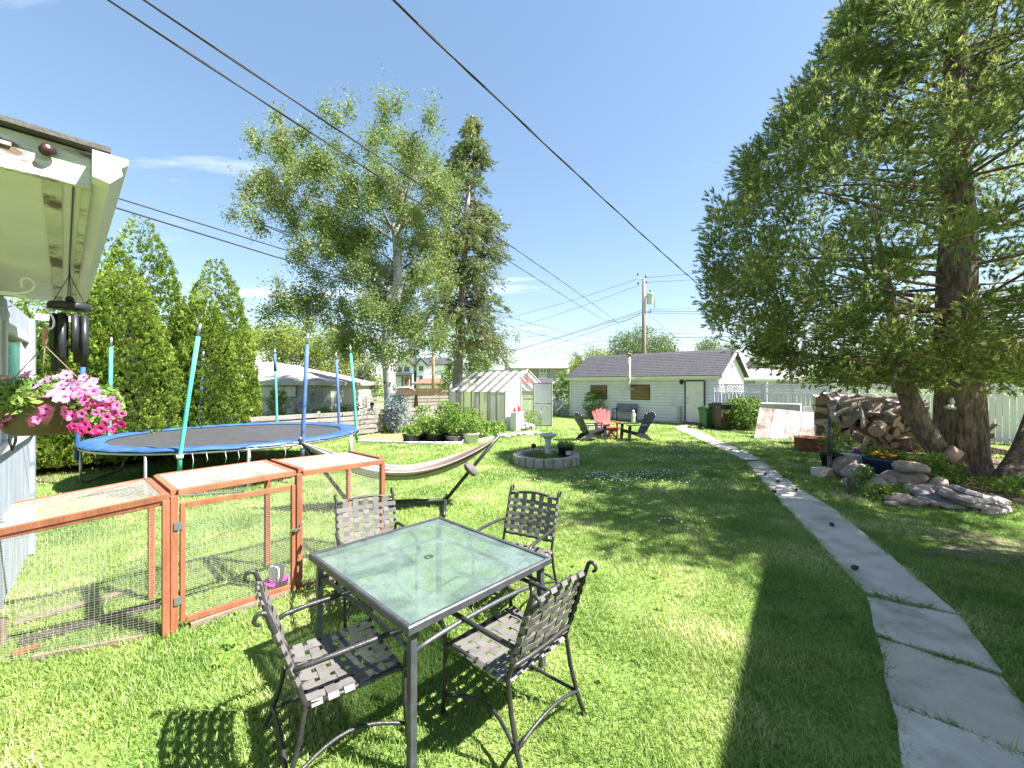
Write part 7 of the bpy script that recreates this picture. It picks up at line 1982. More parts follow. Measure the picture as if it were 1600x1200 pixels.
cedar(150, 440, 9.6, 0.95, 'cedar just right of the wind chime', 4000, 8)
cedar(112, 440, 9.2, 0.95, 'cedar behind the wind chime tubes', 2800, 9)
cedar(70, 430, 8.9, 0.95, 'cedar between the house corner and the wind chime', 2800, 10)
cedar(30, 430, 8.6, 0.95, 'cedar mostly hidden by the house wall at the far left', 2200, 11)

# ---- generic leafy tree from blobs
def leafy(name, lab, base, trunk_h, blobs, mat, bark, leaf, dens, seed, trunk_r=0.2, grp=None, k_leaf=8, hang=0.0, trunk_pts=None, cat='tree', twig=None):
    rg = np.random.default_rng(seed); rnd = random.Random(seed)
    t = thing(name, lab, cat, base, 0, grp); bse = Vector(base)
    q = MB(); fork = Vector((base[0], base[1], trunk_h))
    tp_ = trunk_pts or [bse - Vector((0, 0, 0.05)), bse.lerp(fork, 0.5) + Vector((0.05, 0, 0)), fork]
    q.tube(smooth(tp_, 4), [trunk_r * (1.15 - 0.5 * i / (4 * (len(tp_) - 1))) for i in range(4 * (len(tp_) - 1) + 1)], 12); q.obj('trunk', bark, t, world=True)
    q = MB(); P_, D_ = [], []
    for c, r_ in blobs:
        c = Vector(c); n = int(dens * r_ * r_)
        if rnd.random() < (0.9 if len(blobs) < 60 else 0.14): zc = min(c.z - 0.25 * (c - fork).length, tp_[-1].z - 0.2); jj = max(1, min([i for i, w_ in enumerate(tp_) if w_.z >= zc] or [len(tp_) - 1])); pa_, pb_ = tp_[jj - 1], tp_[jj]; st_ = pa_.lerp(pb_, max(0.0, min(1.0, (max(zc, fork.z * 0.9) - pa_.z) / max(0.01, pb_.z - pa_.z)))); twig_tube(q, st_, c, trunk_r * 0.20, trunk_r * 0.04, 0.10 * (c - fork).length, 6, rnd)
        d = rg.normal(size=(n, 3)); d /= np.linalg.norm(d, axis=1, keepdims=True)
        rad = (np.abs(rg.normal(0, 0.75, (n, 1))) + 0.15) if hang else rg.random((n, 1)) ** 0.4
        P_.append(np.array(c) + d * rad * r_ * np.array([1, 1, 1.25 if hang else 0.85]) - (np.array([0, 0, 0.35]) * r_ * rg.random((n, 1)) if hang else 0)); D_.append(d * 0.6 + rg.normal(0, 0.5, (n, 3)) + np.array([0, 0, 0.5]))
        for k in range(5):
            e = c + Vector(d[k % n]) * r_ * 0.8; twig_tube(q, c, e, trunk_r * 0.06, trunk_r * 0.02, 0.1 * r_, 4, rnd)
    q.obj('branch', twig or bark, t, world=True)['kind'] = 'stuff'
    pr_ = [leaf_cluster_proto(k_leaf, leaf * 1.9, leaf, seed * 7 + s, hang) for s in range(4)]
    P_ = np.concatenate(P_); D_ = np.concatenate(D_)
    if hang: D_ = D_ * 0.25 + np.array([0, 0, 1.0])
    V, F = bake(pr_, P_ - np.array(base), bases(D_, rg), rg.uniform(0.7, 1.3, len(P_)), rg)
    c = np_mesh('crown', V, F, mat, t); c['kind'] = 'stuff'
    return t
def pxblobs(lst, Y, spread, seed):
    rnd = random.Random(seed); out = []
    for px, py, r_ in lst:
        out.append((P(px, py, Y) + Vector((0, rnd.uniform(-spread, spread), 0)), r_ / FPX * Y))
    return out
# birch
BY = 17.0
bl = [(575, 185, 34), (600, 205, 38), (548, 215, 34), (505, 225, 32), (455, 232, 26), (440, 245, 20), (640, 215, 34), (680, 235, 34), (705, 262, 28), (480, 262, 38), (530, 270, 42), (590, 265, 42), (640, 275, 40), (690, 300, 36), (445, 305, 26), (420, 325, 22), (405, 350, 18), (470, 320, 34), (530, 330, 42), (590, 330, 44), (650, 335, 42), (702, 345, 30), (500, 375, 34), (550, 390, 40), (610, 390, 44), (660, 395, 40), (700, 400, 28), (470, 400, 24), (480, 440, 30), (520, 440, 34), (575, 445, 40), (630, 450, 40), (680, 450, 34), (705, 470, 26), (462, 470, 22), (455, 500, 14), (540, 490, 34), (590, 500, 34), (640, 505, 30), (685, 505, 26), (560, 535, 28), (600, 545, 24), (535, 520, 22), (690, 530, 20), (640, 535, 18), (495, 480, 22), (530, 172 + 30, 20), (612, 168, 18), (578, 160, 16), (665, 205, 20), (415, 300, 16), (430, 270, 16), (400, 335, 12), (715, 430, 20)]
b0 = P(611, 600, BY); b0.z = 0
tp_ = [b0 - Vector((0, 0, 0.05)), P(611, 640, BY), P(609, 600, BY), P(606, 560, BY), P(606, 520, BY), P(618, 470, BY), P(622, 420, BY), P(618, 350, BY)]
BPOLY = [(575, 148), (620, 165), (650, 190), (685, 222), (706, 250), (712, 300), (706, 380), (702, 470), (692, 540), (668, 528), (625, 562), (570, 562), (540, 545), (500, 512), (458, 503), (452, 455), (478, 425), (452, 385), (400, 352), (398, 322), (428, 292), (438, 262), (418, 235), (445, 212), (480, 222), (510, 212), (535, 170)]
rgb_ = np.random.default_rng(9); bl = []
while len(bl) < 300:
    x_, y_ = rgb_.uniform(390, 735), rgb_.uniform(150, 565)
    if not in_poly(np.array([x_]), np.array([y_]), BPOLY)[0]: continue
    if math.sin(x_ * 0.045 + 1.2 * math.sin(y_ * 0.03)) * math.sin(y_ * 0.052 + 0.8) > 0.5: continue
    bl.append((x_, y_, rgb_.uniform(9, 20)))
leafy('birch_tree', 'tall white-barked birch with a wide drooping crown behind the slat fence', b0, P(606, 530, BY).z, pxblobs(bl, BY, 2.2, 4), LF['birch'], M['bark_birch'], 0.105, 430, 31, 0.26, None, 7, 0.30, tp_, 'tree', M['birch_twig'])
# spruce behind it
def spruce(lab, base, tipv, prof_, mat, nb_, seed, r_tr=0.22, drooping=0.35, zlow=2.0, trunk_mat='bark_spruce', size=1.0):
    rg = np.random.default_rng(seed); rnd = random.Random(seed); t = thing('spruce_tree', lab, 'tree', base); base, tipv = Vector(base), Vector(tipv)
    q = MB(); q.tube([base - Vector((0, 0, 0.05)), base.lerp(tipv, 0.25), base.lerp(tipv, 0.6), tipv], [r_tr, r_tr * 0.85, r_tr * 0.5, 0.03], 12); q.obj('trunk', M[trunk_mat], t, world=True)
    q = MB(); pts, dirs = [], []
    for i in range(nb_):
        f = rg.random() ** 0.85; z = zlow + (tipv.z - zlow) * f; c = base.lerp(tipv, (z - base.z) / (tipv.z - base.z)); th = rg.random() * 6.283
        L = np.interp(f, [p[0] for p in prof_], [p[1] for p in prof_]) * rg.uniform(0.6, 1.12)
        o = Vector((math.cos(th), math.sin(th), 0)); e = c + o * L - Vector((0, 0, drooping * L * (1 - f * 0.8))) ; m_ = c + o * L * 0.5 + Vector((0, 0, 0.05 * L))
        bp_ = [c, m_, e + Vector((0, 0, 0.08 * L))]
        q.tube(bp_, [0.035 * size, 0.022 * size, 0.008 * size], 5, caps=False)
        ns = int(6 + 22 * L / size ** 0.5)
        for k in range(ns):
            u = rg.uniform(0.25, 1.0); p_ = (c.lerp(m_, u * 2) if u < 0.5 else m_.lerp(bp_[2], u * 2 - 1)); w_ = 0.30 * (1.1 - u) * L + 0.06
            s_ = Vector((-o.y, o.x, 0)) * rg.normal(0, w_ * 0.6)
            p2 = p_ + s_ + Vector((0, 0, -abs(rg.normal(0, 0.16)) * size)); pts.append(p2); dirs.append((o * 0.6 + s_.normalized() * 0.35 + Vector((0, 0, rg.uniform(-1.0, 0.25)))))
    q.obj('branch', M['bark_twig'], t, world=True)['kind'] = 'stuff'
    pr_ = []
    for s in range(3):
        r = np.random.default_rng(400 + s); V, F = [], []
        for i in range(18):
            h_ = r.uniform(0, 0.30); a = r.uniform(0, 6.283); d = np.array([math.cos(a) * 0.8, math.sin(a) * 0.8, 0.55]); d /= np.linalg.norm(d); s_ = np.cross(d, [0, 0, 1.0]); s_ /= np.linalg.norm(s_); k = len(V); b_ = np.array([0, 0, h_])
            V += [b_ - s_ * 0.018, b_ + s_ * 0.018, b_ + d * r.uniform(0.06, 0.12)]; F.append((k, k + 1, k + 2))
        pr_.append((np.array(V), np.array(F)))
    pts = np.array([tuple(x) for x in pts]); dirs = np.array([tuple(x) for x in dirs])
    V, F = bake(pr_, pts - np.array(base), bases(dirs, rg), rg.uniform(0.8, 1.4, len(pts)) * size, rg)
    c = np_mesh('crown', V, F, mat, t); c['kind'] = 'stuff'
    return t
SY = 20.5
sb = P(711, 600, SY); sb.z = 0
spruce('tall ragged spruce with a bare lower trunk rising behind the birch and greenhouse', sb, P(738, 181, SY), [(0, 2.4), (0.05, 3.0), (0.2, 2.2), (0.45, 2.0), (0.7, 1.5), (0.9, 0.75), (1, 0.15)], LF['spruce'], 210, 51, 0.27, 0.42, 3.6)
cl_ = []
leafy('spruce_tree', 'low drooping spruce bough clump hanging right of the bare spruce trunk', P(764, 600, 19.8) - Vector((0, 0, 1.9)), 2.2, pxblobs([(790, 520, 15), (806, 526, 10), (765, 545, 16), (760, 565, 12), (772, 530, 16), (740, 520, 18)], 19.8, 0.5, 5), LF['spruce'], M['bark_spruce'], 0.09, 210, 52, 0.07, None, 8, 0.25)
# trees beyond the yards
far = [('maple_tree', 'yellow-green maple behind the bungalow roof', [(415, 530, 26), (440, 520, 26), (462, 540, 30), (440, 560, 26)], 30, 'maple'), ('maple_tree', 'large golden-green maple between bungalow and birch', [(500, 545, 30), (520, 525, 28), (545, 560, 28), (525, 585, 28), (490, 570, 26), (548, 600, 20)], 31, 'maple'),
       ('leafy_tree', 'blue-green tree beside the cedars over the bungalow chimney', [(390, 520, 22), (372, 530, 20), (400, 545, 20), (370, 550, 18)], 33, 'green'), ('leafy_tree', 'bushy dark yellow-green conifer left of the birch trunk', [(575, 575, 16), (570, 592, 20), (585, 605, 20), (562, 610, 18), (577, 560, 10)], 27, 'spruce'),
       ('leafy_tree', 'bright green young tree right of the bare spruce trunk', [(742, 550, 18), (752, 565, 20), (735, 580, 20), (755, 590, 18), (740, 535, 10)], 33, 'garden'), ('leafy_tree', 'small bright green tree left of the bare spruce trunk', [(703, 585, 14), (695, 597, 12), (710, 570, 10)], 32, 'garden'),
       ('leafy_tree', 'round dense tree behind the garage and the utility pole', [(975, 535, 22), (1005, 528, 24), (1035, 538, 22), (990, 550, 24), (1020, 552, 24), (960, 552, 16), (1050, 552, 14), (1005, 555, 24)], 50, 'far'), ('leafy_tree', 'low yellow-green tree at the left end of the garage roof', [(925, 560, 18), (940, 563, 16), (905, 572, 18), (915, 580, 14)], 46, 'maple'),
       ('leafy_tree', 'flat-topped distant tree above the right end of the garage roof', [(1100, 542, 16), (1120, 540, 16), (1135, 546, 12), (1110, 552, 14)], 62, 'far'), ('leafy_tree', 'pale green tree behind the lower left edge of the pine', [(1195, 545, 20), (1215, 560, 18), (1185, 565, 14)], 52, 'green'),
       ('leafy_tree', 'green tree behind the white fence left of the leaning trunk', [(1310, 570, 28), (1345, 580, 26), (1285, 585, 20), (1330, 590, 24)], 27, 'green'), ('leafy_tree', 'yellowish tree behind the white fence between the pine trunks', [(1400, 575, 30), (1440, 575, 28), (1425, 592, 24), (1375, 590, 24)], 25, 'maple'), ('leafy_tree', 'bright green tree behind the white fence right of the main trunk', [(1540, 575, 34), (1580, 570, 34), (1620, 575, 34), (1560, 595, 26), (1505, 590, 26)], 24, 'garden'),
       ('leafy_tree', 'tiny distant tree above the modern white house', [(643, 550, 8), (640, 560, 9), (648, 558, 7)], 105, 'far'), ('leafy_tree', 'round bushes at the far end of the neighbouring yard', [(540, 645, 12), (552, 640, 9)], 22, 'green')]
for k, (nm, lab, lst, Y, mt) in enumerate(far):
    cx = sum(x for x, y, r_ in lst) / len(lst); b_ = P(cx, 600, Y); b_.z = 0
    low = max(y for x, y, r_ in lst); th_ = max(0.4, P(0, low, Y).z)
    leafy(nm, lab, b_, th_, pxblobs(lst, Y, 0.045 * Y * 0.5, k), LF[mt], M['bark_spruce'], 0.10 + 0.0028 * Y, 14000 / Y ** 1.35, 500 + k, 0.008 * Y, None, 8)
spruce('small dark blue spruce left of the garage roof', P(901, 600, 52) - Vector((0, 0, 1.9)), P(901, 546, 52), [(0, 1.6), (0.5, 0.9), (1, 0.1)], LF['bluegreen'], 60, 60, 0.12, 0.2, 1.0, 'bark_spruce', 1.6)
spruce('tiny distant spruce right of the garage gable', P(1156, 600, 70) - Vector((0, 0, 1.9)), P(1156, 566, 70), [(0, 1.5), (0.5, 0.9), (1, 0.1)], LF['bluegreen'], 40, 61, 0.12, 0.2, 1.0, 'bark_spruce', 1.8)
# ================================================================ HOUSES BEYOND
def win(par, px0, px1, py0, py1, Y, frame='white_paint', glass='glass_dark', proud=0.06, bars=1):
    a_, b_ = P(px0, py1, Y), P(px1, py0, Y); w_, h_ = b_.x - a_.x, b_.z - a_.z; f = max(0.05, 0.09 * h_)
    q = MB(); cx, cz = (a_.x + b_.x) / 2, (a_.z + b_.z) / 2
    q.box((a_.x + f / 2, Y - proud, cz), (f, 0.08, h_)); q.box((b_.x - f / 2, Y - proud, cz), (f, 0.08, h_)); q.box((cx, Y - proud, a_.z + f / 2), (w_ - 2 * f, 0.078, f)); q.box((cx, Y - proud, b_.z - f / 2), (w_ - 2 * f, 0.078, f))
    for i in range(bars): q.box((a_.x + w_ * (i + 1) / (bars + 1), Y - proud, cz), (f * 0.6, 0.076, h_ - 2 * f))
    fo = q.obj('window', M[frame], par, world=True)
    q = MB(); q.box((cx, Y - proud + 0.02, cz), (w_ - f, 0.03, h_ - f)); q.obj('pane', M[glass], fo, world=True)
def solid(par, nm, mat, px0, px1, py_top, Y, depth, z0=0.0, dx=0.0):
    a_, b_ = P(px0, py_top, Y), P(px1, py_top, Y); q = MB(); q.prism([(a_.x, Y, z0), (b_.x, Y, z0), (b_.x + dx, Y + depth, z0), (a_.x + dx, Y + depth, z0)], (0, 0, a_.z - z0)); return q.obj(nm, M[mat], par, world=True)
def gable_roof(par, mat, px0, px1, pxm, py_eave, py_top, Y, depth, oh=0.35, th=0.22, trim=None, wallmat=None):
    """ridge running away from the camera"""
    a_, b_, c_ = P(px0, py_eave, Y), P(px1, py_eave, Y), P(pxm, py_top, Y)
    if wallmat:
        q = MB(); q.prism([(a_.x, Y, a_.z - 0.02), (b_.x, Y, b_.z - 0.02), (c_.x, Y, c_.z - 0.05)], (0, depth, 0)); q.obj('gable', M[wallmat], par, world=True)
    for e, s in ((a_, -1), (b_, 1)):
        d = (e - c_); e2 = e + d.normalized() * oh
        q = MB(); q.prism([(c_.x, Y - oh, c_.z), (e2.x, Y - oh, e2.z), (e2.x, Y - oh, e2.z + th), (c_.x, Y - oh, c_.z + th)], (0, depth + oh, 0)); q.obj('roof_slope', M[mat], par, world=True)
        if trim:
            q = MB(); q.prism([(c_.x, Y - oh - 0.06, c_.z - 0.1), (e2.x, Y - oh - 0.06, e2.z - 0.1), (e2.x, Y - oh - 0.06, e2.z + th + 0.03), (c_.x, Y - oh - 0.06, c_.z + th + 0.03)], (0, 0.055, 0)); q.obj('barge_board', M[trim], par, world=True)
def hip_roof(par, mat, px0, px1, rpx0, rpx1, py_eave, py_ridge, Y, depth, oh=0.3):
    a_, b_ = P(px0, py_eave, Y), P(px1, py_eave, Y); Ym = Y + depth / 2; r0, r1 = P(rpx0, py_ridge, Ym), P(rpx1, py_ridge, Ym)
    v = [(a_.x - oh, Y - oh, a_.z), (b_.x + oh, Y - oh, a_.z), (b_.x + oh, Y + depth + oh, a_.z), (a_.x - oh, Y + depth + oh, a_.z), tuple(r0), tuple(r1)]
    v2 = [(x, y, z - 0.18) for x, y, z in v[:4]]
    q = MB(); q.add(v + v2, [(0, 1, 5, 4), (1, 2, 5), (2, 3, 4, 5), (3, 0, 4), (6, 7, 1, 0), (7, 8, 2, 1), (8, 9, 3, 2), (9, 6, 0, 3), (9, 8, 7, 6)]); return q.obj('roof', M[mat], par, world=True)

# bungalow behind the slat fence
bY = 20.5
bg = thing('bungalow', 'low cream bungalow with a brown hip roof behind the trampoline poles', 'house', P(450, 600, bY) - Vector((0, 0, 1.9)))
solid(bg, 'wall', 'stucco', 330, 517, 599, bY, 7.0)
rf = hip_roof(bg, 'roof_tan', 330, 512, 330, 432, 597, 566, bY, 7.0, 0.35)
q = MB(); a_ = P(330, 598, bY - 0.36); b_ = P(512, 598, bY - 0.36); q.box(((a_.x + b_.x) / 2 + 0.1, bY - 0.38, a_.z - 0.02), (b_.x - a_.x + 0.6, 0.05, 0.20)); q.obj('fascia', M['stucco'], bg, world=True)
q = MB(); c = P(382, 570, bY + 3); q.lathe([(0.26, -0.5), (0.26, 0.05), (0.0, 0.05)], 10, c); q.obj('chimney', M['old_white'], rf, world=True)
q = MB(); q.lathe([(0.36, 0.06), (0.36, 0.18), (0.2, 0.42), (0.0, 0.46)], 10, c); q.obj('chimney_cap', M['roof_rust'], rf, world=True)
win(bg, 391, 464, 603, 621, bY, 'old_white', 'glass_pale', 0.06, 1)
win(bg, 390, 462, 626, 646, bY, 'old_white', 'glass_pale', 0.06, 1)
win(bg, 481, 503, 601, 606, bY, 'old_white', 'glass_pale', 0.06, 2)
q = MB()
for i in range(4): q.box(P(481 + i * 6.5, 619, bY - 0.06), (0.035, 0.03, 0.62))
for i in range(4): q.box(P(490.5, 611 + i * 5.5, bY - 0.09), (0.75, 0.03, 0.035))
q.obj('trellis', M['old_white'], bg, world=True)
lt = thing('lattice_panel', 'white diagonal lattice panel in front of the bungalow wall', 'trellis', P(460, 600, 19.6) - Vector((0, 0, 1.9)))
q = MB()
a_, b_ = P(440, 641, 19.6), P(482, 625, 19.6); L_ = b_.x - a_.x; hh_ = b_.z - a_.z
for s in (1, -1):
    for k in range(-3, 12):
        x0 = a_.x + k * 0.14
        p0, p1 = Vector((x0, 19.6 + 0.01 * s, a_.z)), Vector((x0 + s * hh_, 19.6 + 0.01 * s, b_.z))
        if min(p0.x, p1.x) < a_.x or max(p0.x, p1.x) > b_.x: continue
        q.beam(p0, p1, 0.012, 0.04)
q.obj('lattice', M['old_white'], lt, world=True)['kind'] = 'stuff'
q = MB()
for z in (a_.z - 0.02, b_.z + 0.02): q.box(((a_.x + b_.x) / 2, 19.6, z), (L_, 0.05, 0.05))
for x in (a_.x, b_.x): q.box((x, 19.6, b_.z / 2 + 0.02), (0.06, 0.06, b_.z))
q.obj('frame', M['old_white'], lt, world=True)
for k, (px, Y, h_, lab) in enumerate(((428, 18.9, 1.5, 'narrow yellow-green shrub left of the white lattice by the bungalow window'), (440, 18.7, 1.55, 'narrow orange-tinged shrub against the bungalow between window and lattice'), (505, 18.8, 0.75, 'flowering low shrub under the bungalow trellis'), (478, 18.8, 0.55, 'low leafy plants before the bungalow lattice'))):
    p = P(px, 600, Y); p.z = 0; t = thing('shrub', lab, 'shrub', p); plant_leaves('foliage', (0, 0, 0.05), h_, 0.28 if k < 2 else 0.5, 170, LF['maple' if k < 2 else 'garden'], t, 0.09, 160 + k, 5)

# modern white two-storey house
mY = 80
mh = thing('modern_house', 'white two-storey house with dark steep gables and brown door behind the brown fence', 'house', P(655, 600, mY) - Vector((0, 0, 1.9)))
solid(mh, 'wall', 'house_white', 618, 646, 571, mY, 9)
solid(mh, 'wall', 'house_white', 651, 666, 570, mY, 9)
solid(mh, 'wall', 'house_white', 666.2, 694, 570, mY + 1.2, 9, 0, 0.0)
solid(mh, 'wall', 'trim_black', 646, 651, 571, mY + 0.7, 5)
gable_roof(mh, 'roof_grey', 617, 646.5, 629, 571, 557, mY, 9, 0.5, 0.28, 'trim_black', 'house_white')
gable_roof(mh, 'roof_grey', 650.5, 667, 657, 570, 560.5, mY, 9, 0.4, 0.28, 'trim_black', 'house_white')
q = MB(); a_, b_ = P(640, 570, mY + 1), P(706, 569, mY + 1); q.add([(a_.x, mY + 0.8, a_.z), (b_.x, mY + 0.8, b_.z), (b_.x - 1, mY + 5, b_.z + 1.6), (a_.x, mY + 5, a_.z + 1.6), (a_.x, mY + 10, a_.z), (b_.x, mY + 10, b_.z)], [(0, 1, 2, 3), (3, 2, 5, 4), (1, 5, 2), (0, 3, 4)]); q.obj('roof_slope', M['roof_grey'], mh, world=True)
for w_ in ((622, 624.6, 574, 581.5), (625.2, 627.8, 574, 581.5), (632, 639.5, 573.5, 580.5), (655, 657.6, 572, 579.5), (658.4, 661, 572, 579.5), (656, 661, 588, 594.5)): win(mh, *w_, mY, 'trim_black', 'glass_dark', 0.08, 0)
win(mh, 643.5, 651, 571, 580, mY + 0.6, 'trim_black', 'glass_pale', 0.08, 1)
win(mh, 642, 651, 590, 598, mY + 0.6, 'trim_black', 'glass_dark', 0.08, 1)
q = MB(); a_, b_ = P(615.5, 587.5, mY - 1), P(643, 587.5, mY - 1); q.prism([(a_.x, mY - 1.4, a_.z - 0.1), (b_.x, mY - 1.4, b_.z - 0.1), (b_.x, mY, b_.z + 0.35), (a_.x, mY, a_.z + 0.35)], (0, 0, 0.25)); q.obj('porch_roof', M['trim_black'], mh, world=True)
q = MB(); a_, b_ = P(632, 602, mY - 0.2), P(639, 590.5, mY - 0.2); q.box(((a_.x + b_.x) / 2, mY - 0.1, (a_.z + b_.z) / 2), (b_.x - a_.x, 0.1, b_.z - a_.z)); q.obj('door', M['door_red'], mh, world=True)
for px in (617, 629, 642):
    q = MB(); p = P(px, 588, mY - 1.2); q.box((p.x, mY - 1.2, p.z / 2), (0.3, 0.3, p.z)); q.obj('porch_post', M['trim_black'], mh, world=True)
# rust-roofed garage before it
gY = 52
g2 = thing('garage', 'small pale garage with a rust-coloured roof between the modern house and the brown fence', 'garage', P(668, 600, gY) - Vector((0, 0, 1.9)))
solid(g2, 'wall', 'stucco', 650, 692, 599.5, gY, 6)
hip_roof(g2, 'roof_rust', 648, 694, 664, 684, 599, 590.5, gY, 6, 0.3)
q = MB(); a_, b_ = P(655, 613, gY), P(684, 602, gY); q.box(((a_.x + b_.x) / 2, gY - 0.04, (a_.z + b_.z) / 2), (b_.x - a_.x, 0.06, b_.z - a_.z)); q.obj('vehicle_door', M['house_white'], g2, world=True)
# parked car roof line
car = thing('parked_car', 'light parked car partly hidden behind the brown board fence', 'car', P(636, 600, 60) - Vector((0, 0, 1.9)))
cx_ = P(636, 600, 60).x
q = MB(); q.prism([(cx_ - 2.1, 59.2, 0.35), (cx_ + 2.1, 59.2, 0.35), (cx_ + 2.15, 59.2, 0.85), (cx_ + 1.2, 59.2, 1.0), (cx_ + 0.6, 59.2, 1.45), (cx_ - 1.0, 59.2, 1.47), (cx_ - 1.7, 59.2, 1.0), (cx_ - 2.15, 59.2, 0.8)], (0, 1.7, 0)); q.obj('body', M['house_white'], car, world=True, bevel=0.08)
q = MB(); q.prism([(cx_ - 1.5, 59.17, 1.0), (cx_ + 1.0, 59.17, 1.0), (cx_ + 0.55, 59.17, 1.38), (cx_ - 0.95, 59.17, 1.40)], (0, 0.02, 0)); q.obj('side_window', M['glass_dark'], car, world=True)
for x in (-1.3, 1.3):
    for y in (59.25, 60.85):
        q = MB(); q.tube([(cx_ + x, y - 0.1, 0.34), (cx_ + x, y + 0.1, 0.34)], 0.34, 14); q.obj('wheel', M['black_plastic'], car, world=True)
# beige hip-roofed house
hY = 72
hh = thing('hip_house', 'beige two-storey house with a wide hip roof behind the greenhouse', 'house', P(840, 600, hY) - Vector((0, 0, 1.9)))
solid(hh, 'wall', 'house_tan', 795, 886, 575, hY, 11)
solid(hh, 'wall', 'house_grey', 841.5, 855, 576, hY - 0.5, 3)
hip_roof(hh, 'roof_tan', 795, 886, 812, 866, 574.5, 563, hY, 11, 0.8)
for w_ in ((803, 809, 577, 584), (824, 829, 576, 583), (844.5, 848.5, 576.5, 582.5), (849.5, 853.5, 576.5, 582.5), (857.5, 860.5, 575.8, 581.5)): win(hh, *w_, hY - (0.5 if 842 < w_[0] < 855 else 0), 'white_paint', 'glass_dark', 0.08, 0)
g3 = thing('garage', 'small white gabled garage with grey roof right of the greenhouse', 'garage', P(868, 600, 48) - Vector((0, 0, 1.9)))
solid(g3, 'wall', 'house_white', 866, 888, 599, 48, 7)
solid(g3, 'wall', 'house_tan', 838, 865.8, 599, 48.6, 6)
gable_roof(g3, 'roof_grey', 864.5, 889.5, 877, 598, 590, 48, 7, 0.25, 0.15, 'white_paint', 'house_white')
q = MB(); a_, b_ = P(836, 598.5, 48.2), P(866, 598.5, 48.2); q.add([(a_.x, 48.2, a_.z), (b_.x, 48.2, b_.z), (b_.x + 0.6, 51.6, b_.z + 0.62), (a_.x + 0.8, 51.6, a_.z + 0.62), (a_.x + 0.8, 55, a_.z), (b_.x + 0.6, 55, b_.z)], [(0, 1, 2, 3), (3, 2, 5, 4), (0, 3, 4)]); q.obj('roof_slope', M['roof_grey'], g3, world=True)
q = MB(); a_, b_ = P(851, 613, 48.5), P(864, 602, 48.5); q.box(((a_.x + b_.x) / 2, 48.54, (a_.z + b_.z) / 2), (b_.x - a_.x, 0.06, b_.z - a_.z)); q.obj('vehicle_door', M['old_white'], g3, world=True)
lf_ = thing('board_fence', 'pale upright-board fence between greenhouse and garage', 'fence', P(868, 600, 33) - Vector((0, 0, 1.9)))
f0, f1 = P(846, 600, 33) - Vector((0, 0, 1.9)), P(893, 600, 33) - Vector((0, 0, 1.9))
for i in range(18):
    c = f0.lerp(f1, (i + 0.5) / 18); q = MB(); q.box((c.x, c.y, 0.72), (f1.x - f0.x) and ((f1.x - f0.x) / 18 - 0.012, 0.025, 1.40)); q.obj('board', M['stucco'], lf_, world=True)
q = MB(); q.box(((f0.x + f1.x) / 2, 32.96, 1.40), (f1.x - f0.x, 0.05, 0.09)); q.obj('fence_rail', M['old_white'], lf_, world=True)
# roofs beyond the white fence
wr = thing('shop_building', 'low building with a pale hip roof behind the white fence, right of the garage', 'house', P(1198, 600, 42) - Vector((0, 0, 1.9)))
solid(wr, 'wall', 'house_tan', 1159, 1240, 593, 42, 9)
hip_roof(wr, 'roof_white', 1157, 1238, 1175, 1205, 592, 576, 42, 9, 0.4)
win(wr, 1180, 1212, 594.5, 599, 42, 'white_paint', 'glass_pale', 0.07, 3)
q = MB(); p = P(1197, 580, 43.0); q.tube([p - Vector((0, 0, 0.5)), p + Vector((0, 0, 0.35))], 0.06, 8); q.obj('vent_pipe', M['steel'], wr, world=True)
gr_ = thing('shop_building', 'grey-roofed gable house peeking over the pale hip roof', 'house', P(1182, 600, 58) - Vector((0, 0, 1.9)))
solid(gr_, 'wall', 'house_grey', 1166, 1206, 577, 58, 8); gable_roof(gr_, 'roof_grey', 1164, 1208, 1180, 576.5, 567.5, 58, 8, 0.4, 0.2, 'trim_black', 'house_grey')
lg_ = thing('shop_building', 'low dark-gabled house with tan fascia seen over the lattice fence', 'house', P(1265, 600, 46) - Vector((0, 0, 1.9)))
solid(lg_, 'wall', 'house_grey', 1232, 1300, 599, 46, 8); gable_roof(lg_, 'roof_tan', 1222, 1306, 1262, 598, 588, 46, 8, 0.3, 0.2, 'stucco', 'house_grey')
q = MB(); p = P(1258, 590, 47); q.tube([p, p + Vector((0, 0, 1.0))], 0.10, 8); q.obj('chimney', M['house_white'], lg_, world=True)

# ================================================================ POLES AND CABLES
pY = 33.0
pt_ = P(1006, 436, pY)
up = thing('utility_pole', 'tall wooden utility pole with a grey transformer behind the garage', 'utility pole', (pt_.x, pY, 0))
q = MB(); q.tube([(0, 0, -0.1), (0, 0, 5), (0, 0, pt_.z)], [0.19, 0.16, 0.12], 12); q.obj('pole', M['pole_wood'], up)
trf = Vector((0.48, -0.05, P(0, 467, pY).z))
q = MB(); q.lathe([(0.0, -0.42), (0.24, -0.42), (0.26, -0.38), (0.26, 0.36), (0.28, 0.38), (0.2, 0.46), (0.0, 0.48)], 16, trf); tf = q.obj('transformer', M['transformer'], up)
q = MB(); q.lathe([(0.05, 0.46), (0.07, 0.52), (0.04, 0.60), (0.06, 0.66), (0.0, 0.75)], 8, trf + Vector((0, 0, 0))); q.obj('insulator', M['black_plastic'], tf)
q = MB(); q.beam((0.1, 0, trf.z + 0.2), (0.3, -0.03, trf.z + 0.2), 0.06, 0.06); q.obj('bracket', M['steel'], up)
q = MB(); q.beam((0, -0.05, pt_.z - 0.2), (-0.52, -0.1, pt_.z + 0.22), 0.07, 0.07); q.obj('arm', M['old_white'], up)
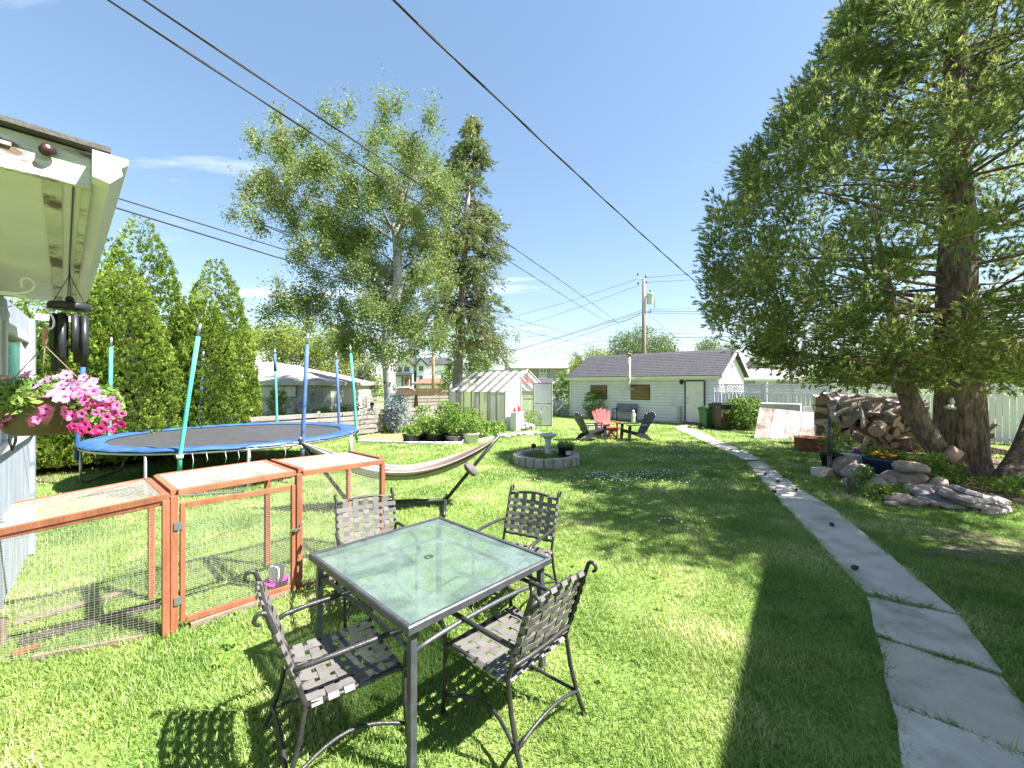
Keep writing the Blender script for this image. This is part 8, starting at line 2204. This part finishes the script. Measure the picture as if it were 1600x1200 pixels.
for c in ((-0.5, -0.1, pt_.z + 0.25), (0.15, 0, pt_.z + 0.1), (-0.45, 0, pt_.z - 0.45), (0.2, 0, pt_.z - 0.35)):
    q = MB(); q.lathe([(0.03, 0), (0.07, 0.03), (0.05, 0.08), (0.07, 0.12), (0.03, 0.2), (0, 0.2)], 8, c); q.obj('insulator', M['black_plastic'], up)
q = MB(); q.tube([(0.75, -0.05, trf.z + 0.42), (0.78, -0.08, trf.z), (0.85, -0.1, trf.z - 0.8)], 0.02, 5); q.obj('fuse_lead', M['cable'], up)
q = MB(); q.box((0.3, -0.12, P(0, 488, pY).z), (0.5, 0.06, 0.08)); q.box((0.5, -0.12, P(0, 486, pY).z), (0.06, 0.06, 0.35)); q.obj('rack', M['steel'], up)
p2 = thing('utility_pole', 'slim brown utility pole in front of the modern white house', 'utility pole', P(677, 600, 44) - Vector((0, 0, 1.9)))
q = MB(); q.tube([(0, 0, 0), (0, 0, P(0, 520, 44).z)], [0.2, 0.13], 10); q.obj('pole', pm('brown_pole', (0.30, 0.17, 0.13), (0.40, 0.25, 0.2), 5, 0.85), p2)
p3 = thing('utility_pole', 'pale slender pole between the bright green tree and the greenhouse roof', 'utility pole', P(758, 600, 45) - Vector((0, 0, 1.9)))
q = MB(); q.tube([(0, 0, 0), (0, 0, P(0, 525, 45).z)], [0.15, 0.10], 10); q.obj('pole', M['old_white'], p3)
p4 = thing('utility_pole', 'pale wooden pole rising over the white fence left of the pine', 'utility pole', P(1237, 600, 26) - Vector((0, 0, 1.9)))
q = MB(); q.tube([(0, 0, 0), (0, 0, P(0, 540, 26).z)], [0.16, 0.12], 10); q.obj('pole', M['pole_wood'], p4)

def cable(lab, a_, b_, r_, sag=0.0, n=24, strands=1, grp=None):
    a_, b_ = Vector(a_), Vector(b_); q = MB()
    for s in range(strands):
        pts = []
        for i in range(n + 1):
            t = i / n; p = a_.lerp(b_, t); p.z -= sag * 4 * t * (1 - t)
            if strands > 1:
                w = i * 1.9 + s * 2.094; p += Vector((math.cos(w), 0, math.sin(w))) * r_ * 0.75
            pts.append(p)
        q.tube(pts, r_, 5)
    return tag(q.obj('power_cable', M['cable']), lab, 'cable', grp)
def line(px, py, Y): return P(px, py, Y)
cable('lower of the two thick cables slanting down across the birch from the top left', P(150, -12, 2.9), P(955, 506, 34), 0.008, 0.10, 44, 2)
cable('upper of the two thick cables slanting down across the birch from the top left', P(206, -12, 2.9), P(985, 522, 36), 0.008, -0.22, 44, 2)
cable('single thick cable slanting from the top middle down to the pine', P(602, -12, 3.0), P(1160, 498, 18), 0.0085, 0.16, 40, 2)
cable('upper of the twin cables running from the house eave to the right', P(-60, 234, 1.75), P(955, 528, 34), 0.0048, 0.28, 36, 1)
cable('lower of the twin cables running from the house eave to the right', P(-60, 250, 1.75), P(950, 537, 34), 0.0056, 0.34, 36, 1)
ptop = P(1006, 436, pY)
wires = [('topmost thin line left of the pole top', P(640, 520, 60), P(996, 436, pY), 0.018, 0.9), ('second thin line left of the pole top', P(640, 545, 60), P(997, 446, pY), 0.018, 0.9), ('topmost thin line right of the pole', P(1007, 434, pY), P(1560, 350, 30), 0.018, 0.5), ('second thin line right of the pole', P(1010, 441, pY), P(1560, 375, 30), 0.018, 0.5),
         ('upper line of the bundle left of the pole rack', P(560, 610, 70), P(1003, 485, pY), 0.02, 0.5), ('thick line of the bundle left of the pole rack', P(520, 618, 70), P(1003, 488, pY), 0.026, 0.6), ('low line of the bundle left of the pole rack', P(560, 625, 70), P(1003, 491, pY), 0.02, 0.7), ('upper line of the bundle right of the pole rack', P(1012, 483, pY), P(1500, 466, 30), 0.018, 0.2), ('middle line of the bundle right of the pole rack', P(1012, 486, pY), P(1500, 478, 30), 0.022, 0.2), ('lowest line of the bundle right of the pole rack', P(1012, 489, pY), P(1500, 484, 30), 0.02, 0.2),
         ('upper telephone line above the hip-roofed house', P(600, 588, 60), P(945, 531, 38), 0.02, 0.5), ('lower telephone line above the hip-roofed house', P(600, 592, 60), P(948, 537, 38), 0.02, 0.5), ('faint lowest line above the greenhouse roof', P(640, 572, 60), P(930, 553, 38), 0.012, 0.3), ('upper line behind the garage roof towards the pine', P(1046, 521, pY), P(1300, 508, 30), 0.02, 0.2), ('thick line behind the garage roof towards the pine', P(1050, 527, pY), P(1300, 519, 30), 0.03, 0.1), ('thin slanting guy wire right of the pole', P(1012, 490, pY), P(1090, 556, 30), 0.014, 0.0), ('low drooping lead left of the pole rack', P(950, 500, 34), P(1000, 489, pY), 0.018, 0.4),
         ('line crossing behind the birch crown towards the brown pole', P(300, 505, 45), P(680, 528, 44), 0.018, 0.5), ('pair line between the brown pole and the spruce', P(677, 530, 44), P(860, 522, 40), 0.018, 0.3)]
for lab, a_, b_, r_, sg in wires: cable(lab, a_, b_, r_ * 0.8, sg, 20, 1, 'overhead lines around the utility pole')

# ================================================================ THE NEIGHBOUR'S YARD
pe = thing('person', 'dark-haired person in a pale shirt seen over the low slat fence left of the birch', 'person', P(581, 600, 17.2) - Vector((0, 0, 1.9)))
hz = P(0, 629, 17.2).z
k = hz / 1.15
jo = [((0, 0, 0.56), 0.11), ((0, 0, 0.72), 0.105), ((0, 0, 0.86), 0.10), ((0, 0, 0.94), 0.05), ((0, -0.005, 1.0), 0.075), ((0, -0.01, 1.08), 0.078), ((0.13, 0, 0.85), 0.045), ((0.17, -0.06, 0.70), 0.036), ((0.10, -0.18, 0.66), 0.03), ((-0.13, 0, 0.85), 0.045), ((-0.17, -0.06, 0.70), 0.036), ((-0.26, -0.12, 0.62), 0.03), ((0.07, 0, 0.50), 0.08), ((0.075, 0.0, 0.28), 0.055), ((0.08, 0.0, 0.05), 0.04), ((0.08, -0.09, 0.03), 0.035), ((-0.07, 0, 0.50), 0.08), ((-0.075, 0.0, 0.28), 0.055), ((-0.08, 0.0, 0.05), 0.04), ((-0.08, -0.09, 0.03), 0.035)]
ed_ = [(0, 1), (1, 2), (2, 3), (3, 4), (4, 5), (2, 6), (6, 7), (7, 8), (2, 9), (9, 10), (10, 11), (0, 12), (12, 13), (13, 14), (14, 15), (0, 16), (16, 17), (17, 18), (18, 19)]
me = bpy.data.meshes.new('body'); me.from_pydata([tuple(Vector(p) * k) for p, r_ in jo], ed_, []); bo = bpy.data.objects.new('body', me); link(bo, pe); me.materials.append(M['skin'])
sk = bo.modifiers.new('skin', 'SKIN')
for i, (p, r_) in enumerate(jo): me.skin_vertices[0].data[i].radius = (r_ * k, r_ * k)
me.skin_vertices[0].data[0].use_root = True
ss = bo.modifiers.new('smooth', 'SUBSURF'); ss.levels = 1; ss.render_levels = 2
q = MB(); q.ball((0, 0.02 * k, 1.075 * k), (0.088 * k, 0.092 * k, 0.088 * k), 14, 9, None, 0, 0.05, 1); q.obj('hair', M['hair'], pe)
q = MB(); q.lathe([(0.145 * k, 0.5 * k), (0.15 * k, 0.62 * k), (0.14 * k, 0.78 * k), (0.15 * k, 0.87 * k), (0.07 * k, 0.935 * k)], 16, sy=0.78); q.tube([Vector((0.11, 0, 0.87)) * k, Vector((0.18, -0.05, 0.72)) * k], [0.06 * k, 0.055 * k], 8); q.tube([Vector((-0.11, 0, 0.87)) * k, Vector((-0.18, -0.05, 0.72)) * k], [0.06 * k, 0.055 * k], 8); q.obj('shirt', M['shirt'], pe)
sw = thing('swing_frame', 'green tube swing frame in the neighbouring yard before the taller slat fence', 'swing', P(637, 600, 22) - Vector((0, 0, 1.9)))
for x in (0,):
    q = MB(); q.tube([(-0.16, 0, 0), (-0.02, 0, 1.3), (0.16, 0, 0)], 0.02, 6); q.obj('frame_end', M['green_tool'], sw)
    q = MB(); q.tube([(-0.16, 1.4, 0), (-0.02, 1.4, 1.3), (0.16, 1.4, 0)], 0.02, 6); q.obj('frame_end', M['green_tool'], sw)
    q = MB(); q.tube([(-0.02, 0, 1.3), (-0.02, 1.4, 1.3)], 0.022, 6); q.obj('top_bar', M['green_tool'], sw)
cn = P(650, 600, 22.5); cn.z = 0
q = MB(); q.lathe([(0.22, 0), (0.20, 0.1), (0.12, 0.8), (0.07, 1.32), (0.0, 1.33)], 14); tag(q.obj('garden_cone', M['door_red'], loc=cn), 'rust-red cone standing in the neighbouring yard right of the green swing', 'cone')
pf_ = P(686, 600, 23); pf_.z = 0
q = MB(); q.tube([pf_, pf_ + Vector((0, 0, 1.35)), pf_ + Vector((0.25, 0, 1.5)), pf_ + Vector((0.7, 0, 1.5)), pf_ + Vector((0.9, 0, 1.35)), pf_ + Vector((0.9, 0, 0))], 0.025, 6); tag(q.obj('pipe_frame', M['white_paint']), 'white pipe frame in the neighbouring yard left of the spruce trunk', 'frame')
